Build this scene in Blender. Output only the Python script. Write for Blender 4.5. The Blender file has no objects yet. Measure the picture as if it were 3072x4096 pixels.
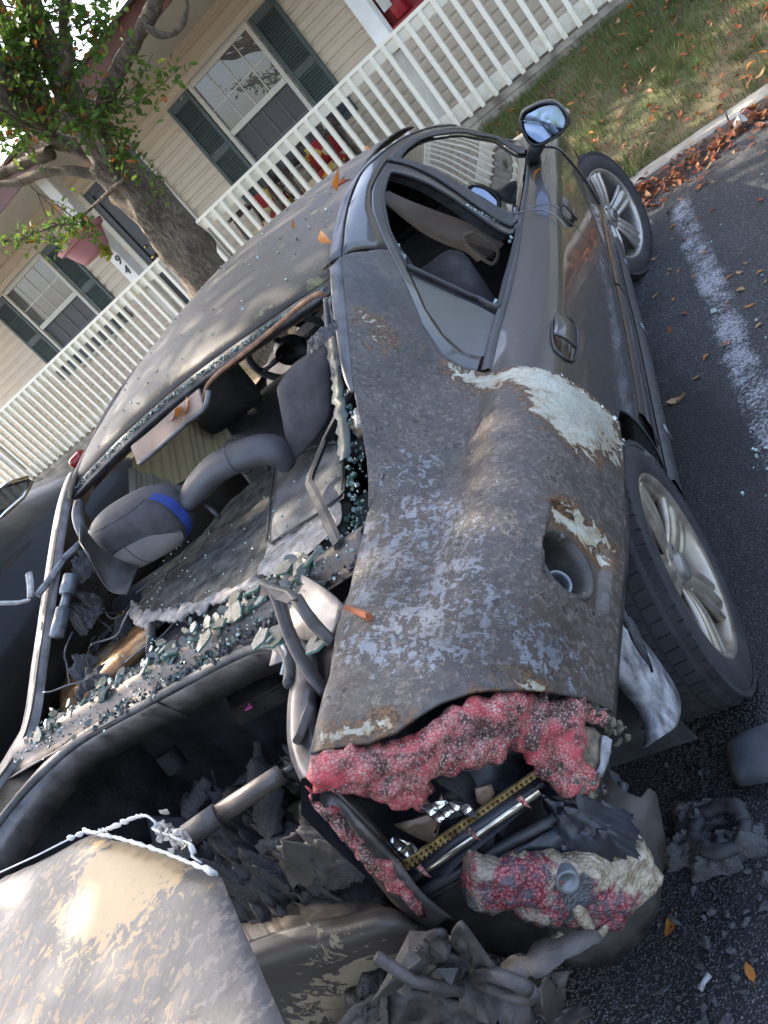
import bpy, bmesh, math, random
import numpy as np
from mathutils import Vector, Matrix, geometry
scene = bpy.context.scene
COL = scene.collection
rnd = random.Random(7)
rad = math.radians

# ---------------------------------------------------------------- camera, world, sun, exposure
def look(yaw, pitch, roll):
    """camera axes from yaw (left +), pitch (down +) and roll, all in degrees"""
    y, p, r = rad(yaw), rad(pitch), rad(roll)
    B = np.array([[1, 0, 0], [0, 0, -1], [0, 1, 0.]])
    Rz = np.array([[math.cos(y), math.sin(y), 0], [-math.sin(y), math.cos(y), 0], [0, 0, 1]])
    Rp = np.array([[1, 0, 0], [0, math.cos(p), -math.sin(p)], [0, math.sin(p), math.cos(p)]])
    Rr = np.array([[math.cos(r), math.sin(r), 0], [-math.sin(r), math.cos(r), 0], [0, 0, 1]])
    M = Rr @ Rp @ B @ Rz
    return Matrix(((M[0][0], -M[1][0], -M[2][0]), (M[0][1], -M[1][1], -M[2][1]), (M[0][2], -M[1][2], -M[2][2])))
cam = bpy.data.cameras.new('camera')
cam.sensor_fit = 'VERTICAL'; cam.sensor_height = 24.0
cam.lens = 24.0 * 3315.7 / 4096.0
cam.clip_start = 0.02; cam.clip_end = 400
cam_ob = bpy.data.objects.new('camera', cam); COL.objects.link(cam_ob)
cam_ob.matrix_world = Matrix.Translation((1.329, -1.555, 1.541)) @ look(31.511, 21.583, 43.356).to_4x4()
cam.dof.use_dof = False
scene.camera = cam_ob

SUN_EL, SUN_AZ = 47.0, -68.0        # azimuth measured from +y towards +x
world = bpy.data.worlds.new('World'); scene.world = world
world.use_nodes = True
wn = world.node_tree; wl = wn.links
bg = wn.nodes['Background']
sky = wn.nodes.new('ShaderNodeTexSky'); sky.sky_type = 'NISHITA'; sky.sun_disc = False
sky.sun_elevation = rad(SUN_EL); sky.sun_rotation = rad(SUN_AZ)
sky.air_density = .8; sky.dust_density = 4.0; sky.ozone_density = .4
# thin broken clouds over the whole sky
tcw = wn.nodes.new('ShaderNodeTexCoord'); cn = wn.nodes.new('ShaderNodeTexNoise')
cn.inputs['Scale'].default_value = 3.2; cn.inputs['Detail'].default_value = 7; cn.inputs['Roughness'].default_value = .6
wl.new(tcw.outputs['Generated'], cn.inputs['Vector'])
crw = wn.nodes.new('ShaderNodeValToRGB'); crw.color_ramp.elements[0].position = .52; crw.color_ramp.elements[1].position = .80
wl.new(cn.outputs['Fac'], crw.inputs['Fac'])
mxw = wn.nodes.new('ShaderNodeMixRGB'); mxw.inputs['Color2'].default_value = (4.2, 4.5, 5.0, 1)
wl.new(crw.outputs['Color'], mxw.inputs['Fac']); wl.new(sky.outputs['Color'], mxw.inputs['Color1'])
wl.new(mxw.outputs['Color'], bg.inputs['Color'])
bg.inputs['Strength'].default_value = 0.15
sl = bpy.data.lights.new('sun', 'SUN'); sl.energy = 2.3; sl.angle = rad(.6); sl.color = (1, .89, .74)
so = bpy.data.objects.new('sun', sl); COL.objects.link(so)
sd = Vector((math.cos(rad(SUN_EL)) * math.sin(rad(SUN_AZ)), math.cos(rad(SUN_EL)) * math.cos(rad(SUN_AZ)), math.sin(rad(SUN_EL))))
so.rotation_euler = sd.to_track_quat('Z', 'Y').to_euler(); so.location = (-6, 4, 9)
vs = scene.view_settings
vs.view_transform = 'Standard'; vs.look = 'None'; vs.gamma = 1; vs.use_curve_mapping = False
vs.exposure = 2.65

# ---------------------------------------------------------------- helpers
def rot_xyz(a): 
    from mathutils import Euler
    return Euler(a).to_matrix()
class MB:
    """collects shapes (in world coordinates) that become ONE mesh object"""
    def __init__(s): s.v = []; s.f = []
    def add(s, v, f):
        o = len(s.v); s.v.extend([tuple(p) for p in v]); s.f.extend([tuple(o + i for i in q) for q in f]); return s
    def box(s, c, d, m=None, bev=0.0):
        """c centre, d full size, m 3x3 axes (columns)"""
        m = m or Matrix.Identity(3); c = Vector(c)
        if bev <= 0:
            P = [c + m @ Vector((x * d[0] / 2, y * d[1] / 2, z * d[2] / 2)) for x in (-1, 1) for y in (-1, 1) for z in (-1, 1)]
            return s.add(P, [(0, 1, 3, 2), (4, 6, 7, 5), (0, 4, 5, 1), (2, 3, 7, 6), (0, 2, 6, 4), (1, 5, 7, 3)])
        bm = bmesh.new(); bmesh.ops.create_cube(bm, size=1)
        for v in bm.verts: v.co = Vector((v.co.x * d[0], v.co.y * d[1], v.co.z * d[2]))
        bmesh.ops.bevel(bm, geom=bm.edges[:], offset=bev, segments=2, affect='EDGES')
        bm.verts.index_update()
        s.add([c + m @ v.co for v in bm.verts], [[v.index for v in f.verts] for f in bm.faces]); bm.free(); return s
    def tube(s, path, r, n=8, cap=True, flat=1.0, up=None):
        path = [Vector(p) for p in path]; k = len(path)
        R = r if isinstance(r, (list, tuple)) else [r] * k
        base = len(s.v); prev = None
        for i, p in enumerate(path):
            d = (path[min(i + 1, k - 1)] - path[max(i - 1, 0)]).normalized()
            if prev is None:
                a = Vector(up) if up else (Vector((0, 0, 1)) if abs(d.z) < .9 else Vector((1, 0, 0)))
            else: a = prev
            u = (a - d * a.dot(d))
            if u.length < 1e-6: u = d.orthogonal()
            u.normalize(); prev = u; w = d.cross(u)
            for j in range(n):
                t = 2 * math.pi * j / n
                s.v.append(tuple(p + u * (math.cos(t) * R[i] * flat) + w * (math.sin(t) * R[i])))
        for i in range(k - 1):
            for j in range(n):
                a = base + i * n + j; b = base + i * n + (j + 1) % n
                s.f.append((a, b, b + n, a + n))
        if cap:
            s.f.append(tuple(base + j for j in range(n))[::-1]); s.f.append(tuple(base + (k - 1) * n + j for j in range(n)))
        return s
    def lathe(s, prof, o, axis, n=40, up=(0, 0, 1), close=False):
        """prof [(radius, along)] about axis through o"""
        ax = Vector(axis).normalized(); u = Vector(up); u = u - ax * u.dot(ax); u = (u if u.length > 1e-4 else Vector((1, 0, 0)) - ax * ax.x).normalized(); w = ax.cross(u); o = Vector(o)
        base = len(s.v); k = len(prof)
        for r, h in prof:
            for j in range(n):
                t = 2 * math.pi * j / n
                s.v.append(tuple(o + ax * h + u * (r * math.cos(t)) + w * (r * math.sin(t))))
        for i in range(k - 1):
            for j in range(n):
                a = base + i * n + j; b = base + i * n + (j + 1) % n
                s.f.append((a, b, b + n, a + n))
        return s
    def rock(s, p, d, r, m=None):
        """irregular low-poly lump of size d"""
        bm = bmesh.new(); bmesh.ops.create_icosphere(bm, subdivisions=1, radius=.5); m = m or rot_xyz([r.uniform(0, 6.3) for _ in range(3)])
        for v in bm.verts: v.co = v.co * r.uniform(.45, 1.25)
        bm.verts.index_update(); s.add([Vector(p) + m @ Vector((v.co.x * d[0], v.co.y * d[1], v.co.z * d[2])) for v in bm.verts], [[v.index for v in f.verts] for f in bm.faces]); bm.free(); return s
    def grid(s, rows, close=False):
        base = len(s.v); m = len(rows[0])
        for r in rows: s.v.extend([tuple(p) for p in r])
        for i in range(len(rows) - 1):
            for j in range(m - 1 + (1 if close else 0)):
                a = base + i * m + j; b = base + i * m + (j + 1) % m
                s.f.append((a, b, b + m, a + m))
        return s
    def prism(s, poly, h, org=(0, 0, 0), ax=(1, 0, 0), ay=(0, 1, 0)):
        """flat polygon in the ax/ay plane at org, thickness h along the normal"""
        ax = Vector(ax).normalized(); ay = Vector(ay); ay = (ay - ax * ay.dot(ax)).normalized(); nz = ax.cross(ay); o = Vector(org)
        P = [o + ax * a + ay * b for a, b in poly]; k = len(P); base = len(s.v)
        s.v.extend([tuple(p + nz * (h / 2)) for p in P]); s.v.extend([tuple(p - nz * (h / 2)) for p in P])
        s.f.append(tuple(range(base, base + k))); s.f.append(tuple(range(base + k, base + 2 * k))[::-1])
        for j in range(k):
            a = base + j; b = base + (j + 1) % k; s.f.append((b, a, a + k, b + k))
        return s
    def build(s, name, mat, parent=None, smooth=False, solid=0.0, attrs=None, kind=None, auto=None, bevel=0):
        off = parent_loc(parent)
        me = bpy.data.meshes.new(name)
        V = np.array(s.v, dtype=float) - np.array(off)
        me.from_pydata(V.tolist(), [], s.f); me.update()
        if smooth: me.polygons.foreach_set('use_smooth', [True] * len(me.polygons))
        for an, val in (attrs or {}).items():
            at_ = me.attributes.new(an, 'FLOAT', 'POINT'); at_.data.foreach_set('value', np.asarray(val, dtype=np.float32))
        if mat: me.materials.append(mat)
        ob = bpy.data.objects.new(name, me); COL.objects.link(ob)
        if parent: ob.parent = parent
        if solid:
            md = ob.modifiers.new('solid', 'SOLIDIFY'); md.thickness = solid; md.offset = -1
        if bevel:
            md = ob.modifiers.new('bev', 'BEVEL'); md.width = bevel; md.segments = 2; md.limit_method = 'ANGLE'
        if auto:
            md = ob.modifiers.new('es', 'EDGE_SPLIT'); md.split_angle = rad(auto)
        if kind: ob['kind'] = kind
        return ob
_loc = {}
def parent_loc(p):
    q = Vector((0, 0, 0))
    while p is not None:
        q = q + Vector(p.location); p = p.parent
    return q
def thing(name, label, cat, loc=(0, 0, 0), group=None):
    o = bpy.data.objects.new(name, None); COL.objects.link(o); o.location = loc; o.empty_display_size = .1
    o['label'] = label; o['category'] = cat
    if group: o['group'] = group
    return o
def tag(o, label, cat, group=None):
    o['label'] = label; o['category'] = cat
    if group: o['group'] = group
    return o
def own(o, loc):
    """move a mesh object's origin to loc without moving its mesh"""
    o.data.transform(Matrix.Translation(-Vector(loc))); o.location = loc; return o
def resample(P, n):
    P = np.array(P, float); d = np.r_[0, np.cumsum(np.linalg.norm(np.diff(P, axis=0), axis=1))]
    t = np.linspace(0, d[-1], n)
    return np.stack([np.interp(t, d, P[:, i]) for i in range(P.shape[1])], 1)
def spline(P, n):
    """smooth curve through P, n points, even spacing"""
    P = np.array(P, float)
    if len(P) < 3: return resample(P, n)
    Q = np.vstack([2 * P[0] - P[1], P, 2 * P[-1] - P[-2]]); out = []
    for i in range(1, len(Q) - 2):
        for t in np.linspace(0, 1, 12, endpoint=(i == len(Q) - 3)):
            a, b, c, d = Q[i - 1], Q[i], Q[i + 1], Q[i + 2]
            out.append(.5 * ((2 * b) + (-a + c) * t + (2 * a - 5 * b + 4 * c - d) * t * t + (-a + 3 * b - 3 * c + d) * t ** 3))
    return resample(out, n)
def coons(L, Rr, T, B, nu, nv, smooth=True):
    """L,R run top->bottom, T,B run left->right; returns nv x nu x dim"""
    f = spline if smooth else resample
    L, Rr, T, B = f(L, nv), f(Rr, nv), f(T, nu), f(B, nu)
    u = np.linspace(0, 1, nu)[None, :, None]; v = np.linspace(0, 1, nv)[:, None, None]
    G = (1 - u) * L[:, None] + u * Rr[:, None] + (1 - v) * T[None] + v * B[None]
    G -= (1 - u) * (1 - v) * T[0] + u * (1 - v) * T[-1] + (1 - u) * v * B[0] + u * v * B[-1]
    return G
def inpoly(p, poly):
    x, y = p; c = False; j = len(poly) - 1
    for i in range(len(poly)):
        xi, yi = poly[i]; xj, yj = poly[j]
        if (yi > y) != (yj > y) and x < (xj - xi) * (y - yi) / (yj - yi) + xi: c = not c
        j = i
    return c
def edist(p, poly):
    P = np.array(poly); Q = np.roll(P, -1, 0); d = Q - P; w = np.array(p) - P
    t = np.clip((w * d).sum(1) / np.maximum((d * d).sum(1), 1e-12), 0, 1)
    return float(np.sqrt(((w - t[:, None] * d) ** 2).sum(1)).min())
def ragged(poly, step, amp, seed=0, close=True):
    r = random.Random(seed); out = []; n = len(poly)
    for i in range(n if close else n - 1):
        a = Vector(poly[i]); b = Vector(poly[(i + 1) % n]); L = (b - a).length; k = max(1, int(L / step))
        nn = Vector((-(b - a).y, (b - a).x)).normalized() if L > 0 else Vector((0, 0))
        for j in range(k):
            p = a.lerp(b, j / k) + nn * r.uniform(-amp, amp); out.append((p.x, p.y))
    return out
def fill(poly, step, fn, seed=1):
    """triangulated sheet inside a 2-D polygon; fn(u, v, distance to edge) -> point"""
    r = random.Random(seed); P = np.array(poly)
    pts = [Vector(p) for p in poly]; n = len(pts)
    x0, y0 = P.min(0); x1, y1 = P.max(0); y = y0; row = 0
    while y < y1:
        x = x0 + (step / 2 if row % 2 else 0)
        while x < x1:
            q = (x + r.uniform(-.2, .2) * step, y + r.uniform(-.2, .2) * step)
            if inpoly(q, poly) and edist(q, poly) > step * .4: pts.append(Vector(q))
            x += step
        y += step * .87; row += 1
    res = geometry.delaunay_2d_cdt(pts, [], [list(range(n))], 1, 1e-6)
    V = [fn(p.x, p.y, edist((p.x, p.y), poly)) for p in res[0]]
    return V, [tuple(f) for f in res[2]]
def nz(x, y=0.0, z=0.0, o=3):
    from mathutils import noise
    return noise.fractal((x, y, z), 1.0, 2.0, o)

# house frame: t along the front wall (right +), n away from the car park, z up
HY = rad(5.15)
HT_, HN_ = Vector((math.cos(HY), -math.sin(HY), 0)), Vector((math.sin(HY), math.cos(HY), 0))
HM = Matrix(((HT_.x, HN_.x, 0), (HT_.y, HN_.y, 0), (0, 0, 1)))
def hp(t, n, z): return HT_ * t + HN_ * n + Vector((0, 0, z))
def hbox(mb, t0, t1, n0, n1, z0, z1, bev=0):
    return mb.box(hp((t0 + t1) / 2, (n0 + n1) / 2, (z0 + z1) / 2), (abs(t1 - t0), abs(n1 - n0), abs(z1 - z0)), HM, bev)

# ---------------------------------------------------------------- materials
class N:
    """small node-building helper"""
    def __init__(s, name):
        s.m = bpy.data.materials.new(name); s.m.use_nodes = True; s.t = s.m.node_tree
        s.b = s.t.nodes['Principled BSDF']; s.geo = None
    def new(s, typ, **kw):
        n = s.t.nodes.new(typ)
        for k, v in kw.items(): setattr(n, k, v)
        return n
    def put(s, sock, v):
        if hasattr(v, 'is_linked') or v.__class__.__name__.startswith('NodeSocket'): s.t.links.new(v, sock)
        else: sock.default_value = v
    def pos(s, scale=(1, 1, 1), obj=False):
        if obj: src = s.new('ShaderNodeTexCoord').outputs['Object']
        else: src = s.new('ShaderNodeNewGeometry').outputs['Position']
        if scale == (1, 1, 1): return src
        mp = s.new('ShaderNodeMapping'); mp.inputs['Scale'].default_value = scale; s.t.links.new(src, mp.inputs['Vector']); return mp.outputs['Vector']
    def noise(s, scale, detail=5, rough=.55, vec=None, dist=0.0, col=False):
        n = s.new('ShaderNodeTexNoise'); n.inputs['Scale'].default_value = scale; n.inputs['Detail'].default_value = detail
        n.inputs['Roughness'].default_value = rough; n.inputs['Distortion'].default_value = dist
        s.t.links.new(vec or s.pos(), n.inputs['Vector']); return n.outputs['Color' if col else 'Fac']
    def voro(s, scale, feature='F1', vec=None, out='Distance', rnd=1.0):
        n = s.new('ShaderNodeTexVoronoi', feature=feature); n.inputs['Scale'].default_value = scale; n.inputs['Randomness'].default_value = rnd
        s.t.links.new(vec or s.pos(), n.inputs['Vector']); return n.outputs[out]
    def ramp(s, f, *stops, const=False):
        n = s.new('ShaderNodeValToRGB'); e = n.color_ramp.elements
        if const: n.color_ramp.interpolation = 'CONSTANT'
        while len(e) < len(stops): e.new(.5)
        for el, (p, c) in zip(e, stops):
            el.position = p; el.color = (c, c, c, 1) if isinstance(c, (int, float)) else (*c, 1)
        s.t.links.new(f, n.inputs['Fac']); return n.outputs['Color']
    def step(s, f, a, b): return s.ramp(f, (a, 0.), (b, 1.))
    def mix(s, f, a, b, mode='MIX'):
        n = s.new('ShaderNodeMixRGB', blend_type=mode)
        for k, v in (('Fac', f), ('Color1', a), ('Color2', b)):
            if isinstance(v, tuple): n.inputs[k].default_value = (*v, 1)
            elif isinstance(v, (int, float)): n.inputs[k].default_value = v if k == 'Fac' else (v, v, v, 1)
            else: s.t.links.new(v, n.inputs[k])
        return n.outputs['Color']
    def math(s, op, a, b=0.0, c=None):
        n = s.new('ShaderNodeMath', operation=op)
        s.put(n.inputs[0], a); s.put(n.inputs[1], b)
        if c is not None: s.put(n.inputs[2], c)
        return n.outputs[0]
    def attr(s, name):
        n = s.new('ShaderNodeAttribute', attribute_name=name); return n.outputs['Fac']
    def bump(s, h, strength=.3, dist=.01, prev=None):
        n = s.new('ShaderNodeBump'); n.inputs['Strength'].default_value = strength; n.inputs['Distance'].default_value = dist
        s.t.links.new(h, n.inputs['Height'])
        if prev is not None: s.t.links.new(prev, n.inputs['Normal'])
        return n.outputs['Normal']
    def done(s, color=None, rough=None, metal=None, normal=None, spec=None, **kw):
        for k, v in (('Base Color', color), ('Roughness', rough), ('Metallic', metal), ('Normal', normal), ('Specular IOR Level', spec)):
            if v is None: continue
            if isinstance(v, tuple): s.b.inputs[k].default_value = (*v, 1)
            elif isinstance(v, (int, float)): s.b.inputs[k].default_value = v
            else: s.t.links.new(v, s.b.inputs[k])
        for k, v in kw.items():
            v2 = (*v, 1) if isinstance(v, tuple) and len(v) == 3 else v
            if hasattr(v2, 'links') or v2.__class__.__name__.startswith('NodeSocket'): s.t.links.new(v2, s.b.inputs[k.replace('_', ' ')])
            else: s.b.inputs[k.replace('_', ' ')].default_value = v2
        return s.m
def plain(name, col, rough=.6, metal=0.0, var=.25, scale=14, bump=.15, bscale=90, bdist=.003, spec=.5, col2=None, **kw):
    """surface with mottled colour, uneven gloss and fine relief"""
    k = N(name); f = k.noise(scale, 6)
    c2 = col2 or tuple(max(0, c * (1 - var * 1.6)) for c in col); c1 = tuple(min(1, c * (1 + var)) for c in col)
    color = k.mix(k.step(f, .32, .68), c2, c1)
    f2 = k.noise(bscale, 4, .6)
    r = k.math('MULTIPLY_ADD', f, .3, rough - .15)
    return k.done(color, r, metal, k.bump(f2, bump, bdist), spec, **kw)

MAT = {}
MAT['white_paint'] = plain('white_paint', (.74, .72, .66), .45, var=.08, scale=5, bump=.1, bscale=60)
def weathered_white():
    k = N('weathered_rail_paint'); z = k.pos()
    sep = k.new('ShaderNodeSeparateXYZ'); k.t.links.new(z, sep.inputs[0])
    dirt = k.noise(9, 7, .65); low = k.math('MULTIPLY_ADD', sep.outputs['Z'], -2.6, 2.55)     # more grime near the deck edge
    low = k.math('MINIMUM', k.math('MAXIMUM', low, 0.), 1.)
    f = k.math('MULTIPLY', k.step(dirt, .38, .62), low)
    c = k.mix(f, (.80, .75, .62), (.42, .33, .19))
    spots = k.step(k.noise(45, 3), .66, .72)
    c = k.mix(k.math('MULTIPLY', spots, low), c, (.12, .085, .05))
    return k.done(c, .5, 0, k.bump(k.noise(50, 3), .12, .003))
MAT['rail'] = weathered_white()
MAT['siding'] = plain('vinyl_siding', (.66, .55, .41), .5, var=.05, scale=2.5, bump=.12, bscale=120, bdist=.001)
MAT['shutter'] = plain('shutter_green', (.075, .100, .092), .5, var=.12, scale=6, bump=.1)
MAT['trim_tan'] = plain('window_trim', (.66, .62, .53), .45, var=.06, scale=5, bump=.05)
MAT['door_dark'] = plain('door_paint', (.035, .04, .046), .35, var=.15, scale=4, bump=.08)
MAT['fascia'] = plain('fascia_brown', (.14, .052, .04), .5, var=.2, scale=6, bump=.2)
MAT['soffit'] = plain('soffit_paint', (.62, .60, .55), .6, var=.05)
MAT['shingle'] = plain('shingles', (.075, .06, .055), .9, var=.3, scale=20, bump=.4)
MAT['concrete'] = plain('concrete', (.33, .29, .23), .85, var=.25, scale=7, bump=.5, bscale=60, bdist=.006, col2=(.13, .105, .075))
MAT['kerb'] = plain('kerb_concrete', (.27, .255, .22), .85, var=.2, scale=9, bump=.5, bscale=80, bdist=.004, col2=(.16, .15, .125))
def glass_mat(name, tint=(.03, .035, .035), rough=.02, coat=0, lines=False):
    k = N(name); c = tint
    if lines:     # drawn blind behind the pane: fine horizontal slats
        w = k.new('ShaderNodeTexWave', wave_type='BANDS', bands_direction='Z'); w.inputs['Scale'].default_value = 14
        w.inputs['Distortion'].default_value = 0
        k.t.links.new(k.pos(), w.inputs['Vector'])
        c = k.mix(w.outputs['Fac'], (.07, .065, .06), (.17, .16, .15))
    return k.done(c, rough, 0, k.bump(k.noise(2.2, 2), .04, .02), .9, Coat_Weight=coat, Coat_Roughness=.02)
MAT['pane'] = glass_mat('window_glass', lines=True)
MAT['screen'] = plain('insect_screen', (.085, .08, .08), .55, var=.1, scale=300, bump=.1, bscale=600)
def bark():
    k = N('bark'); p = k.pos((1, 1, .35))
    p = k.pos((1, 1, .28)); r1 = k.noise(20, 9, .68, p, 1.6); v = k.noise(38, 7, .7, p, 2.0)
    cr = k.step(v, .36, .50)
    c = k.mix(k.step(r1, .35, .65), (.070, .050, .034), (.215, .165, .115))
    c = k.mix(k.math('SUBTRACT', 1., cr), c, (.05, .038, .028), 'MIX')
    lich = k.step(k.noise(5, 6, .7), .62, .70); c = k.mix(k.math('MULTIPLY', lich, .6), c, (.16, .21, .10))
    h = k.math('ADD', k.math('MULTIPLY', cr, .9), r1)
    return k.done(c, .9, 0, k.bump(h, .7, .02))
MAT['bark'] = bark()
def leafmat(name, cols, trans=.35):
    k = N(name); oi = k.new('ShaderNodeNewGeometry'); r = oi.outputs['Random Per Island']
    n = len(cols); st = [(i / n, c) for i, c in enumerate(cols)]
    c = k.ramp(r, *st, const=True)
    c = k.mix(.35, c, k.mix(k.noise(60, 3), (.02, .015, .01), c), 'MIX')
    m = k.done(c, .55, 0, None, .35)
    tr = k.new('ShaderNodeBsdfTranslucent'); k.t.links.new(c, tr.inputs['Color'])
    mx = k.new('ShaderNodeMixShader'); mx.inputs[0].default_value = trans
    out = k.t.nodes['Material Output']
    k.t.links.new(k.b.outputs[0], mx.inputs[1]); k.t.links.new(tr.outputs[0], mx.inputs[2]); k.t.links.new(mx.outputs[0], out.inputs['Surface'])
    return m
MAT['leaf'] = leafmat('green_leaf', [(.09, .17, .03), (.11, .20, .035), (.07, .14, .025), (.14, .22, .035), (.08, .16, .03), (.10, .18, .025), (.10, .19, .03), (.08, .15, .03), (.13, .21, .035), (.07, .14, .025), (.16, .23, .035), (.10, .17, .03), (.38, .13, .03), (.09, .17, .03), (.12, .2, .03)], .5)
MAT['fall_orange'] = leafmat('orange_leaf', [(.46, .13, .025), (.50, .19, .035), (.38, .10, .02)], .2)
MAT['fall_red'] = leafmat('red_brown_leaf', [(.24, .055, .02), (.30, .075, .025), (.18, .06, .03)], .2)
MAT['fall_tan'] = leafmat('tan_leaf', [(.48, .27, .09), (.40, .25, .12), (.52, .33, .10)], .2)
MAT['litter'] = leafmat('leaf_litter', [(.26, .065, .022), (.34, .09, .025), (.20, .06, .025), (.42, .15, .04), (.15, .06, .035), (.29, .10, .05), (.40, .22, .10)], .15)
MAT['grass'] = leafmat('grass_blades', [(.10, .165, .03), (.135, .19, .04), (.08, .15, .025), (.20, .18, .075), (.10, .15, .035), (.27, .22, .11), (.095, .15, .03)], .3)
def soil():
    k = N('lawn_soil'); f = k.noise(5, 8, .65)
    c = k.mix(k.step(f, .35, .65), (.075, .052, .032), (.10, .115, .04))
    c = k.mix(k.step(k.noise(1.6, 4), .45, .62), c, (.17, .13, .075))
    return k.done(c, .95, 0, k.bump(k.noise(55, 6), .6, .02))
MAT['soil'] = soil()
def asphalt():
    k = N('asphalt'); v = k.voro(165, 'F1'); vc = k.voro(165, 'F1', out='Color')
    sp = k.new('ShaderNodeSeparateColor'); k.t.links.new(vc, sp.inputs[0])
    stone = k.ramp(sp.outputs[0], (0., .035), (.5, .075), (.85, .14), (1., .26))
    c = k.mix(k.step(v, .30, .52), stone, (.014, .0145, .016))
    big = k.noise(1.3, 6, .6); c = k.mix(k.step(big, .38, .66), c, (.03, .031, .034), 'MIX') if False else k.mix(k.math('MULTIPLY', k.step(big, .40, .62), .55), c, k.mix(1., c, (1.75, 1.75, 1.8), 'MULTIPLY'))
    sep = k.new('ShaderNodeSeparateXYZ'); k.t.links.new(k.pos(), sep.inputs[0])
    # sooty, wetted ground round the burnt rear, fading with distance
    d = k.new('ShaderNodeVectorMath', operation='DISTANCE'); k.t.links.new(k.pos((1, .42, 1)), d.inputs[0]); d.inputs[1].default_value = (.50, .20, 0)
    wet = k.ramp(k.math('MULTIPLY_ADD', k.math('SUBTRACT', k.noise(3.2, 6, .65), .5), .55, d.outputs['Value']), (.50, 1.), (.66, 0.))
    c = k.mix(k.math('MULTIPLY', wet, .80), c, k.mix(1., c, (.22, .23, .27), 'MULTIPLY'))
    run = k.step(k.noise(2.6, 5, .6, k.pos((1.6, .55, 1))), .52, .60)     # damp streaks
    c = k.mix(k.math('MULTIPLY', run, .30), c, (.016, .017, .019))
    r = k.math('MULTIPLY_ADD', run, -.25, k.math('MULTIPLY_ADD', sp.outputs[0], .25, .62))
    h = k.math('MULTIPLY_ADD', k.step(v, .1, .55), -1., k.noise(14, 4))
    return k.done(c, r, 0, k.bump(h, .9, .006), .5)
MAT['asphalt'] = asphalt()
def worn_line():
    k = N('worn_white_paint'); at_ = k.attr('edge')
    f = k.math('ADD', k.math('MULTIPLY', k.math('SUBTRACT', k.noise(85, 5, .7), .5), 2.4), k.math('MULTIPLY', k.math('SUBTRACT', k.noise(6, 6, .65), .5), 1.8))
    f = k.math('ADD', f, k.math('MULTIPLY', at_, .55))
    a = k.math('MULTIPLY', k.step(f, .30, .80), .52)
    c = k.mix(k.noise(160, 3), (.34, .36, .40), (.70, .70, .72))
    m = k.done(c, .75, 0, k.bump(k.noise(150, 3), .6, .004)); k.t.links.new(a, k.b.inputs['Alpha']); return m
MAT['line'] = worn_line()

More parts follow.
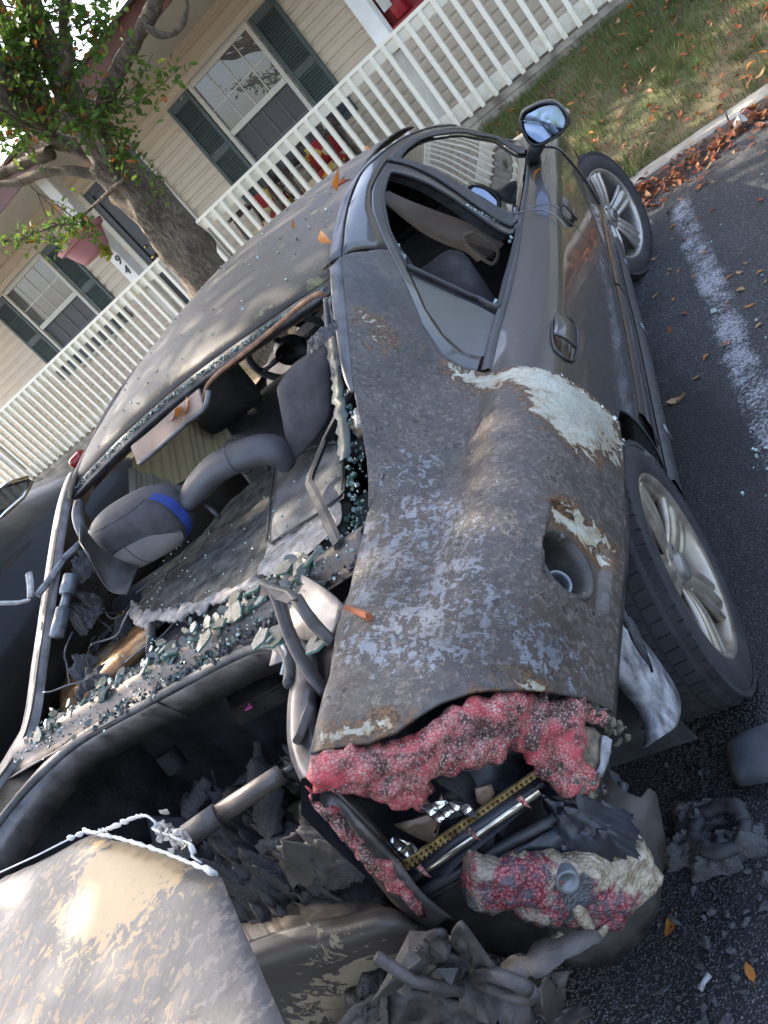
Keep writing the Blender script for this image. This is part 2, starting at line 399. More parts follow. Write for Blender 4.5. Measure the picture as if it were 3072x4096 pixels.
# ---- burnt car
def flaked():
    """bare scorched steel under blistered paint: soot, tan flakes, pale ash, rust and cream primer by attribute"""
    k = N('burnt_panel'); ash, cream, clean = k.attr('ash'), k.attr('cream'), k.attr('clean')
    n1 = k.noise(85, 9, .64, dist=.5); n2 = k.noise(125, 8, .66, dist=.6); n3 = k.noise(11, 7, .62, dist=.4); n4 = k.noise(42, 8, .62, dist=1.0)
    base = k.mix(k.step(n3, .32, .66), (.040, .036, .033), (.082, .072, .064))
    base = k.mix(k.math('MULTIPLY', k.step(k.noise(3.6, 7, .66, dist=.6), .45, .60), .6), base, (.088, .060, .042))
    base = k.mix(k.math('MULTIPLY', k.step(n4, .50, .56), .75), base, (.108, .090, .076))
    # dark blister scabs with a pale rim
    vb = k.voro(31, 'SMOOTH_F1', vec=k.pos()); vm = k.math('ADD', k.math('MULTIPLY', vb, .62), k.math('MULTIPLY', k.noise(55, 6, .7, dist=1.2), .62))
    scab = k.ramp(vm, (.40, 1.), (.43, 0.)); rim = k.ramp(vm, (.405, 0.), (.425, 1.), (.45, 1.), (.475, 0.))
    rough_zone = k.math('SUBTRACT', 1., clean)
    patch = k.step(k.noise(7.5, 6, .65), .46, .56)
    sc = k.math('MULTIPLY', k.math('MULTIPLY', scab, patch), rough_zone)
    rm = k.math('MULTIPLY', k.math('MULTIPLY', rim, patch), k.math('MULTIPLY', rough_zone, .8))
    c = k.mix(rm, base, (.19, .165, .145)); c = k.mix(sc, c, (.030, .025, .021))
    # tan flakes
    tanf = k.math('MULTIPLY', k.step(k.math('ADD', n1, k.math('MULTIPLY', k.math('SUBTRACT', n3, .5), .25)), .53, .56), rough_zone)
    c = k.mix(k.math('MULTIPLY', tanf, .8), c, k.mix(k.step(n2, .4, .6), (.135, .114, .098), (.205, .17, .14)))
    # pale blue-white ash
    ns = k.noise(34, 9, .68, k.pos((1.5, .38, 1.)), .6); am = k.math('ADD', k.math('MULTIPLY', ash, .25), k.math('ADD', k.math('MULTIPLY', k.math('SUBTRACT', n2, .5), .95), k.math('MULTIPLY', k.math('SUBTRACT', ns, .5), 1.0)))
    am = k.math('ADD', am, k.math('MULTIPLY', k.math('SUBTRACT', n4, .5), 1.1))
    ashm = k.step(am, .30, .335)
    c = k.mix(ashm, c, k.mix(n1, (.17, .175, .19), (.29, .295, .31)))
    # cream primer with rust fringe
    nb = k.noise(26, 9, .66, dist=.9); cm = k.math('ADD', cream, k.math('MULTIPLY', k.math('SUBTRACT', k.math('ADD', nb, k.math('MULTIPLY', n3, .7)), .85), 1.05))
    rust = k.ramp(cm, (.30, 0.), (.42, 1.)); prim = k.step(cm, .50, .53)
    rustc = k.mix(k.step(n2, .42, .58), (.035, .022, .014), (.20, .095, .03))
    c = k.mix(k.math('MULTIPLY', rust, .9), c, rustc)
    stain = k.ramp(cm, (.5, 1.), (.66, .35), (.85, 0.))
    c = k.mix(prim, c, k.mix(k.math('MULTIPLY', stain, k.step(n4, .42, .6)), (.46, .455, .37), (.32, .22, .10)))
    thin = k.mix(1., c, k.ramp(k.noise(4.2, 6, .62, dist=.5), (.34, .45), (.62, .98)), 'MULTIPLY')
    h = k.math('ADD', k.math('MULTIPLY', sc, .7), k.math('ADD', k.math('MULTIPLY', tanf, .5), k.math('MULTIPLY', ashm, .45)))
    h = k.math('ADD', k.math('SUBTRACT', h, k.math('MULTIPLY', prim, .8)), k.math('MULTIPLY', n2, k.math('MULTIPLY_ADD', rough_zone, .5, .1)))
    r = k.math('MULTIPLY_ADD', n1, .35, .30)
    return k.done(thin, r, k.math('MULTIPLY_ADD', prim, -.1, .10), k.bump(h, .75, .004), .5)
MAT['flaked'] = flaked()
def dusty():
    k = N('dusty_grey_paint'); n1 = k.noise(4, 7, .62); n2 = k.noise(30, 6, .6); dn = k.attr('dust')
    f = k.math('MINIMUM', k.math('MAXIMUM', k.math('ADD', dn, k.math('MULTIPLY', k.math('SUBTRACT', n1, .5), .7)), 0.), 1.)
    c = k.mix(f, (.018, .018, .018), (.046, .039, .032))
    sp = k.step(k.noise(210, 2), .69, .73); c = k.mix(k.math('MULTIPLY', sp, .55), c, (.28, .27, .25))
    sm = k.math('MULTIPLY', k.step(n2, .55, .66), .35); c = k.mix(sm, c, (.045, .042, .04))
    r = k.math('MULTIPLY_ADD', f, .38, .20)
    cw = k.math('SUBTRACT', .9, k.math('MULTIPLY', f, .95))
    return k.done(c, r, 0, k.bump(k.noise(120, 3), .05, .002), .5, Coat_Weight=cw, Coat_Roughness=.05)
MAT['dusty'] = dusty()
def roofm():
    k = N('scorched_roof_paint'); n1 = k.noise(5, 8, .65, k.pos((1, 3, 1))); n2 = k.noise(60, 6, .6)
    c = k.mix(k.step(n1, .35, .65), (.023, .021, .020), (.066, .056, .046))
    c = k.mix(k.step(k.noise(11, 5), .63, .69), c, (.16, .15, .075)); c = k.mix(k.math('MULTIPLY', k.step(n2, .62, .68), .5), c, (.02, .02, .02))
    c = k.mix(k.math('MULTIPLY', k.step(k.noise(150, 2), .70, .73), .6), c, (.34, .36, .34))
    return k.done(c, k.math('MULTIPLY_ADD', n1, .4, .34), 0, k.bump(k.math('ADD', n2, k.noise(200, 2)), .25, .003), .3)
MAT['roof'] = roofm()
MAT['dark_trim'] = plain('charred_trim', (.032, .032, .034), .5, var=.4, scale=25, bump=.25, bscale=140)
MAT['grey_trim'] = plain('scorched_moulding', (.085, .085, .088), .4, var=.4, scale=18, bump=.25, bscale=120)
MAT['rubber'] = plain('black_rubber', (.022, .022, .024), .65, var=.35, scale=40, bump=.3, bscale=200)
MAT['weatherstrip'] = plain('burnt_weatherstrip', (.06, .058, .056), .55, var=.5, scale=22, bump=.5, bscale=160)
MAT['scorched'] = plain('scorched_steel', (.115, .095, .080), .42, .35, var=.35, scale=16, bump=.22, bscale=90, col2=(.045, .038, .034))
MAT['scorched_dark'] = plain('sooty_steel', (.062, .055, .05), .5, .25, var=.45, scale=14, bump=.3, bscale=100)
MAT['channel'] = plain('smoked_channel', (.135, .12, .11), .34, .45, var=.4, scale=20, bump=.15, bscale=80, col2=(.055, .05, .047))
MAT['soot'] = plain('soot', (.032, .032, .035), .85, var=.5, scale=12, bump=.6, bscale=60, bdist=.01)
MAT['char'] = plain('char', (.026, .025, .026), .6, var=.6, scale=20, bump=.9, bscale=70, bdist=.012, col2=(.05, .05, .053))
MAT['ashwhite'] = plain('white_ash', (.60, .59, .575), .8, var=.15, scale=40, bump=.5, bscale=200)
MAT['seat'] = plain('seat_cloth', (.05, .046, .049), .8, var=.25, scale=30, bump=.35, bscale=700, bdist=.001)
MAT['seat_black'] = plain('sooted_seat_cloth', (.026, .025, .027), .8, var=.3, scale=20, bump=.3, bscale=400)
MAT['leatherette'] = plain('grey_leatherette', (.065, .063, .068), .5, var=.12, scale=12, bump=.25, bscale=420, bdist=.001)
MAT['grey_cloth'] = plain('mid_grey_cloth', (.20, .185, .18), .8, var=.15, scale=10, bump=.3, bscale=600, bdist=.001)
MAT['blue_cloth'] = plain('blue_cloth', (.012, .035, .20), .7, var=.2, scale=40, bump=.3, bscale=500)
MAT['felt'] = plain('shelf_felt', (.080, .079, .073), 1.0, var=.3, scale=30, bump=.6, bscale=420, bdist=.002, col2=(.030, .030, .028), spec=.1)
MAT['felt_edge'] = plain('burnt_felt_edge', (.30, .27, .245), .95, var=.35, scale=40, bump=.8, bscale=200, bdist=.004, col2=(.12, .11, .10))
def grille():
    k = N('speaker_grille'); v = k.voro(330, 'F1', rnd=0.0)
    c = k.mix(k.step(v, .28, .40), (.012, .012, .012), k.mix(k.step(k.noise(14, 4), .4, .6), (.16, .155, .15), (.075, .072, .07)))
    return k.done(c, .6, 0, k.bump(v, .5, .002))
MAT['grille'] = grille()
MAT['headliner'] = plain('headliner', (.27, .20, .155), .9, var=.2, scale=8, bump=.3, bscale=300, col2=(.13, .09, .07))
MAT['taupe'] = plain('taupe_trim', (.46, .36, .28), .55, var=.1, scale=4, bump=.12, bscale=300)
MAT['cream_plastic'] = plain('cream_plastic', (.44, .36, .26), .45, var=.1)
def goldshade():
    k = N('golden_sunshade'); n = k.noise(6, 4); c = k.mix(n, (.62, .52, .30), (.78, .68, .45))
    return k.done(c, .5, .0, k.bump(k.noise(30, 4), .2, .006))
MAT['goldshade'] = goldshade()
MAT['greyshade'] = plain('grey_sunshade', (.45, .43, .38), .45, .2, var=.1, scale=5, bump=.1)
MAT['alloy'] = plain('alloy_wheel', (.36, .335, .30), .34, .7, var=.18, scale=16, bump=.08, bscale=120)
MAT['alloy_soot'] = plain('sooted_alloy', (.33, .295, .24), .36, .65, var=.25, scale=18, bump=.1, bscale=120, col2=(.24, .20, .15))
MAT['cap'] = plain('wheel_cap', (.22, .205, .18), .4, .5, var=.2)
MAT['brake'] = plain('brake_shadow', (.03, .028, .026), .7, .2, var=.3)  # near-black colour stands in for the shade behind the spokes
def tyre():
    k = N('tyre_rubber'); n = k.noise(14, 6)
    c = k.mix(k.step(n, .35, .65), (.016, .016, .018), (.034, .033, .034))
    return k.done(c, .68, 0, k.bump(k.math('ADD', k.noise(80, 5), k.noise(300, 2)), .3, .003), .4)
MAT['tyre'] = tyre()
MAT['mirror'] = plain('mirror_glass', (.36, .42, .52), .03, 1.0, var=.01, bump=.0)
MAT['tint'] = glass_mat('tinted_car_glass', (.010, .012, .012), .015, 1.0)
MAT['sootglass'] = plain('sooted_glass', (.072, .070, .062), .42, var=.1, scale=9, bump=.06, bscale=200, spec=.6)
def shard():
    k = N('sooted_glass_shard'); g = k.new('ShaderNodeNewGeometry'); r = g.outputs['Random Per Island']
    up = k.new('ShaderNodeSeparateXYZ'); k.t.links.new(g.outputs['Normal'], up.inputs[0])
    edge = k.ramp(k.math('ABSOLUTE', up.outputs['Z']), (.35, 1.), (.7, 0.))
    n = k.noise(40, 5); face = k.mix(k.step(n, .4, .62), (.040, .045, .034), (.11, .11, .088)); face = k.mix(k.step(r, .7, 1.), face, (.22, .20, .155), 'MIX')
    c = k.mix(edge, face, k.mix(n, (.03, .085, .070), (.12, .22, .185)))
    return k.done(c, .25, 0, k.bump(k.noise(90, 3), .3, .003), .7)
MAT['shard'] = shard()
MAT['crumb'] = N('glass_crumb').done((.28, .37, .34), .12, 0, None, .9)
MAT['crumb_dark'] = N('green_crumb').done((.035, .075, .065), .18, 0, None, .9)
def redmelt():
    k = N('melted_red_lens'); v = k.voro(175, 'F1'); v2 = k.voro(260, 'F1'); vc = k.new('ShaderNodeSeparateColor'); k.t.links.new(k.voro(175, 'F1', out='Color'), vc.inputs[0]); n = k.noise(17, 7, .65, dist=.8); n2 = k.noise(40, 6)
    ve = k.voro(175, 'DISTANCE_TO_EDGE'); c = k.mix(k.step(ve, .015, .11), (.24, .018, .024), k.mix(vc.outputs[0], (.50, .13, .13), (.42, .27, .225)))
    c = k.mix(k.math('MULTIPLY', k.step(k.noise(11, 6, .62, dist=.5), .50, .60), .85), c, k.mix(k.noise(60, 4), (.28, .020, .028), (.43, .055, .066)))
    soot = k.math('MULTIPLY', k.step(n, .44, .54), k.math('MULTIPLY_ADD', n2, .9, .45))
    cg = k.mix(k.step(v2, .15, .5), (.38, .28, .23), (.045, .026, .022))
    c = k.mix(soot, c, cg)
    bl = k.step(k.noise(6.5, 6, .6), .62, .68); c = k.mix(bl, c, (.018, .015, .014))
    h = k.math('MULTIPLY_ADD', k.math('MINIMUM', ve, .2), 2.2, k.math('MULTIPLY', n2, .5))
    sm_ = k.step(k.noise(8, 5, .6), .40, .60); return k.done(c, k.math('MULTIPLY_ADD', n, .4, .38), 0, k.bump(k.math('MULTIPLY', h, k.math('MULTIPLY_ADD', sm_, .8, .2)), .7, .003), .35)
MAT['redmelt'] = redmelt()
def ambermelt():
    k = N('melted_clear_lens'); red = k.attr('red'); n = k.noise(22, 7, .65, dist=.6); n2 = k.noise(75, 6); v = k.voro(190, 'F1')
    c = k.mix(k.step(n2, .35, .65), (.20, .155, .095), (.40, .34, .25))
    m = k.step(k.math('ADD', red, k.math('MULTIPLY', k.math('SUBTRACT', n, .5), 1.3)), .46, .56)
    rc = k.mix(k.step(v, .2, .6), (.36, .12, .125), (.15, .02, .028)); rc = k.mix(k.step(n2, .47, .58), rc, (.075, .05, .06)); rc = k.mix(k.step(k.noise(15, 6, .65, dist=.8), .53, .60), rc, (.22, .18, .14))
    c = k.mix(m, c, rc)
    s = k.attr('sootm'); sm = k.step(k.math('ADD', s, k.math('MULTIPLY', k.math('SUBTRACT', n, .5), 1.)), .48, .58)
    c = k.mix(sm, c, k.mix(n2, (.02, .02, .022), (.12, .12, .125)))
    h = k.math('ADD', n2, k.math('MULTIPLY', v, -.8))
    return k.done(c, .36, 0, k.bump(h, .8, .004), .5)
MAT['ambermelt'] = ambermelt()
def refl():
    k = N('silver_reflector'); v = k.voro(62, 'DISTANCE_TO_EDGE', rnd=.25)
    c = k.mix(k.step(v, .02, .08), (.10, .09, .07), (.80, .80, .82)); c = k.mix(k.step(k.noise(13, 4), .55, .70), c, (.55, .43, .25))
    return k.done(c, .18, .95, k.bump(k.voro(62, 'F1', rnd=.25), .9, .012))
MAT['reflector'] = refl()
MAT['gold'] = plain('scorched_gold_strip', (.46, .34, .14), .35, .6, var=.3, scale=60, bump=.2, bscale=300, col2=(.16, .10, .04))
MAT['chrome'] = plain('smoked_chrome', (.60, .55, .44), .22, .9, var=.3, scale=30, bump=.1)
MAT['housing'] = plain('lamp_housing', (.016, .018, .024), .38, var=.5, scale=10, bump=.3, bscale=80)
MAT['brownplate'] = plain('heated_plate', (.18, .12, .08), .4, .3, var=.3, scale=14, bump=.1, col2=(.06, .045, .035))
def lidm():
    k = N('flaked_boot_lid'); p = k.pos((1, 1, 1)); n1 = k.noise(44, 9, .64, p, .8); n2 = k.noise(9, 8, .64, k.pos((1.6, .5, 1)), 1.0); n3 = k.noise(60, 6)
    c = k.mix(k.step(n2, .36, .64), (.075, .066, .060), (.125, .108, .096))
    c = k.mix(k.math('MULTIPLY', k.step(n1, .53, .56), .8), c, k.mix(k.step(k.noise(3, 4), .42, .56), (.185, .155, .135), (.27, .18, .095)))
    c = k.mix(k.math('MULTIPLY', k.step(k.noise(48, 9, .68, k.pos((1.3, .6, 1)), dist=1.1), .55, .575), .85), c, (.075, .07, .072))
    e = k.attr('edge'); c = k.mix(k.math('MULTIPLY', k.step(k.math('ADD', e, k.math('MULTIPLY', k.math('SUBTRACT', n1, .5), 1.2)), .52, .58), .9), c, (.36, .25, .13))
    return k.done(c, .55, .05, k.bump(k.math('ADD', n1, n3), .35, .003))
MAT['lid'] = lidm()
def peelcream():
    k = N('peeling_cream_panel'); n1 = k.noise(42, 9, .66, dist=.7); a = k.attr('peel')
    m = k.step(k.math('ADD', a, k.math('MULTIPLY', k.math('SUBTRACT', n1, .5), 1.5)), .48, .51)
    c = k.mix(m, k.mix(k.noise(8, 5), (.035, .03, .028), (.085, .07, .058)), k.mix(k.noise(6, 4), (.24, .22, .17), (.30, .22, .13)))
    return k.done(c, .5, .05, k.bump(k.math('ADD', m, k.math('MULTIPLY', n1, .3)), .5, .004))
MAT['peelcream'] = peelcream()
def rustsheet():
    k = N('heat_tinted_steel'); n = k.noise(9, 7, .6, dist=.6); n2 = k.noise(60, 6)
    c = k.ramp(n, (.3, (.04, .035, .03)), (.45, (.20, .10, .04)), (.55, (.34, .22, .10)), (.64, (.22, .20, .17)), (.74, (.12, .13, .17)))
    c = k.mix(k.math('MULTIPLY', k.step(n2, .55, .62), .6), c, (.05, .04, .035))
    return k.done(c, .36, .5, k.bump(n2, .25, .003))
MAT['rustsheet'] = rustsheet()
MAT['steelcyl'] = plain('dull_steel', (.17, .185, .20), .4, .5, var=.25, scale=30, bump=.1)
MAT['flange'] = plain('ashy_flange', (.30, .295, .30), .7, .1, var=.5, scale=26, bump=.6, bscale=120, bdist=.004, col2=(.075, .07, .072))
MAT['plastic_melt'] = plain('melted_grey_plastic', (.062, .055, .052), .55, var=.5, scale=14, bump=.6, bscale=60, bdist=.006)
MAT['black_car'] = plain('black_car_paint', (.008, .008, .008), .45, var=.3, scale=3, bump=.02, spec=.22, Coat_Weight=.15, Coat_Roughness=.10)
MAT['red_lens'] = N('red_lens').done((.28, .012, .015), .15, 0, None, .6)
MAT['orange_lens'] = N('clear_orange_lens').done((.55, .45, .36), .2, 0, None, .6)
MAT['pot'] = plain('dusty_pink_pot', (.40, .175, .185), .55, var=.1, scale=6, bump=.1)
MAT['black'] = N('black_numeral').done((.012, .012, .012), .5)
MAT['red_enamel'] = plain('red_enamel', (.36, .02, .025), .35, var=.15, scale=9)
MAT['paper'] = plain('paper_tag', (.68, .66, .60), .7, var=.06)
MAT['chair_brown'] = plain('bronze_chair', (.115, .09, .07), .5, .2, var=.2, scale=12)
def cushion():
    k = N('printed_cushion'); v = k.voro(9, 'F1', out='Color'); sp = k.new('ShaderNodeSeparateColor'); k.t.links.new(v, sp.inputs[0])
    c = k.ramp(sp.outputs[0], (0., (.34, .02, .02)), (.35, (.62, .40, .05)), (.55, (.58, .50, .30)), (.75, (.40, .03, .02)), const=True)
    return k.done(c, .8, 0, k.bump(k.noise(40, 4), .3, .006))
MAT['cushion'] = cushion()
MAT['brass'] = plain('brass', (.55, .40, .14), .25, .9, var=.1)
MAT['lilac'] = plain('magenta_rag', (.40, .06, .20), .8, var=.3)
MAT['yellow_leaf'] = leafmat('yellow_leaf', [(.45, .42, .04), (.38, .40, .05), (.30, .36, .04)], .55)

# ================================================================ SETTING
def struct(mb, name, mat, **k):
    o = mb.build(name, mat, **k); o['kind'] = 'structure'; return o
g = MB(); g.grid([[(x, y, 0) for x in np.linspace(-45, 45, 10)] for y in np.linspace(-45, 14, 10)]); struct(g, 'asphalt', MAT['asphalt'])
LN0, LN1 = 4.07, 6.02
def lawn_z(t, n):
    s = min(max((n - LN0) / (LN1 - LN0), 0), 1)
    return .065 + .57 * s + .035 * max(min(t, 2), -2) * s + .018 * nz(t * 1.3, n * 1.3, 3, 3)
g = MB(); g.grid([[hp(t, n, lawn_z(t, n)) for t in np.linspace(-16, 16, 160)] for n in list(np.linspace(LN0 - .02, 6.1, 40)) + [9, 20]]); struct(g, 'lawn', MAT['soil'], smooth=True)
g = MB()
for t0, t1 in ((-16, -1.9), (-1.893, 1.152), (1.16, 4.2), (4.207, 16)):
    rows = []
    for t in np.linspace(t0, t1, max(2, int((t1 - t0) / .15))):
        w = .004 * nz(t * 3, 0, 5)
        rows.append([hp(t, 4.085, -.02), hp(t, 4.085, .066 + w), hp(t, 4.075, .074 + w), hp(t, 3.935, .074 + w), hp(t, 3.918 + w, .060), hp(t, 3.908 + w, -.02)])
    g.grid(rows)
# kerb stones stand between the lot and the lawn
struct(g, 'kerb', MAT['kerb'], smooth=False)
for nm, x0, x1, y0, y1 in (('parking_line', 1.02, 1.165, -2.6, 3.25), ('parking_line', 3.75, 3.89, -2.6, 3.25), ('parking_line', -1.62, -1.48, -2.6, 3.25)):
    g = MB(); xs = np.linspace(x0 - .03, x1 + .03, 9); ys = np.linspace(y0, y1, 60)
    g.grid([[(x + .012 * nz(y * 2, 1, x0), y, .004) for x in xs] for y in ys])
    e = [min(1, max(-.6, min(x - x0, x1 - x) / .03)) for y in ys for x in xs]
    struct(g, nm, MAT['line'], attrs={'edge': e})

# grass: thousands of bent blades, one object
def blades():
    r = random.Random(3); V = []; Fc = []
    def blade(p, h, w, a, lean):
        d = Vector((math.cos(a), math.sin(a), 0)); s = Vector((-d.y, d.x, 0)) * w; b = len(V)
        V.extend([p - s, p + s, p + d * lean * .35 + Vector((0, 0, h * .65)) + s * .7, p + d * lean * .35 + Vector((0, 0, h * .65)) - s * .7, p + d * lean + Vector((0, 0, h))])
        Fc.extend([(b, b + 1, b + 2, b + 3), (b + 3, b + 2, b + 4)])
    for i in range(62000):
        if r.random() < .8: t = r.uniform(-1.6, 3.4); n = r.uniform(LN0 + .01, 6.0)
        else: t = r.uniform(-9, 9); n = r.uniform(LN0 + .02, 6.0)
        den = nz(t * 2.1, n * 2.1, 8, 3) * .9 + (n - 4.5) * .35 + (t - .6) * .10
        if r.random() > .55 + den: continue
        h = r.uniform(.025, .075) * (1 + .5 * max(den, -.6)); a = r.uniform(0, 6.3)
        blade(hp(t, n, lawn_z(t, n) - .004), h, r.uniform(.0012, .0028), a, r.uniform(.01, .05))
    for c in range(34):        # taller tufts
        t = r.uniform(-.9, 2.6); n = r.uniform(4.05, 5.9)
        for j in range(60):
            a = r.uniform(0, 6.3); q = r.random() ** .6 * .07
            blade(hp(t + q * math.cos(a), n + q * math.sin(a), lawn_z(t, n) - .003), r.uniform(.06, .14), r.uniform(.0015, .003), a + r.uniform(-.6, .6), r.uniform(.03, .10))
    m = MB(); m.v = [tuple(p) for p in V]; m.f = Fc
    o = m.build('grass', MAT['grass'], kind='stuff'); tag(o, 'patchy autumn grass covering the sloping lawn before the porch', 'grass')
blades()

# ---------------------------------------------------------------- leaves
def leaf_shape(L, W, curl, fold, r):
    k = 5; rows = []
    for i in range(k + 1):
        s = i / k; w = W * math.sin(math.pi * min(1, s * .93 + .05)) ** .8 * (1 - .25 * s)
        if i in (0, k): w = W * .03
        z = curl * (s - .5) ** 2 * 4 - curl * .5; x = (s - .5) * L
        rows.append([(x, -w, z + fold * w), (x, 0, z), (x, w, z + fold * w * r.uniform(.5, 1.4))])
    return rows
LEAFM = {}
def leaf_meshes():
    r = random.Random(11)
    for key in ('fall_orange', 'fall_red', 'fall_tan'):
        LEAFM[key] = []
        for i in range(5):
            m = MB(); m.grid(leaf_shape(r.uniform(.9, 1.1), r.uniform(.20, .29), r.uniform(-.14, .26), r.uniform(.1, .7), r))
            m.tube([(-.5, 0, 0), (-.62, .02, .03), (-.74, .05, .05)], .012, 5)
            me = bpy.data.meshes.new('fallen_leaf'); me.from_pydata(m.v, [], m.f); me.materials.append(MAT[key])
            me.polygons.foreach_set('use_smooth', [True] * len(me.polygons)); LEAFM[key].append(me)
leaf_meshes()
def leaf(p, size, key, label, group, r, up=(0, 0, 1), tilt=.25):
    o = bpy.data.objects.new('fallen_leaf', r.choice(LEAFM[key])); COL.objects.link(o)
    n = Vector(up).normalized(); q = n.to_track_quat('Z', 'Y').to_matrix()
    R = q @ rot_xyz((r.uniform(-tilt, tilt), r.uniform(-tilt, tilt), r.uniform(0, 6.28)))
    o.matrix_world = Matrix.Translation(Vector(p) + n * size * .10) @ (R * size).to_4x4()
    tag(o, label, 'leaf', group); return o
def leaves_ground():
    r = random.Random(5)
    spots = [(0.926,2.134,0.000),(0.881,1.870,0),(0.843,1.291,0.000),(0.936,2.437,0.000),(0.987,2.385,0.000),(0.983,1.478,0.000),(1.070,1.494,0.000),(1.184,1.848,0.000),(0.930,1.371,0),(1.190,1.677,0.000),(0.875,1.854,0.000),(0.955,1.937,0.000),(0.855,2.283,0.000),(0.895,2.711,0.000),(1.027,2.971,0.000),(1.146,2.866,0.000),(1.223,2.844,0.000),(1.212,2.000,0.000),(1.245,2.052,0.000),(1.276,1.895,0.000),(1.545,3.154,0.000),(1.525,3.360,0.000),(1.438,3.444,0.000),(1.189,1.490,0.000),(0.582,-0.633,0.000),(0.727,-0.745,0),(1.052,2.705,0.000),(1.001,2.820,0.000),(0.945,2.467,0.000),(1.037,2.238,0.000),(1.163,2.024,0.000),(1.121,1.810,0.000),(1.058,1.498,0.000),(1.277,1.792,0.000)]
    for i, p in enumerate(spots):
        key = ('fall_orange', 'fall_tan', 'fall_red')[(i * 7) % 5 % 3]
        if i == 2: leaf(p, .085, 'fall_tan', 'large tan leaf lying alone on the black asphalt beside the rear door', None, r, tilt=.1); continue
        if i == 25: leaf(p, .042, 'fall_orange', 'bright orange leaf on sooty asphalt at the bottom right corner of the view', None, r); continue
        if i == 24: leaf(p, .05, 'fall_orange', 'single orange leaf beside the melted lamp remains behind the car', None, r); continue
        leaf(p, r.uniform(.028, .05), key, 'small fallen leaf lying on the dark asphalt beside the car', 'leaves on the asphalt', r, tilt=.12)
    for i in range(36):
        x = r.uniform(1.0, 3.4); y = r.uniform(-.3, 3.4)
        leaf((x, y, .004), r.uniform(.025, .05), r.choice(['fall_orange', 'fall_tan', 'fall_red']), 'small fallen leaf lying on the dark asphalt beside the car', 'leaves on the asphalt', r, tilt=.12)
    for i in range(280):
        t = r.uniform(-1.2, 3.0); n = LN0 + .03 + (r.random() ** 1.5) * 1.9
        leaf(hp(t, n, lawn_z(t, n) + .055), r.uniform(.045, .085), r.choice(['fall_orange', 'fall_tan', 'fall_red', 'fall_red']), 'fallen autumn leaf lying in the patchy grass before the porch', 'leaves on the lawn', r, tilt=.5)
    # drift of dead leaves in the gutter: one mass
    m = MB()
    for i in range(3600):
        t = r.uniform(-2.5, 4.5); u = abs(r.gauss(0, 1)); w = .17 + .05 * nz(t * 2, 2, 2); n = 3.905 - u * w * (1.5 if t < 1.0 else 1.1)
        if t > .4 and u > .9 and r.random() < .5: continue
        h = max(0, .075 * (1 - u * .8)) * r.random(); s = r.uniform(.03, .062)
        R = rot_xyz((r.uniform(-.7, .7), r.uniform(-.7, .7), r.uniform(0, 6.3))) * s; p = hp(t, n, .012 + h)
        base = len(m.v); rows = leaf_shape(1, r.uniform(.2, .3), r.uniform(-.2, .3), r.uniform(.1, .8), r)[::1]
        for row in rows: m.v.extend([tuple(p + R @ Vector(q)) for q in row])
        for a in range(len(rows) - 1):
            for b in range(2): m.f.append((base + a * 3 + b, base + a * 3 + b + 1, base + a * 3 + b + 4, base + a * 3 + b + 3))
    for i in range(700):
        t = r.uniform(-1.4, 3.4); n = LN0 + .0 + r.random() ** 1.6 * 1.9; s = r.uniform(.03, .06)
        R = rot_xyz((r.uniform(-.7, .7), r.uniform(-.7, .7), r.uniform(0, 6.3))) * s; p = hp(t, n, lawn_z(t, n) + .02 + .03 * r.random())
        base = len(m.v); rows = leaf_shape(1, r.uniform(.2, .3), r.uniform(-.2, .3), r.uniform(.1, .8), r)
        for row in rows: m.v.extend([tuple(p + R @ Vector(q)) for q in row])
        for a in range(len(rows) - 1):
            for b in range(2): m.f.append((base + a * 3 + b, base + a * 3 + b + 1, base + a * 3 + b + 4, base + a * 3 + b + 3))
    o = m.build('leaf_litter', MAT['litter'], smooth=True, kind='stuff'); tag(o, 'drift of red brown dead leaves along the foot of the kerb', 'leaves')
leaves_ground()

# ================================================================ HOUSE
house = thing('house', 'beige clapboard house with green shutters and white railed porch', 'house', hp(-3, 7.3, 0))
WN = 7.30
def boards():
    ops = [(-3.065, -2.155, 1.40, 2.65), (-7.085, -6.155, 1.40, 2.65), (-5.03, -4.09, .7, 2.70)]
    pitch = .114; z = .75
    while z < 2.97:
        z1 = min(z + pitch, 2.97)
        cuts = sorted([o for o in ops if o[2] < z1 - .02 and o[3] > z + .02])
        t = -11.0; segs = []
        for o in cuts: segs.append((t, o[0])); t = o[1]
        segs.append((t, 4.0))
        for a, b in segs:
            m = MB(); rows = []
            for tt in (a, b):
                rows.append([hp(tt, WN + .004, z), hp(tt, WN - .022, z + .001), hp(tt, WN - .022, z + .010), hp(tt, WN - .020, z + .068), hp(tt, WN - .013, z + .078), hp(tt, WN - .007, z + .092), hp(tt, WN - .004, z1 + .004), hp(tt, WN + .004, z1 + .004)])
            m.grid(rows); m.build('siding_board', MAT['siding'], house)
        z = z1
    m = MB(); hbox(m, -11, 4, WN + .006, WN + .12, .1, 2.98); m.build('wall', MAT['soffit'], house)
    m = MB(); hbox(m, -11, 4, WN + .13, WN + 6, .1, 3.0); m.build('rear_wall', MAT['siding'], house)
boards()
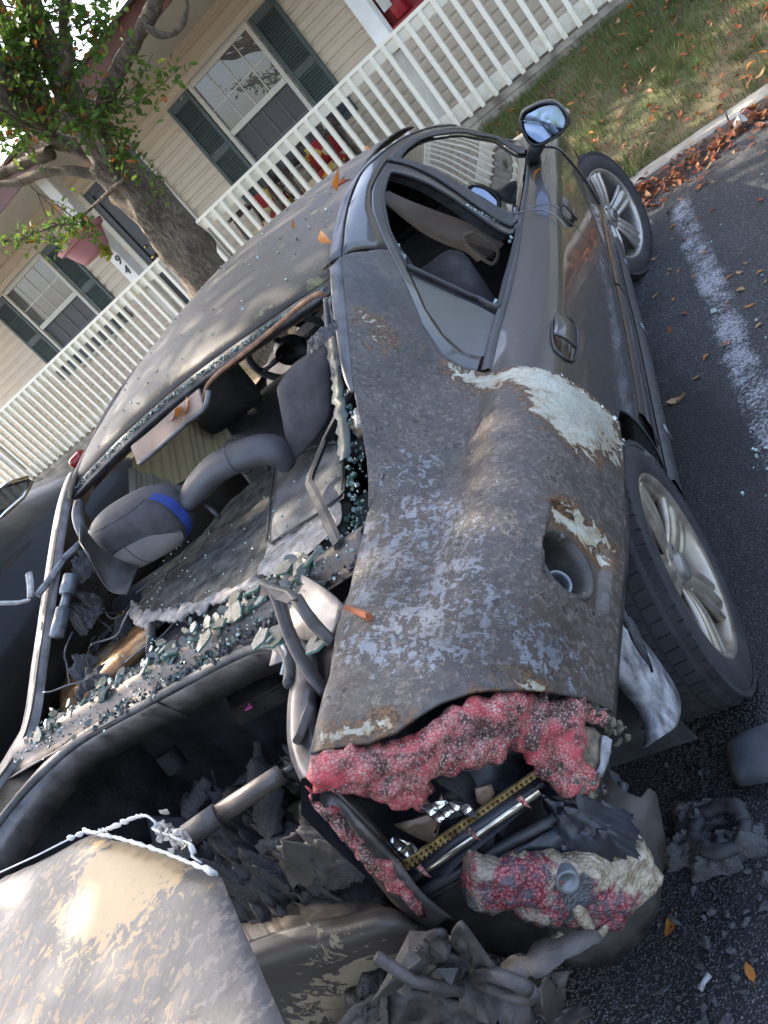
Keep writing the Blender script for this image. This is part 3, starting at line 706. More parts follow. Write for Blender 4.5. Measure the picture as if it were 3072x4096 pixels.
def window(t0, t1):
    z0, z1, zc = 1.39, 2.66, 2.05
    m = MB()
    hbox(m, t0, t0 + .05, WN - .05, WN + .01, z0, z1, .004); hbox(m, t1 - .05, t1, WN - .05, WN + .01, z0, z1, .004)
    hbox(m, t0 + .051, t1 - .051, WN - .049, WN + .01, z1 - .045, z1, .004); hbox(m, t0 - .02, t1 + .02, WN - .07, WN + .01, z0 - .035, z0 - .001, .004)
    fr = m.build('window', MAT['trim_tan'], house)
    m = MB(); hbox(m, t0 + .051, t1 - .051, WN - .046, WN - .014, zc - .032, zc + .028, .004); m.build('check_rail', MAT['trim_tan'], fr)
    m = MB(); hbox(m, t0 + .05, t1 - .05, WN - .020, WN - .016, zc + .02, z1 - .04); m.build('upper_pane', MAT['pane'], fr)
    m = MB(); hbox(m, t0 + .05, t1 - .05, WN - .002, WN + .002, z0, zc - .02); m.build('lower_pane', MAT['screen'], fr)
    w = t1 - t0 - .1
    for j in range(3):
        t = t0 + .05 + w * (j + 1) / 4
        m = MB(); hbox(m, t - .006, t + .006, WN - .027, WN - .0205, zc + .029, z1 - .046); m.build('muntin', MAT['trim_tan'], fr)
        m = MB(); hbox(m, t - .006, t + .006, WN - .012, WN - .003, z0 + .002, zc - .034); m.build('muntin', MAT['grey_cloth'], fr)
    m = MB(); hbox(m, t0 + .051, t1 - .051, WN - .0285, WN - .0215, 2.318, 2.331); m.build('muntin', MAT['trim_tan'], fr)
    m = MB(); hbox(m, t0 + .051, t1 - .051, WN - .0125, WN - .0035, 1.695, 1.707); m.build('muntin', MAT['grey_cloth'], fr)
window(-3.085, -2.14); window(-7.10, -6.13)
def shutter(t0, t1):
    z0, z1 = 1.38, 2.655; m = MB(); w = .045
    hbox(m, t0, t0 + w, WN - .045, WN - .017, z0, z1, .003); hbox(m, t1 - w, t1, WN - .045, WN - .017, z0, z1, .003)
    for a, b in ((z0, z0 + .06), (1.965, 2.045), (z1 - .085, z1)): hbox(m, t0 + w + .0005, t1 - w - .0005, WN - .044, WN - .018, a, b, .003)
    hbox(m, t0 + .02, t1 - .02, WN - .022, WN - .0172, z0 + .02, z1 - .02)
    sh = m.build('shutter', MAT['shutter'], house)
    me = None
    for a, b in ((1.447, 1.96), (2.05, 2.565)):
        k = 17
        for j in range(k):
            z = a + (b - a) * (j + .5) / k
            mb = MB(); mb.box(hp((t0 + t1) / 2, WN - .032, z), (t1 - t0 - 2 * w - .002, .006, .030), HM @ Matrix.Rotation(rad(-38), 3, 'X'))
            mb.build('louvre', MAT['shutter'], sh)
for a, b in ((-3.45, -3.105), (-2.12, -1.775), (-7.465, -7.12), (-6.105, -5.78)): shutter(a, b)
def door():
    m = MB(); hbox(m, -5.03, -4.95, WN - .03, WN + .02, .76, 2.72, .004); hbox(m, -4.17, -4.09, WN - .03, WN + .02, .76, 2.72, .004); hbox(m, -4.949, -4.171, WN - .029, WN + .02, 2.64, 2.72, .004)
    d = m.build('door', MAT['door_dark'], house)
    m = MB(); hbox(m, -4.948, -4.172, WN - .008, WN + .03, .765, 2.638)
    for a, b in ((-4.86, -4.60), (-4.52, -4.26)):
        for c, e in ((.9, 1.5), (1.62, 2.5)): hbox(m, a, b, WN - .02, WN - .0085, c, e, .008)
    m.build('door_leaf', MAT['door_dark'], d)
    m = MB(); m.lathe([(0, -.02), (.02, -.02), (.026, 0), (.02, .02), (.008, .03), (.008, .06)], hp(-4.88, WN - .055, 1.72), HN_, 14); m.lathe([(.0, -.01), (.014, -.01), (.016, .01), (.016, .03)], hp(-4.88, WN - .035, 1.86), HN_, 12); m.build('knob', MAT['brass'], d, smooth=True)
    for a, b in ((-5.10, -5.033), (-4.087, -4.055)):
        m = MB(); hbox(m, a, b, WN - .05, WN + .0, .76, 2.76, .004); m.build('door_casing', MAT['trim_tan'], house)
door()
m = MB(); hbox(m, -11, 4, 6.0, 8.0, .2, .745, .01); m.build('porch_slab', MAT['concrete'], house)
m = MB(); hbox(m, -11, 4, 5.985, 6.02, .70, .755, .004); m.build('slab_nosing', MAT['concrete'], house)
m = MB(); hbox(m, -11, 4, 5.80, WN - .02, 2.975, 3.0); m.build('porch_ceiling', MAT['soffit'], house)
m = MB(); hbox(m, -11, 4, 5.775, 5.80, 2.97, 3.20, .004); m.build('fascia', MAT['fascia'], house)
m = MB(); rows = []
for i in range(14):
    n0 = 5.72 + i * .42; z0 = 3.21 + i * .42 * .10
    rows += [[hp(-11.3, n0, z0), hp(4.3, n0, z0)], [hp(-11.3, n0 + .42, z0 + .42 * .10 - .012), hp(4.3, n0 + .42, z0 + .42 * .10 - .012)]]
m.grid(rows); m.build('roof', MAT['shingle'], house, solid=.03)
for t in (-.88, -4.48, -8.2, 2.75):
    m = MB(); hbox(m, t, t + .145, 6.08, 6.225, .746, 2.974, .006); p = m.build('porch_post', MAT['white_paint'], house)
    if t == -4.48:
        for ch, z, dx in (('4', 1.99, 0), ('9', 1.865, .012), ('4', 1.735, .0)):
            cu = bpy.data.curves.new('numeral', 'FONT'); cu.body = ch; cu.size = .135; cu.extrude = .004; cu.shear = .25; cu.align_x = 'CENTER'
            tmp = bpy.data.objects.new('tmp', cu); COL.objects.link(tmp); bpy.context.view_layer.update()
            me = bpy.data.meshes.new_from_object(tmp); bpy.data.objects.remove(tmp)
            mt = Matrix.Translation(hp(t + .072 + dx, 6.074, z) - Vector(house.location)) @ (HM @ Matrix.Rotation(rad(90), 3, 'X')).to_4x4()
            me.transform(mt); me.materials.clear(); me.materials.append(MAT['black']); o = bpy.data.objects.new('numeral', me); COL.objects.link(o); o.parent = p
def railing(t0, t1, label):
    rt = thing('porch_railing', label, 'railing', hp((t0 + t1) / 2, 6.0, .745), 'porch railings')
    m = MB(); hbox(m, t0, t1, 6.001, 6.04, 1.535, 1.625, .004); hbox(m, t0 - .01, t1 + .01, 5.985, 6.07, 1.626, 1.66, .005); m.build('top_rail', MAT['rail'], rt)
    m = MB(); hbox(m, t0, t1, 6.001, 6.04, .775, .905, .004); m.build('bottom_rail', MAT['rail'], rt)
    t = -.551 + .1315 * math.ceil((t0 + .551) / .1315); me = None
    while t < t1:
        if me is None:
            mb = MB(); hb = [(-.019, -.019), (.019, -.019), (.019, .019), (-.019, .019)]
            P = [Vector((a, b, z + (0.012 if (z < 0 and b > 0) else 0))) for z in (-.435, .435) for a, b in hb]
            mb.add(P, [(3, 2, 1, 0), (4, 5, 6, 7), (0, 1, 5, 4), (1, 2, 6, 5), (2, 3, 7, 6), (3, 0, 4, 7)])
            me = bpy.data.meshes.new('baluster'); me.from_pydata(mb.v, [], mb.f); me.materials.append(MAT['rail'])
        o = bpy.data.objects.new('baluster', me); COL.objects.link(o); o.parent = rt
        o.matrix_local = Matrix.Translation(hp(t, 5.980, 1.195) - Vector(rt.location)) @ (HM @ Matrix.Rotation(rnd.uniform(-.006, .006), 3, 'Y')).to_4x4()
        t += .1315
    for tt in (t0 + .02, t1 - .02):
        m = MB(); hbox(m, tt - .03, tt + .03, 6.0415, 6.08, .75, 1.62, .004); m.build('end_post', MAT['rail'], rt)
railing(-3.42, 3.6, 'white porch railing with grimy lower rail, between the tree and the lawn')
railing(-10.5, -3.93, 'bright white porch railing left of the tree, below the hanging pink pot')

# ---- porch things
def chair(t, lab, grp):
    c = thing('porch_chair', lab, 'chair', hp(t, 6.75, .746), grp)
    m = MB()
    for dt in (-.27, .27):
        m.tube([hp(t + dt, 6.45, .75), hp(t + dt, 6.5, 1.15), hp(t + dt, 6.56, 1.40), hp(t + dt, 6.75, 1.42), hp(t + dt, 6.98, 1.40)], .026, 8)
        m.tube([hp(t + dt, 7.05, .75), hp(t + dt, 6.99, 1.2), hp(t + dt * .9, 7.06, 1.52)], .026, 8)
    m.tube([hp(t - .25, 7.06, 1.52), hp(t, 7.07, 1.58), hp(t + .25, 7.06, 1.52)], .022, 8); m.build('frame', MAT['chair_brown'], c, smooth=True)
    m = MB()
    for i in range(-3, 4):
        a = t + i * .075
        m.tube([hp(a - .05, 7.02, 1.10), hp(a + .05, 7.05, 1.52)], .008, 5); m.tube([hp(a + .05, 7.02, 1.10), hp(a - .05, 7.05, 1.52)], .008, 5)
    for z in (1.2, 1.32, 1.43): m.tube([hp(t - .24, 7.04, z), hp(t + .24, 7.04, z)], .009, 5)
    m.build('lattice_back', MAT['chair_brown'], c, smooth=True)
    m = MB(); m.box(hp(t, 6.73, 1.15), (.52, .5, .11), HM, .04); m.build('seat_cushion', MAT['cushion'], c, smooth=True)
    m = MB(); m.box(hp(t + .02, 6.9, 1.30), (.36, .12, .30), HM @ Matrix.Rotation(rad(12), 3, 'X'), .05); m.build('pillow', MAT['cushion'], c, smooth=True)
    for dt in (-.29, .29):
        m = MB(); m.box(hp(t + dt, 6.72, 1.44), (.07, .46, .035), HM, .012); m.build('armrest', MAT['chair_brown'], c)
chair(-3.02, 'bronze lattice patio chair with red and yellow cushions, nearer the house door', 'porch chairs')
chair(-2.22, 'bronze lattice patio chair with red and yellow cushions under the middle of the window', 'porch chairs')
x = thing('extinguisher_cabinet', 'red fire extinguisher cabinet on the porch wall beside the white post', 'cabinet', hp(-.80, 7.2, 1.9))
m = MB()
for a, b, c, d in ((-1.06, -1.015, 1.66, 2.22), (-.60, -.555, 1.66, 2.22), (-1.0145, -.6005, 1.66, 1.70), (-1.0145, -.6005, 2.18, 2.22)): hbox(m, a, b, 7.12, 7.285, c, d, .006)
hbox(m, -1.05, -.57, 7.270, 7.284, 1.67, 2.21); m.build('case', MAT['red_enamel'], x)
m = MB(); m.lathe([(0, 0), (.07, 0), (.08, .02), (.08, .30), (.05, .36), (.025, .38), (.025, .42), (0, .42)], hp(-.86, 7.19, 1.71), (0, 0, 1), 20); m.build('cylinder', MAT['red_enamel'], x, smooth=True)
m = MB(); m.tube([hp(-.86, 7.14, 2.08), hp(-.78, 7.12, 2.0), hp(-.77, 7.11, 1.85)], .012, 8); m.lathe([(0, -.02), (.03, -.02), (.03, .03), (0, .03)], hp(-.86, 7.19, 2.13), HT_, 12); m.build('hose', MAT['steelcyl'], x, smooth=True)
m = MB(); hbox(m, -.965, -.865, 7.098, 7.102, 1.84, 2.0); m.build('paper_tag', MAT['paper'], x)
x = thing('hanging_planter', 'dusty pink hanging plant pot beside the post numbered 494', 'planter', hp(-4.40, 5.9, 2.07))
m = MB(); m.lathe([(0, 0), (.155, 0), (.165, .015), (.175, .02), (.245, .19), (.285, .20), (.30, .25), (.285, .255), (.235, .20), (0, .18)], hp(-4.40, 5.9, 2.07), (0, 0, 1), 40); m.build('pot', MAT['pot'], x, smooth=True, auto=35)
m = MB()
for a in (0, 2.1, 4.2): m.tube([hp(-4.40 + .28 * math.cos(a), 5.9 + .28 * math.sin(a), 2.32), hp(-4.40, 5.9, 2.85)], .004, 5)
m.tube([hp(-4.40, 5.9, 2.85), hp(-4.40, 5.9, 2.97)], .005, 5); m.build('hanger', MAT['dark_trim'], x)
def leafcloud(m, c, R, k, L, r, w=.3, flat=1.0):
    for i in range(k):
        d = Vector((r.gauss(0, 1), r.gauss(0, 1), r.gauss(0, 1))); d = d.normalized() * (r.random() ** .45)
        p = Vector(c) + Vector((d.x * R[0], d.y * R[1], d.z * R[2])); s = L * r.uniform(.7, 1.25)
        q = rot_xyz((r.uniform(-1.1, 1.1), r.uniform(-1.0, 1.0), r.uniform(0, 6.3))) * s
        b = len(m.v); m.v.extend([tuple(p + q @ Vector(v)) for v in ((-.5, 0, 0), (-.15, -w, .05), (-.15, w, .05), (.22, -w * .8, .04), (.22, w * .8, .04), (.58, 0, -.08), (0, 0, -.04))])
        m.f.extend([(b, b + 1, b + 6), (b, b + 6, b + 2), (b + 1, b + 3, b + 6), (b + 2, b + 6, b + 4), (b + 3, b + 5, b + 6), (b + 4, b + 6, b + 5)])
r = random.Random(21); m = MB()
leafcloud(m, hp(-4.22, 5.80, 2.03), (.05, .05, .08), 26, .07, r); leafcloud(m, hp(-4.40, 5.9, 2.36), (.24, .24, .06), 60, .07, r); m.build('trailing_plant', MAT['yellow_leaf'], x, kind='stuff')

# ================================================================ TREES
def limb(path, r0, r1, k=26, amp=.012, n=14):
    P = spline(path, k); R = [r0 + (r1 - r0) * i / (k - 1) for i in range(k)]
    m = MB(); m.tube(P, R, n)
    for i, v in enumerate(m.v):
        q = Vector(v); w = nz(q.x * 7, q.y * 7, q.z * 3.5, 4); c = Vector(P[min(i // n, k - 1)]); d = q - c
        m.v[i] = tuple(c + d * (1 + w * amp / max(R[min(i // n, k - 1)], .01) * 1.4))
    return m
def yard_tree():
    tr = thing('crepe_tree', 'grey barked spreading tree on the lawn between the burnt car and the porch', 'tree', hp(-2.95, 4.9, .35))
    base = hp(-2.95, 4.9, .25)
    limb([base, *[(-2.458,5.141,1.193),(-2.386,5.135,1.561),(-2.389,5.135,1.906),(-2.389,5.135,2.191),(-2.390,5.135,2.468)]], .24, .175, 34, .05, 20).build('trunk', MAT['bark'], tr, smooth=True)
    L = [([(-2.361,5.082,2.361),(-2.282,5.075,2.710),(-2.154,5.064,3.053),(-2.027,5.052,3.293),(-1.894,5.040,3.529),(-1.682,5.021,3.825)], .13, .075),
         ([(-2.311,5.028,2.394),(-2.157,5.014,2.626),(-1.921,4.993,2.716),(-1.658,4.969,2.771),(-1.414,4.947,2.800),(-1.172,4.925,2.836),(-0.914,4.902,2.909)], .075, .05),
         ([(-1.288,4.885,2.807),(-1.236,4.881,2.692),(-1.148,4.873,2.628),(-1.036,4.863,2.630),(-0.928,4.853,2.679),(-0.832,4.844,2.777)], .02, .011),
         ([(-2.430,5.239,2.445),(-2.601,5.255,2.700),(-2.737,5.267,2.954),(-2.750,5.268,3.232),(-2.716,5.265,3.530),(-2.670,5.261,3.868)], .075, .05),
         ([(-2.366,5.033,2.245),(-2.581,5.052,2.497),(-2.856,5.077,2.704),(-3.182,5.106,2.840),(-3.528,5.137,3.074)], .05, .03),
         ([(-2.749,5.168,2.786),(-2.990,5.189,2.876),(-3.310,5.218,2.975),(-3.720,5.255,3.035)], .06, .03),
         ([(-2.112,4.909,2.989),(-1.889,4.889,3.050),(-1.777,4.879,3.190),(-1.564,4.860,3.312)], .05, .03),
         ([(-2.201,4.817,2.218),(-2.803,4.871,2.275),(-3.082,4.896,2.384),(-3.446,4.929,2.500)], .016, .006)]
    for p, a, b in L: limb(p, a, b, 26, .012, 10).build('limb', MAT['bark'], tr, smooth=True)
    r = random.Random(17)
    def twig(a, b, k, sp, sz, sag=.05):
        m = MB(); a, b = Vector(a), Vector(b); mid = (a + b) / 2 + Vector((0, 0, -sag))
        P = spline([a, mid, b], 9); m.tube(P, [.008 - .0006 * i for i in range(9)], 5); m.build('twig', MAT['bark'], tr)
        m = MB()
        for i in range(k):
            q = P[int(r.random() ** .7 * 8)] + np.array([r.gauss(0, sp), r.gauss(0, sp), r.gauss(0, sp)]); leafcloud(m, q, (.02, .02, .02), 1, sz, r, .26)
        return m
    crown = MB()
    def merge(m): crown.add(m.v, m.f)
    for a, b, k, sp in (
        ((-2.074,4.906,2.651),(-1.190,4.726,2.429),60,.055), ((-1.985,4.898,2.645),(-1.337,4.789,2.627),45,.06), ((-2.018,4.901,2.608),(-1.978,4.847,2.317),46,.055), ((-2.022,4.901,2.548),(-2.276,4.924,2.242),36,.05),
        ((-2.106,4.909,2.903),(-1.793,4.730,2.631),50,.07), ((-2.258,4.822,2.922),(-2.073,4.755,2.543),60,.07), ((-2.395,4.835,2.945),(-1.980,4.747,2.677),50,.07), ((-1.919,4.892,3.074),(-1.647,4.767,2.875),34,.06),
        ((-1.946,4.995,3.465),(-1.825,4.884,3.266),50,.07), ((-2.204,5.018,3.521),(-2.088,4.907,3.248),46,.07), ((-2.461,4.941,3.345),(-2.297,4.826,3.074),46,.08), ((-1.658,4.869,3.206),(-1.410,4.746,2.981),34,.06), ((-1.741,4.876,3.086),(-1.502,4.754,3.000),30,.05),
        ((-2.043,4.903,3.593),(-1.634,4.866,3.223),70,.08), ((-2.251,4.972,3.330),(-2.115,4.910,3.032),80,.09), ((-2.290,4.976,3.480),(-1.929,4.893,3.198),80,.09), ((-2.274,4.974,3.228),(-1.856,4.886,2.985),60,.08), ((-1.817,4.933,3.216),(-1.436,4.848,3.062),60,.08), ((-2.800,5.022,3.178),(-2.693,4.962,2.934),60,.08), ((-2.180,5.016,3.578),(-2.052,4.954,3.366),60,.08), ((-2.582,5.002,3.307),(-2.369,4.933,3.047),60,.08), ((-1.906,4.891,3.592),(-1.337,4.840,3.090),60,.09), ((-2.622,4.855,3.162),(-2.420,4.736,2.844),36,.07), ((-2.826,4.873,3.063),(-2.654,4.757,2.831),30,.06),
        ((-3.101,4.898,2.445),(-2.666,4.759,2.213),34,.05), ((-3.299,4.916,2.492),(-2.990,4.788,2.236),32,.05), ((-3.595,4.943,2.608),(-3.222,4.809,2.476),34,.05), ((-2.876,4.878,2.470),(-2.712,4.763,2.083),26,.05), ((-2.064,4.905,2.083),(-2.177,4.915,1.918),10,.04), ((-2.113,4.859,2.311),(-2.006,4.850,2.078),16,.05)):
        merge(twig(a, b, int(k * 1.7), sp * 1.15, .068))
    crown.build('foliage', MAT['leaf'], tr, kind='stuff')
    # the crown overhead, above the picture
    top = MB(); rr = random.Random(33)
    for i in range(470):
        a = rr.uniform(0, 6.28); q = rr.random() ** .5
        c = Vector((-3.0 + 3.7 * q * math.cos(a), 2.0 + 4.6 * q * math.sin(a), rr.uniform(4.0, 6.4)))
        leafcloud(top, c, (.62, .62, .34), 42, .12, rr, .3)
    for i in range(26):      # leaf clusters added across the sun's path to shade the boot lid
        leafcloud(top, (-3.3 + rr.uniform(-.8, .8), .25 + rr.uniform(-.9, .6), 5.1 + rr.uniform(-.5, .5)), (.5, .5, .3), 42, .12, rr, .3)
    top.build('upper_crown', MAT['leaf'], tr, kind='stuff')
    for e in ((-5.2, 3.4, 5.2), (-1.0, 3.2, 5.4), (-2.4, 1.6, 5.3), (-4.6, 6.0, 5.4), (-.8, 5.2, 5.2)):
        limb([hp(-3.0, 4.9, 2.9), Vector(hp(-3.0, 4.9, 3.4)).lerp(Vector(e), .45) + Vector((0, 0, .35)), e], .09, .02, 18, .01, 8).build('limb', MAT['bark'], tr, smooth=True)
yard_tree()
def far_tree(x, y, h, R, label, seed):
    tr = thing('shade_tree', label, 'tree', (x, y, 0)); r = random.Random(seed)
    limb([(x, y, 0), (x + .1, y, h * .3), (x - .1, y + .1, h * .75)], .2, .07, 16, .02, 10).build('trunk', MAT['bark'], tr, smooth=True)
    m = MB()
    for i in range(70):
        d = Vector((r.gauss(0, 1), r.gauss(0, 1), r.gauss(0, 1))).normalized() * r.random() ** .4
        leafcloud(m, (x + d.x * R, y + d.y * R, h * .68 + d.z * h * .32), (.6, .6, .45), 26, .22, r, .3)
    m.build('crown', MAT['leaf'], tr, kind='stuff')

# ================================================================ THE BURNT CAR (x right, y forward, rear axle at y = 0)
SEC = [(-0.95, [(0.605, 0.985), (0.62, 0.985), (0.645, 0.977), (0.67, 0.966), (0.7, 0.952), (0.75, 0.92), (0.795, 0.865), (0.82, 0.78), (0.825, 0.66), (0.82, 0.5), (0.78, 0.3)]), (-0.7, [(0.575, 0.995), (0.595, 0.995), (0.625, 0.987), (0.66, 0.972), (0.7, 0.955), (0.77, 0.925), (0.828, 0.872), (0.853, 0.785), (0.858, 0.66), (0.855, 0.5), (0.82, 0.3)]), (-0.42, [(0.548, 0.985), (0.568, 0.986), (0.605, 0.98), (0.65, 0.96), (0.71, 0.93), (0.785, 0.929), (0.85, 0.88), (0.878, 0.79), (0.888, 0.66), (0.885, 0.5), (0.85, 0.3)]), (-0.2, [(0.545, 1.075), (0.563, 1.068), (0.598, 1.03), (0.645, 0.978), (0.715, 0.926), (0.797, 0.931), (0.862, 0.885), (0.889, 0.8), (0.9, 0.66), (0.89, 0.45), (0.855, 0.25)]), (0, [(0.543, 1.165), (0.563, 1.153), (0.602, 1.095), (0.655, 1.003), (0.725, 0.931), (0.807, 0.927), (0.868, 0.88), (0.893, 0.8), (0.905, 0.65), (0.89, 0.42), (0.855, 0.25)]), (0.3, [(0.54, 1.287), (0.568, 1.268), (0.622, 1.175), (0.69, 1.02), (0.748, 0.942), (0.82, 0.908), (0.872, 0.868), (0.892, 0.8), (0.905, 0.63), (0.888, 0.42), (0.855, 0.25)]), (0.6, [(0.545, 1.335), (0.58, 1.312), (0.64, 1.2), (0.715, 0.975), (0.76, 0.925), (0.825, 0.895), (0.872, 0.858), (0.888, 0.795), (0.9, 0.6), (0.885, 0.42), (0.852, 0.25)]), (1.35, [(0.555, 1.362), (0.595, 1.337), (0.655, 1.212), (0.735, 0.94), (0.768, 0.908), (0.825, 0.882), (0.868, 0.845), (0.88, 0.785), (0.89, 0.6), (0.876, 0.42), (0.845, 0.25)]), (1.8, [(0.555, 1.305), (0.592, 1.284), (0.652, 1.155), (0.725, 0.925), (0.762, 0.892), (0.815, 0.868), (0.858, 0.83), (0.872, 0.775), (0.88, 0.6), (0.865, 0.42), (0.835, 0.25)]), (2.3, [(0.56, 1.135), (0.598, 1.115), (0.648, 1.035), (0.7, 0.905), (0.74, 0.875), (0.795, 0.85), (0.842, 0.81), (0.858, 0.75), (0.868, 0.6), (0.855, 0.42), (0.825, 0.25)]), (2.75, [(0.6, 0.93), (0.62, 0.92), (0.65, 0.9), (0.685, 0.88), (0.72, 0.86), (0.775, 0.83), (0.825, 0.785), (0.845, 0.74), (0.855, 0.62), (0.85, 0.45), (0.82, 0.25)]), (3.45, [(0.52, 0.8), (0.54, 0.795), (0.57, 0.785), (0.6, 0.77), (0.63, 0.755), (0.68, 0.72), (0.72, 0.67), (0.74, 0.61), (0.75, 0.5), (0.74, 0.4), (0.7, 0.25)])]
SY = np.array([a for a, _ in SEC]); SP = np.array([b for _, b in SEC], float); KS = np.arange(11.)
def cr(x, xs, ys):
    n = len(xs); i = int(min(max(np.searchsorted(xs, x) - 1, 0), n - 2)); h = xs[i + 1] - xs[i]; t = (x - xs[i]) / h
    def m(j):
        if j == 0: return (ys[1] - ys[0]) / (xs[1] - xs[0])
        if j == n - 1: return (ys[-1] - ys[-2]) / (xs[-1] - xs[-2])
        a = (ys[j] - ys[j - 1]) / (xs[j] - xs[j - 1]); b = (ys[j + 1] - ys[j]) / (xs[j + 1] - xs[j]); w = (xs[j] - xs[j - 1]) / (xs[j + 1] - xs[j - 1])
        return b * w + a * (1 - w)
    t2, t3 = t * t, t * t * t
    return ys[i] * (2 * t3 - 3 * t2 + 1) + h * m(i) * (t3 - 2 * t2 + t) + ys[i + 1] * (-2 * t3 + 3 * t2) + h * m(i + 1) * (t3 - t2)
def S(y, s, off=0.0):
    """point of the body side at station y and girth s (0 gutter .. 10 sill); off moves outward"""
    row = cr(y, SY, SP); p = cr(s, KS, row); P = np.array([p[0], y, p[1]])
    if off:
        q = cr(s + .05, KS, row) - cr(s - .05, KS, row); q /= max(np.hypot(*q), 1e-9); P[0] -= q[1] * off; P[2] += q[0] * off
    return P
def onS(G, off=0.0, mir=False):
    R = [[S(p[0], p[1], off) for p in row] for row in G]
    if mir: R = [[p * np.array([-1, 1, 1]) for p in row] for row in R]
    return R
def strip(P, Q, n, k=3, off=0.0, sm=False):
    """rows between two (y, s) polylines"""
    f = spline if sm else resample
    P, Q = f(P, n), f(Q, n)
    return [[S(*(P[i] * (1 - j / k) + Q[i] * (j / k)), off) for i in range(n)] for j in range(k + 1)]
def dent(G, poly, depth, ramp_, sc=.055):
    """inward offsets for grid points that lie inside a (y, s) outline"""
    pl = [(a, b * sc) for a, b in poly]; out = np.zeros(G.shape[:2])
    for i in range(G.shape[0]):
        for j in range(G.shape[1]):
            p = (G[i, j, 0], G[i, j, 1] * sc)
            if inpoly(p, pl):
                t = min(1, edist(p, pl) / ramp_); out[i, j] = -depth * t * t * (3 - 2 * t)
    return out
car = thing('burnt_car', 'dark grey saloon with burnt-out tail, missing rear window and melted lamp', 'car', (0, .9, 0))
gs = MB()

# ---- right rear quarter panel
QL = [(0.344,0.778),(0.170,1.040),(-0.006,1.021),(-0.078,1.069),(-0.167,1.294),(-0.243,1.353),(-0.310,1.307),(-0.366,1.284),(-0.446,0.364),(-0.604,0.367),(-0.763,0.497),(-0.897,-0.500)]
QR = [(0.132,7.954),(-0.086,8.010),(-0.243,8.034),(-0.452,7.907),(-0.582,7.859),(-0.656,7.858),(-0.709,7.848)]
QT = [(0.344,0.778),(0.405,1.462),(0.468,1.824),(0.358,2.226),(0.226,2.595),(0.146,3.055),(0.122,3.576),(0.120,3.903),(0.085,4.618),(0.061,5.522),(0.058,6.122),(0.084,6.914),(0.115,7.494),(0.132,7.954)]
QB = [(-0.897,-0.500),(-0.901,1.463),(-0.897,3.178),(-0.885,4.110),(-0.864,4.454),(-0.835,4.900),(-0.815,5.358),(-0.797,5.969),(-0.762,6.799),(-0.717,7.671),(-0.709,7.848)]
FR = [(-0.381,6.299),(-0.365,6.488),(-0.363,6.988),(-0.361,7.497),(-0.374,7.696),(-0.414,7.713),(-0.537,7.641),(-0.559,7.458),(-0.570,6.842),(-0.567,6.223),(-0.479,6.219)]
FC = [(-0.492,6.851)]
CREAM = [[(0.149,3.021),(0.118,3.581),(0.077,4.632),(0.057,5.527),(0.060,6.279),(0.087,7.043),(0.113,7.595),(0.129,7.984),(-0.011,7.973),(-0.121,7.454),(-0.181,6.779),(-0.178,6.137),(-0.113,5.798),(-0.041,5.565),(-0.008,4.922),(0.059,3.867),(0.085,3.376)],
         [(0.136,1.668),(0.164,1.986),(0.128,1.959),(0.086,1.724)], [(-0.888,0.220),(-0.890,2.749),(-0.874,3.963),(-0.863,3.789),(-0.874,2.258),(-0.874,0.666)], [(-0.792,5.876),(-0.774,6.271),(-0.781,6.284),(-0.799,5.890)],
         [(-0.387,6.356),(-0.375,6.624),(-0.374,7.152),(-0.372,7.425),(-0.410,7.304),(-0.405,6.899),(-0.404,6.526)]]
ASH = [(-0.523,4.071),(-0.350,3.128),(-0.455,2.793),(-0.625,3.537),(-0.718,4.418),(-0.419,4.132),(-0.690,6.513),(-0.712,6.261),(-0.707,3.004),(-0.224,2.959),(-0.444,1.298),(-0.156,4.029),(-0.709,6.870),(-0.686,4.953),(-0.601,4.217),(-0.546,2.735)]
ASHR = [.13, .13, .10, .12, .11, .06, .07, .06, .09, .07, .06, .06, .05, .08, .09, .09]
def quarter():
    G = coons(QL, QR, QT, QB, 190, 210, smooth=False)
    D = dent(G, FR, .014, .008)
    c = S(*FC[0]); ta = S(FC[0][0] + .02, FC[0][1]) - S(FC[0][0] - .02, FC[0][1]); tb = S(FC[0][0], FC[0][1] + .2) - S(FC[0][0], FC[0][1] - .2); fn_ = np.cross(ta, tb); fn_ /= np.linalg.norm(fn_); V = [[S(G[i, j, 0], G[i, j, 1], D[i, j]) for j in range(G.shape[1])] for i in range(G.shape[0])]
    # wheel-lip and rear edges are bent, the surface is slightly buckled by the heat
    ash, cream, clean = [], [], []
    ac = [S(*a) for a in ASH]; cp = [[(a, b * .055) for a, b in pl] for pl in CREAM]
    for i in range(G.shape[0]):
        for j in range(G.shape[1]):
            p = V[i][j]; y, s = G[i, j]
            p[2] += .0035 * nz(p[0] * 9, p[1] * 9, 4, 3)
            ash.append(min(1.2, sum(math.exp(-((p - a) ** 2).sum() / (r * r) * 1.6) for a, r in zip(ac, ASHR))))
            q = (y, s * .055); e = -9
            for pl in cp:
                d = edist(q, pl); e = max(e, d if inpoly(q, pl) else -d)
            cream.append(min(1, max(0, .5 + e / .12)))
            # soot only, unflaked: the front of the pillar and the strip along the lamp
            cl = min(1, max(0, (y - .02) / .22)) if s < 6 else 0
            cl = max(cl, 1 - min(1, i and (G.shape[0] - 1 - i) / 14.))
            clean.append(min(1, cl + (1 if D[i, j] < -.002 else 0)))
    m = MB(); m.grid(V)
    # opening for the filler bowl
    keep = []
    for f in m.f:
        q = np.mean([m.v[k] for k in f], 0)
        if np.linalg.norm((q - c) - fn_ * np.dot(q - c, fn_)) > .060 or q[0] < .7: keep.append(f)
    m.f = keep
    return m.build('rear_quarter_panel', MAT['flaked'], car, smooth=True, solid=.005, attrs={'ash': ash, 'cream': cream, 'clean': clean})
qp = quarter()
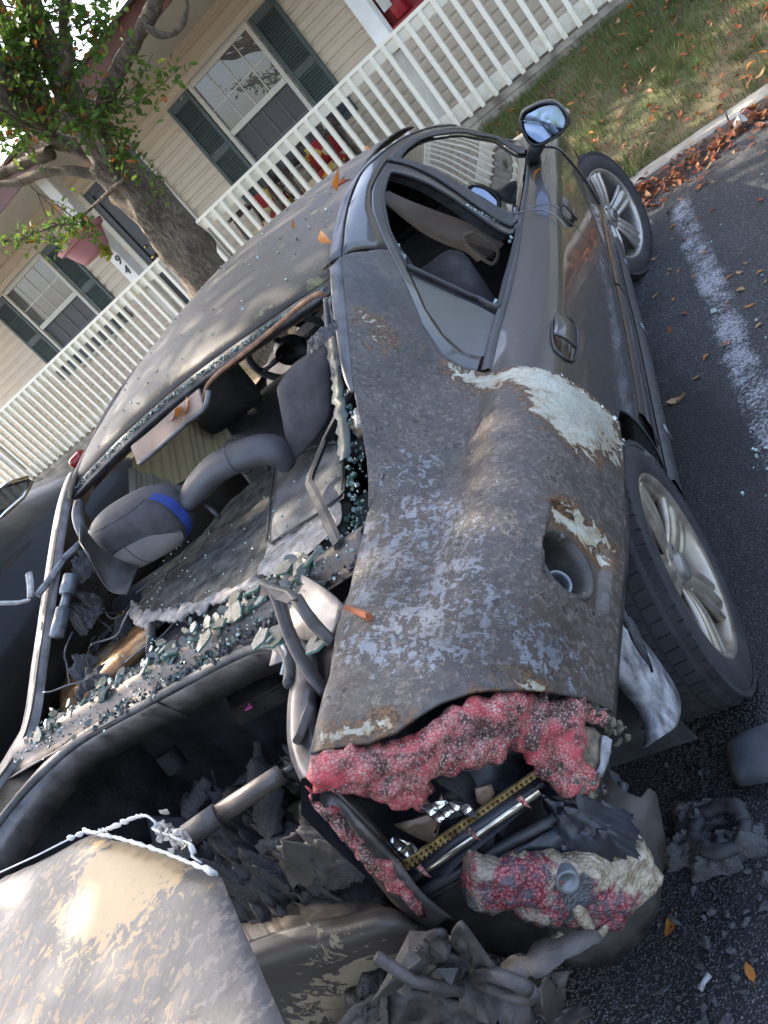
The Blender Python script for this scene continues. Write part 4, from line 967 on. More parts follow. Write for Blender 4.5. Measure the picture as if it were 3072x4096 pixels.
def filler():
    c = Vector(S(*FC[0])); a = Vector(S(FC[0][0] + .02, FC[0][1])) - Vector(S(FC[0][0] - .02, FC[0][1])); b = Vector(S(FC[0][0], FC[0][1] + .2)) - Vector(S(FC[0][0], FC[0][1] - .2))
    n = a.cross(b).normalized(); n = n if n.x > 0 else -n; o = c - n * .013
    m = MB(); m.lathe([(.068, -.012), (.0675, .002), (.063, .007), (.057, .004), (.053, -.012), (.051, -.045), (.046, -.075), (.0, -.082)], o, n, 44); bw = m.build('fuel_filler_bowl', MAT['scorched_dark'], qp, smooth=True)
    m = MB(); q = o - n * .036 + Vector((0, -.018, -.016)); m.lathe([(.018, 0), (.018, .018), (.021, .022), (.024, .020), (.025, 0), (.018, -.004)], q, (n + Vector((0, -.25, .35))).normalized(), 28); m.build('filler_neck', MAT['steelcyl'], qp, smooth=True)
    m = MB()
    for i in range(14):
        t = rnd.uniform(0, 6.28); rr_ = rnd.uniform(.0, .04); m.rock(o - n * .07 + Vector((0, math.cos(t) * rr_, math.sin(t) * rr_ + .01)), [rnd.uniform(.010, .028) for _ in range(3)], rnd)
    m.build('charred_debris', MAT['char'], qp, kind='stuff')
    for d in ((.0, -.030, -.052), (.0, .058, .012)):
        m = MB(); m.lathe([(0, .004), (.006, .004), (.007, 0), (.007, -.01)], c - n * .008 + Vector(d), n, 12); m.build('screw', MAT['scorched'], qp, smooth=True)
filler()
# peeling edge of cream primer over the wheel arch
r = random.Random(4); m = MB()
for q in [(0.054,6.282),(0.063,6.529),(0.068,6.798),(0.076,7.040),(0.081,7.250),(0.094,7.436),(0.101,7.593),(0.111,7.777),(0.098,7.915),(0.076,7.991),(0.040,8.013),(-0.006,7.954)]:
    for w in (r.uniform(.003, .010), r.uniform(.002, .006)):
        p = Vector(S(*q, .004)) + Vector((0, r.uniform(-.008, .008), r.uniform(-.008, .008))); m.box(p, (w * .25, w * r.uniform(.8, 2.2), w), rot_xyz((r.uniform(-1, 1), r.uniform(-.6, .6), r.uniform(-.6, .6))))
m.build('peeling_primer', kind='stuff', mat=plain('cream_primer', (.60, .62, .57), .5, var=.08), parent=qp)
# wheel arch lip
m = MB(); m.grid(strip([(a, b) for a, b in QR], [(a, b + .22) for a, b in QR], 40, 3, -.012)); m.build('arch_lip', MAT['scorched_dark'], qp, smooth=True, solid=.004)

# ---- left side (seen only along its pillar)
YL = np.linspace(-.93, .34, 40); m = MB()
G = np.array([[(y, .3 + 7.6 * j / 40) for j in range(41)] for y in YL]); m.grid(onS(G, mir=True))
m2 = MB(); m2.grid([[np.array([-1, 1, 1]) * S(y, .05) + np.array([dx, 0, dz]) for y in np.linspace(-.90, .36, 50)] for dx, dz in ((.004, -.02), (0, 0), (-.022, .004), (-.046, .0), (-.05, -.02))]); m2.build('gutter_moulding', MAT['channel'], car, smooth=True); e = [0.25] * len(m.v); m.build('rear_quarter_panel', MAT['flaked'], car, smooth=True, solid=.005, attrs={'ash': e, 'cream': [0] * len(e), 'clean': [.55] * len(e)})
G = np.array([[(y, 4.1 + 5.8 * j / 30) for j in range(31)] for y in np.linspace(.42, 2.35, 60)]); m = MB(); m.grid(onS(G, mir=True)); m.build('left_door_skins', MAT['dusty'], car, smooth=True, solid=.005, attrs={'dust': [.4] * len(m.v)})
m = MB(); m.grid([[p * np.array([-1, 1, 1]) for p in row] for row in strip([(.34, .3), (1.2, .4), (1.9, .5), (2.45, 2)], [(.34, 1.6), (1.2, 1.5), (1.8, 1.6), (2.4, 3)], 40)]); m.build('roof_rail', MAT['roof'], car, smooth=True, solid=.01)

# ---- roof
def roofz(x, y):
    b = S(y, .15); k = .054 if y > .2 else .05
    return b[2] + k * (1 - (x / .55) ** 2)
def roof_rear(x): return .252 + .045 * (abs(x) / .54) ** 3
m = MB(); rows = []
for i in range(70):
    row = []
    for j in range(80):
        x = -.540 + 1.080 * j / 79; y0 = roof_rear(x); y1 = 1.90 - .10 * (x / .55) ** 2; t = i / 69
        y = y0 + (y1 - y0) * t; z = roofz(x, y) - (.010 if i == 0 else 0); row.append((x, y, z + .002 * nz(x * 4, y * 4, 1)))
    rows.append(row)
m.grid(rows); m.build('roof', MAT['roof'], car, smooth=True, solid=.006)
m = MB(); m.grid(strip([(0.325,-0.065),(0.458,-0.225),(0.630,-0.313),(0.782,-0.231),(0.934,0.169),(1.085,0.835),(1.326,1.140),(1.584,1.382),(1.859,1.429)], [(0.344,0.803),(0.449,0.634),(0.634,0.129),(0.870,0.085),(1.003,0.710),(1.227,1.074),(1.518,1.350),(1.824,1.500),(2.047,1.416)], 50, 4, .004, True)); m.build('roof_moulding', MAT['grey_trim'], car, smooth=True, solid=.006)
m = MB(); m.grid(strip([(0.304,-0.039),(0.228,0.058),(0.141,0.050),(0.090,0.125),(0.021,0.216),(-0.040,0.509),(-0.076,0.873)], [(0.338,0.813),(0.226,0.997),(0.140,1.032),(0.090,1.032),(0.021,1.037),(-0.040,1.032),(-0.075,1.054)], 40, 4, .006, True)); gm = m.build('gutter_moulding', MAT['grey_trim'], car, smooth=True, solid=.006)
for a, b in (((0.535,0.315,1.287), (0.565,0.343,1.288)),):
    m = MB(); m.tube([a, b], .006, 6); m.build('moulding_joint', MAT['steelcyl'], car)
m = MB(); m.grid(strip([(0.348,0.795),(0.449,0.634),(0.634,0.129),(0.870,0.085),(1.003,0.710),(1.227,1.074),(1.518,1.350),(1.824,1.500),(2.404,1.119),(2.503,1.708),(2.682,3.531)], [(0.463,1.830),(0.646,1.243),(0.768,1.054),(0.950,1.084),(1.085,1.165),(1.234,1.278),(1.426,1.452),(1.761,1.647),(2.151,1.572),(2.683,1.767),(2.463,3.762)], 60, 5)); m.build('roof_rail', MAT['dusty'], car, smooth=True, solid=.006, attrs={'dust': [.45] * len(m.v)})
# flange and broken glass under the rear edge of the roof
XS = np.linspace(-.535, .535, 60)
m = MB(); m.grid([[(x, roof_rear(x) + a, roofz(x, roof_rear(x)) + b) for x in XS] for a, b in ((.012, -.012), (-.006, -.013), (-.010, -.018), (-.032, -.030), (-.034, -.036), (-.01, -.05))]); m.build('rear_window_flange', MAT['dark_trim'], car, smooth=True)
m = MB(); P = [(0.532,0.205,1.264),(0.525,0.205,1.278),(0.470,0.205,1.283),(0.391,0.205,1.281),(0.308,0.205,1.279),(0.234,0.205,1.280),(0.174,0.205,1.280),(0.127,0.205,1.273),(0.093,0.205,1.255),(0.056,0.205,1.242)]; m.tube(spline(P, 40), .0058, 8); m.build('headliner_edge', plain('scorched_headliner_edge', (.22, .11, .06), .8, var=.3, scale=40, bump=.4), car, smooth=True)
m = MB(); m.grid([[(x, roof_rear(x) + .03 + .09 * i, min(roofz(x, roof_rear(x) + .03 + .09 * i) - .06 - .012 * (i < 1), 1.36)) for x in np.linspace(-.52, .52, 20)] for i in range(18)]); m.build('headliner', MAT['headliner'], car, smooth=True)
P1 = [(-0.147,0.160,1.278),(-0.061,0.160,1.278),(0.049,0.160,1.283),(0.134,0.160,1.284)]; P2 = [(-0.140,0.120,1.240),(-0.051,0.120,1.242),(0.058,0.120,1.248),(0.135,0.120,1.250)]; m = MB(); m.grid([spline(P1, 20), spline(P2, 20)]); sp = m.build('sagging_headliner', MAT['headliner'], car, solid=.006)
m = MB(); m.tube(spline(P2 + [(0.156,0.150,1.270)], 20), .007, 6); m.tube(spline(P1, 12), .004, 6); m.build('headliner_rim', MAT['grey_trim'], sp, smooth=True)

# ---- rear deck between window and boot opening
def yb(x): return -.462 + .050 * (max(x, 0) / .55) ** 2 - .012 * (x < 0) * abs(x)
PROF = [(.105, .950), (.060, .958), (.056, .975), (.030, .992), (.008, .995), (-.006, .984), (-.014, .966), (-.050, .958), (-.056, .964), (-.064, .966)]
XD = np.linspace(-.56, .56, 90)
m = MB(); m.grid([[(x, yb(x) + a + .003 * nz(x * 8, a * 9), b - .030 * (abs(x) / .56) ** 4 * 0 + .003 * nz(x * 6, a * 20, 2)) for x in XD] for a, b in PROF]); m.build('rear_deck_beam', MAT['scorched'], car, smooth=True, solid=.004)
def chan(sgn):
    P = [(0, -.527, .952), (.12, -.523, .950), (.22, -.523, .949), (.30, -.535, .949), (.375, -.575, .950), (.43, -.65, .953), (.455, -.74, .953), (.48, -.82, .945), (.507, -.878, .918), (.528, -.915, .868), (.532, -.935, .80), (.530, -.950, .735), (.535, -.955, .67)]
    P = [(x * sgn, y, z) for x, y, z in P]; C = spline(P, 90); a_, b_, c_, d_ = [], [], [], []
    for i in range(90):
        p = Vector(C[i]); t = (Vector(C[min(i + 1, 89)]) - Vector(C[max(i - 1, 0)])).normalized()
        up = Vector((0, -.35, 1)) if p.z > .9 else Vector((0, -1, .35)); up = (up - t * up.dot(t)).normalized(); out = t.cross(up) * (1 if sgn > 0 else -1)
        if out.x * sgn + .8 * out.y < 0: out = -out
        a_.append(p - up * .075 - out * .004); b_.append(p + up * .004); c_.append(p + out * .022 + up * .010); d_.append(p + out * .042 + up * .002)
    e_ = [p + (p - q) * .35 - Vector((0, 0, .012)) for p, q in zip(d_, c_)]
    m = MB(); m.grid([a_, b_, c_, d_, e_]); ch = m.build('boot_channel', MAT['channel'], car, smooth=True, solid=.003)
    m = MB(); m.tube([p.lerp(q, .25) + Vector((0, 0, .006)) for p, q in zip(b_[: 48 if sgn > 0 else 90], c_)], .010, 9); m.build('boot_seal', MAT['weatherstrip'], car, smooth=True)
    m = MB(); Q = [[Vector(S(p.y, .35)) * 1 for p in e_[30:78]]]
    for q in Q[0]: q.x *= sgn
    m.grid([[p - Vector((0, 0, .012)) for p in e_[30:78]], [p.lerp(q, .5) - Vector((0, 0, .035)) for p, q in zip(e_[30:78], Q[0])], [q - Vector((0, 0, .012)) for q in Q[0]]]); m.build('drain_gutter', MAT['scorched_dark'], car, smooth=True, solid=.003)
chan(1); chan(-1)
# boot cavity
m = MB(); XB, YB = np.linspace(-.60, .60, 40), np.linspace(-.86, -.2, 30)
m.grid([[(x, y, .44 + .05 * nz(x * 4, y * 4, 9, 4) + .10 * max(0, abs(x) - .38)) for x in XB] for y in YB]); m.build('boot_floor', MAT['soot'], car, smooth=True)
m = MB(); m.grid([[(x, -.24 + .03 * nz(x * 5, z * 5, 2), z) for x in XB] for z in np.linspace(.40, .94, 20)])
for sg in (-1, 1): m.grid([[(sg * (.62 - .05 * math.cos((y + .2) * 5) + .025 * nz(y * 6, z * 6, sg)), y, z) for y in YB] for z in np.linspace(.40, .93, 20)])
m.build('boot_wall', MAT['soot'], car, smooth=True)
m = MB(); m.tube([(-.12, -.84, .60), (.06, -.78, .62), (.20, -.72, .63)], .012, 8); m.build('burnt_pipe', MAT['char'], car, smooth=True)
r = random.Random(8)
def crumple(c, d, seed, mat, nm='burnt_debris', par=car, am=.35, fold=1.0):
    """a crushed sheet lump"""
    m = MB(); rows = []
    for i in range(22):
        row = []
        for j in range(22):
            u, v = i / 21 - .5, j / 21 - .5; e = max(abs(u), abs(v)) * 2
            z = (1 - e ** 3) * (1 + am * 2 * nz(u * 3 + seed, v * 3, seed, 4)) + fold * .25 * nz(u * 9, v * 9, seed + 5, 3)
            row.append((c[0] + d[0] * (u + .08 * nz(u * 4, v * 4, seed)), c[1] + d[1] * (v + .08 * nz(v * 4, u * 4, seed + 2)), c[2] + d[2] * (z - .5)))
        rows.append(row)
    m.grid(rows); return m.build(nm, mat, par, smooth=True)
crumple((.22, -.83, .60), (.34, .22, .16), 3, MAT['char']); crumple((.36, -.72, .62), (.20, .26, .20), 6, MAT['char']); crumple((.05, -.75, .55), (.3, .3, .16), 9, MAT['char'])
crumple((.30, -.60, .58), (.22, .16, .16), 12, MAT['soot']); crumple((-.25, -.62, .55), (.45, .35, .16), 15, MAT['soot']); crumple((.36, -.90, .62), (.28, .13, .15), 18, MAT['plastic_melt'])
m = MB(); m.box((0.067,-0.399,0.780), (.13, .08, .05), rot_xyz((.2, .3, .6)), .006); m.build('charred_box', MAT['scorched_dark'], car)
m = MB(); P = [(0.014,-0.391,0.775),(0.045,-0.401,0.775),(0.086,-0.455,0.775),(0.064,-0.456,0.775)]; m.add([Vector(p) + Vector((0, 0, .02)) for p in P], [(0, 1, 2, 3)]); m.build('magenta_rag', MAT['lilac'], car, solid=.004)
m = MB(); m.lathe([(0, 0), (.028, 0), (.03, .01), (.03, .05), (.025, .055)], (-0.377,-0.355,0.660), (0, .3, 1), 20); m.build('socket', MAT['soot'], car, smooth=True)
# hinge arms of the missing lid
def arm(pts, rr, nm='boot_hinge_arm'):
    m = MB(); m.tube(spline(pts, 26), rr, 8, flat=1.5); return m.build(nm, MAT['scorched_dark'], car, smooth=True)
arm([(0.472,-0.571,1.075), (0.473,-0.597,1.045), (0.478,-0.632,1.020), (0.487,-0.669,0.985), (0.502,-0.710,0.930)], .0095)
arm([(0.535,-0.628,1.060), (0.546,-0.651,1.040), (0.549,-0.661,1.010), (0.564,-0.679,0.985)], .0105)
m = MB(); P = [(0.441,-0.542,1.080), (0.475,-0.576,1.085), (0.539,-0.623,1.075), (0.553,-0.643,1.065), (0.523,-0.627,1.055), (0.485,-0.596,1.060), (0.451,-0.562,1.055)]; m.v = P; m.f = [(0, 1, 6), (1, 2, 5, 6), (2, 3, 4, 5)]; m.build('hinge_bracket', MAT['scorched_dark'], car, solid=.010, bevel=.003)
m = MB(); P = [(0.441,-0.542,1.080), (0.392,-0.526,1.045), (0.429,-0.547,1.050), (0.463,-0.560,1.070)]; m.v = P; m.f = [(0, 1, 2, 3)]; m.build('torn_tab', MAT['scorched'], car, solid=.003)
m = MB(); P1 = spline([(0.437,-0.452,1.005), (0.492,-0.509,1.000), (0.537,-0.559,0.995), (0.569,-0.601,0.990)], 12); P2 = spline([(0.409,-0.444,0.985), (0.460,-0.505,0.980), (0.523,-0.568,0.985), (0.563,-0.606,0.985)], 12); P3 = spline([(0.387,-0.516,0.985), (0.437,-0.553,0.975), (0.490,-0.576,0.975), (0.557,-0.618,0.980)], 12); P4 = spline([(0.368,-0.564,0.965), (0.416,-0.572,0.958), (0.474,-0.585,0.955), (0.526,-0.606,0.960)], 12); P5 = spline([(0.361,-0.603,0.955), (0.402,-0.603,0.950), (0.458,-0.599,0.945), (0.508,-0.608,0.950)], 12)
m.grid([P1, P2, P3, P4, P5]); m.build('hinge_base_plate', MAT['channel'], car, smooth=True, solid=.004)
P = [(0.401,-0.588,0.972),(0.420,-0.614,0.972),(0.425,-0.640,0.972),(0.428,-0.665,0.972)]; m = MB(); m.tube(spline(P, 12), .003, 5); m.build('torn_edge', MAT['ashwhite'], car)
m = MB(); m.box((0.519,-0.802,0.965), (.030, .052, .012), rot_xyz((.1, -.5, -.25)), .002); m.build('clip', MAT['scorched'], car)
m = MB(); m.tube([(0.580,-0.616,0.990),(0.609,-0.640,0.990),(0.640,-0.668,0.990)], .006, 6, flat=2); m.build('rust_slit', plain('rust', (.24, .075, .03), .8, var=.4), car)
# gas strut from the channel down to the detached lid
st = thing('gas_strut', 'brown scorched gas strut running from the boot opening to the detached lid', 'strut', (0.458,-0.843,0.930))
m = MB(); m.tube([(0.454,-0.842,0.930), (0.445,-0.851,0.935), (0.357,-0.902,0.955)], .015, 16); m.build('cylinder', MAT['scorched'], st, smooth=True)
m = MB(); m.tube([(0.368,-0.900,0.956), (0.319,-0.924,0.962)], .018, 16); m.build('sleeve', MAT['scorched_dark'], st, smooth=True)
m = MB(); m.tube([(0.449,-0.844,0.932), (0.482,-0.834,0.928)], .005, 8); m.build('rod', MAT['dark_trim'], st, smooth=True)
# sheet metal below the window in the burnt left half, parcel shelf, speaker rings
shp = [(a, b) for a, b, c in [(0.260,-0.322,0.975),(0.242,-0.340,0.975),(0.173,-0.312,0.975),(0.134,-0.325,0.975),(0.072,-0.286,0.975),(0.047,-0.304,0.975),(-0.020,-0.263,0.975),(-0.039,-0.280,0.975),(-0.099,-0.234,0.975),(-0.121,-0.235,0.975),(-0.184,-0.197,0.975),(-0.220,-0.203,0.975),(-0.285,-0.156,0.975),(-0.378,-0.063,0.975),(-0.390,-0.008,0.975),(-0.438,0.071,0.975),(-0.388,0.100,0.975),(-0.314,0.124,0.975),(-0.216,0.162,0.975),(-0.125,0.259,0.975),(-0.022,0.291,0.975),(0.050,0.300,0.975),(0.132,0.274,0.975),(0.257,0.211,0.975),(0.348,0.131,0.975),(0.400,-0.027,0.975),(0.440,-0.185,0.975),(0.465,-0.314,0.975),(0.421,-0.321,0.975),(0.362,-0.335,0.975)]]
V, Fc = fill(ragged(shp, .018, .004, 3), .02, lambda x, y, d: (x, y, .975 + .010 * nz(x * 5, y * 5, 2) - .02 * (d < .006)), 5)
m = MB().add(V, Fc); sh = m.build('parcel_shelf', MAT['felt'], car, smooth=True, solid=.012)
ed = [(a, b) for a, b, c in [(0.253,-0.326,0.972),(0.216,-0.335,0.972),(0.162,-0.312,0.972),(0.129,-0.328,0.972),(0.067,-0.289,0.972),(0.049,-0.315,0.972),(-0.020,-0.270,0.972),(-0.037,-0.289,0.972),(-0.125,-0.241,0.972),(-0.182,-0.204,0.972),(-0.216,-0.215,0.972),(-0.287,-0.164,0.972),(-0.394,-0.057,0.972),(-0.404,-0.005,0.972),(-0.348,-0.056,0.972),(-0.283,-0.128,0.972),(-0.206,-0.152,0.972),(-0.097,-0.213,0.972),(-0.050,-0.221,0.972),(0.021,-0.261,0.972),(0.064,-0.250,0.972),(0.122,-0.274,0.972),(0.172,-0.285,0.972),(0.219,-0.293,0.972)]]
V, Fc = fill(ragged(ed, .01, .005, 7), .01, lambda x, y, d: (x, y, .981 + .008 * nz(x * 30, y * 30, 2)), 6); m = MB().add(V, Fc); m.build('burnt_edge', MAT['felt_edge'], sh, smooth=True, solid=.008)
ed = [(a, b) for a, b, c in [(0.216,-0.187,0.975),(0.303,-0.207,0.975),(0.370,-0.198,0.975),(0.441,-0.203,0.975),(0.469,-0.295,0.975),(0.445,-0.315,0.975),(0.401,-0.336,0.975),(0.326,-0.344,0.975),(0.274,-0.334,0.975),(0.223,-0.294,0.975)]]
V, Fc = fill(ragged(ed, .012, .003, 9), .012, lambda x, y, d: (x, y, .984 + .006 * nz(x * 25, y * 25, 2)), 6); m = MB().add(V, Fc); m.build('ashy_border', MAT['felt_edge'], sh, smooth=True)
sg = [(a, b) for a, b, c in [(0.068,0.260,0.985),(0.160,0.225,0.985),(0.279,0.167,0.985),(0.363,0.099,0.985),(0.411,-0.049,0.985),(0.448,-0.195,0.985),(0.383,-0.211,0.985),(0.314,-0.209,0.985),(0.244,-0.213,0.985),(0.216,-0.181,0.985),(0.159,-0.015,0.985)]]
V, Fc = fill(sg, .03, lambda x, y, d: (x, y, .990 - .006 * (d < .004)), 6); m = MB().add(V, Fc); m.build('speaker_grille', MAT['grille'], sh, smooth=True)
bz = [Vector((x, y, .991)) for x, y in sg]; m = MB(); m.tube(bz + [bz[0]], .0035, 6); m.build('grille_rim', MAT['felt'], sh)
m = MB(); P1 = spline([(-0.665,-0.112,0.950),(-0.551,-0.115,0.950),(-0.428,-0.108,0.950),(-0.290,-0.104,0.950)], 20); P2 = spline([(-0.563,-0.263,0.965),(-0.417,-0.290,0.965),(-0.310,-0.264,0.965),(-0.192,-0.246,0.965)], 20); P3 = spline([(-0.537,-0.340,0.930),(-0.440,-0.321,0.930),(-0.328,-0.288,0.930),(-0.233,-0.234,0.930)], 20)
m.grid([P1, P2, P3]); m.build('heat_tinted_panel', MAT['rustsheet'], car, smooth=True, solid=.004)
m = MB(); P1 = [(-0.345,-0.055,0.930),(-0.176,-0.045,0.930),(0.070,-0.039,0.930)]; m.grid([[(x, y, .93) for x in np.linspace(-.56, .5, 12)] for y in np.linspace(-.37, -.1, 6)]); m.build('shelf_support', MAT['soot'], car)
ws = thing('seat_speaker_ring', 'x', 'x') if False else None
for k, (rr_, zz) in enumerate(((.085, .955), (.070, .95), (.092, .945))):
    c = Vector((-0.469,-0.085,0.955)); m = MB(); m.tube([c + Vector((math.cos(t) * rr_ * (1 + .05 * nz(t, k)), math.sin(t) * rr_ * .9, zz - .955 + .012 * nz(t * 2, k))) for t in np.linspace(0, 5.4, 40)], .006, 7); m.build('burnt_speaker_ring', MAT['char'], car, smooth=True)
m = MB(); c = Vector((-0.474,-0.028,0.965)); m.lathe([(0, .008), (.010, .008), (.012, .0), (.022, .004), (.026, 0), (.026, -.02)], c, (0, -.2, 1), 20); m.build('speaker_magnet', MAT['brass'], car, smooth=True)
for a in range(5): 
    m = MB(); t = a * 1.257; m.tube([c + Vector((math.cos(t) * .02, math.sin(t) * .02, 0)), c + Vector((math.cos(t) * .07, math.sin(t) * .07, -.01))], .005, 6); m.build('speaker_spoke', MAT['char'], car, smooth=True)
m = MB(); m.tube([(-0.168,-0.237,0.985), (-0.132,-0.334,0.970)], .011, 14); m.build('black_bolt_post', MAT['dark_trim'], car, smooth=True)
m = MB(); a, b = Vector((-0.470,-0.022,1.138)), Vector((-0.500,-0.179,1.074)); m.tube([a, a.lerp(b, .3)], .022, 16); m.tube([a.lerp(b, .3), a.lerp(b, .55)], .012, 12); m.tube([a.lerp(b, .55), b], .019, 16); m.build('seat_belt_reel', MAT['steelcyl'], car, smooth=True)
m = MB(); m.tube(spline([(-0.460,0.192,1.244),(-0.460,0.147,1.225),(-0.460,0.113,1.188),(-0.460,0.113,1.159)], 16), .016, 10); m.build('belt_tube', MAT['grey_trim'], car, smooth=True)
m = MB(); m.tube([(-0.348,-0.213,0.940), (-0.351,-0.165,0.940)], .006, 8); m.build('wire_end', MAT['steelcyl'], car)
for k in range(9):
    u = rnd.uniform(-.50, -.3); y = rnd.uniform(-.38, .02); crumple((u, y, .94 + rnd.uniform(-.03, .03)), (rnd.uniform(.04, .10), rnd.uniform(.04, .09), rnd.uniform(.02, .04)), k * 3 + 1, MAT[('char', 'soot', 'scorched_dark', 'char')[k % 4]])
P1 = spline([(-0.235,-0.080,1.251),(-0.251,-0.080,1.175),(-0.239,-0.080,1.115),(-0.211,-0.080,1.075)], 14); P2 = spline([(-0.254,-0.110,1.222),(-0.280,-0.110,1.143),(-0.268,-0.110,1.091),(-0.225,-0.110,1.064)], 14); P3 = spline([(-0.214,-0.160,1.193),(-0.250,-0.160,1.130),(-0.261,-0.160,1.084),(-0.230,-0.160,1.055)], 14); m = MB(); m.grid([P1, P2, P3]); m.build('torn_shelf_lining', MAT['scorched_dark'], car, smooth=True, solid=.004)
# trim bar fallen out of the window frame
tb = thing('fallen_window_trim', 'bent black window trim bar fallen across the speaker grille', 'trim', (0.496,0.019,1.100))
m = MB(); pa = [(0.554,-0.051,1.125), (0.392,0,1.050), (0.350,-0.112,1.025), (0.430,-0.260,1.018), (0.511,-0.421,1.005)]
m.tube(resample(pa, 30), .010, 4, flat=.55); m.build('bar', MAT['dark_trim'], tb)
m = MB(); m.tube([Vector(p) + Vector((.012, .004, .002)) for p in resample(pa, 30)], .006, 4); m.build('rubber_lip', MAT['rubber'], tb)
# inner pillar trim strips beside the window
m = MB(); m.grid([spline([(0.560,0.120,1.275),(0.525,0.120,1.231),(0.485,0.120,1.178),(0.426,0.120,1.091),(0.402,0.120,1.055)], 20), spline([(0.569,0.120,1.272),(0.536,0.120,1.224),(0.497,0.120,1.169),(0.437,0.120,1.083),(0.415,0.120,1.053)], 20)]); m.build('pillar_trim', MAT['grey_trim'], car, smooth=True, solid=.01)
V, Fc = fill(ragged([(0, 0), (.026, .0), (.034, .10), (.022, .2), (.030, .45), (.0, .45), (-.005, .2)], .012, .006, 5), .02, lambda a, b, d: tuple(S(.24 - b, .1)[i] + (-.012 - a, 0, -.012)[i] for i in range(3)), 3)
m = MB().add(V, Fc); m.build('glass_remnant', plain('dark_sooted_glass', (.035, .048, .044), .3, var=.3, scale=20, bump=.2), car, smooth=True, solid=.004)

r = random.Random(91)
for k in range(22):
    if k < 12: c = Vector((r.uniform(-.50, -.18), r.uniform(-.36, .05), .955 + r.uniform(0, .04)))
    else: c = Vector((r.uniform(-.3, .42), r.uniform(-.85, -.55), r.uniform(.55, .68)))
    P = [c]; d = Vector((r.uniform(-1, 1), r.uniform(-1, 1), r.uniform(-.2, .3)))
    for i in range(5): d = (d + Vector((r.uniform(-1, 1), r.uniform(-1, 1), r.uniform(-.4, .4))) * .8).normalized(); P.append(P[-1] + d * r.uniform(.02, .045))
    m = MB(); m.tube(spline([tuple(p) for p in P], 24), r.uniform(.0015, .0035), 5); m.build('burnt_wire', MAT[('char', 'scorched', 'grey_trim')[k % 3]], car, smooth=True)
for k in range(10):
    p = (-.50 + r.uniform(-.01, .05), r.uniform(-.30, .12), 1.0); z = S(p[1], .6)[2] - .05; crumple((p[0], p[1], z - r.uniform(.0, .05)), (.03, r.uniform(.05, .09), r.uniform(.03, .06)), 200 + k, MAT[('char', 'scorched_dark')[k % 2]], 'burnt_pillar_trim')

def ribbon(c, d, L, w, seed, mat, nm, par=car, am=.5):
    """a torn strip of sheet, bent at random"""
    q = random.Random(seed); p = Vector(c); d = Vector(d).normalized(); s_ = d.cross(Vector((q.uniform(-.4, .4), q.uniform(-.4, .4), 1))).normalized(); rows = [[], []]
    for i in range(16):
        ww = w * (.55 + .45 * math.sin(3.1 * i / 15)) * q.uniform(.8, 1.2); rows[0].append(p - s_ * ww / 2); rows[1].append(p + s_ * ww / 2)
        d = (d + Vector((q.uniform(-1, 1), q.uniform(-1, 1), q.uniform(-1, 1))) * am * .5).normalized(); s_ = (s_ + Vector((q.uniform(-1, 1), q.uniform(-1, 1), q.uniform(-1, 1))) * am * .35 - d * s_.dot(d)).normalized(); p = p + d * (L / 15)
    m = MB(); m.grid([rows[0], [(a + b) / 2 + Vector((0, 0, .15 * w)) for a, b in zip(*rows)], rows[1]]); return m.build(nm, mat, par, smooth=True, solid=.003)
r = random.Random(55)
for k in range(26):
    x = r.uniform(-.30, .44); y = r.uniform(-.86, -.50); z = .54 + .10 * r.random() + .05 * (x > .1)
    if k % 2: crumple((x, y, z), (r.uniform(.10, .22), r.uniform(.08, .18), r.uniform(.05, .12)), 300 + k * 7, MAT[('char', 'soot', 'scorched_dark')[k % 3]], 'burnt_debris', car, .5, 1.4)
    else: ribbon((x, y, z + .05), (r.uniform(-1, 1), r.uniform(-1, 1), .1), r.uniform(.10, .20), r.uniform(.035, .08), k, MAT[('char', 'soot', 'scorched_dark', 'char')[k // 2 % 4]], 'torn_strip', car, .35)

# ---- right doors
CUT = [(0.120,3.903),(0.085,4.618),(0.061,5.522),(0.058,6.122),(0.084,6.914),(0.115,7.494),(0.132,7.954)]
HAN1 = [(0.326,6.007),(0.375,6.149),(0.413,6.691),(0.425,7.008),(0.374,7.076),(0.269,7.024),(0.202,6.921),(0.171,6.653),(0.176,6.268),(0.209,6.104)]
HAN2 = [(1.419,6.502),(1.520,6.797),(1.538,7.029),(1.483,7.164),(1.399,7.194),(1.300,7.126),(1.267,6.935),(1.291,6.653)]
def skin(yf, yr, s0, s1, ny, ns, name, dents=(), dustf=None, off=0.0):
    G = np.array([[(yf(s) + (yr(s) - yf(s)) * i / (ny - 1), s) for i in range(ny)] for s in np.linspace(s0, s1, ns)])
    D = np.zeros(G.shape[:2])
    for pl, dp in dents: D += dent(G, pl, dp, .014)
    m = MB(); m.grid([[S(G[i, j, 0], G[i, j, 1], off + D[i, j]) for j in range(ny)] for i in range(ns)])
    du = [dustf(G[i, j, 0], G[i, j, 1]) for i in range(ns) for j in range(ny)] if dustf else [.3] * len(m.v)
    return m.build(name, MAT['dusty'], car, smooth=True, solid=.006, attrs={'dust': du})
def doordust(y, s):
    a = 1 - min(1, abs(s - 5.2) / 3.4); b = min(1, max(0, (1.6 - y) / 1.6))
    return .10 + .55 * a * (.35 + .65 * b) + (.12 if s < 5.6 else 0)
cs = np.array(sorted([(b, a) for a, b in CUT]))
def rear_cut(s):
    if s <= cs[-1][0]: return float(np.interp(s, cs[:, 0], cs[:, 1])) + .004
    z = S(.3, s)[2]; return max(float(np.interp(7.95, cs[:, 0], cs[:, 1])) + .004, math.sqrt(max(.385 ** 2 - (z - .31) ** 2, 0.0)))
rd = skin(lambda s: 1.336, rear_cut, 4.12, 9.9, 110, 90, 'rear_door', [(HAN1, .022)], doordust)
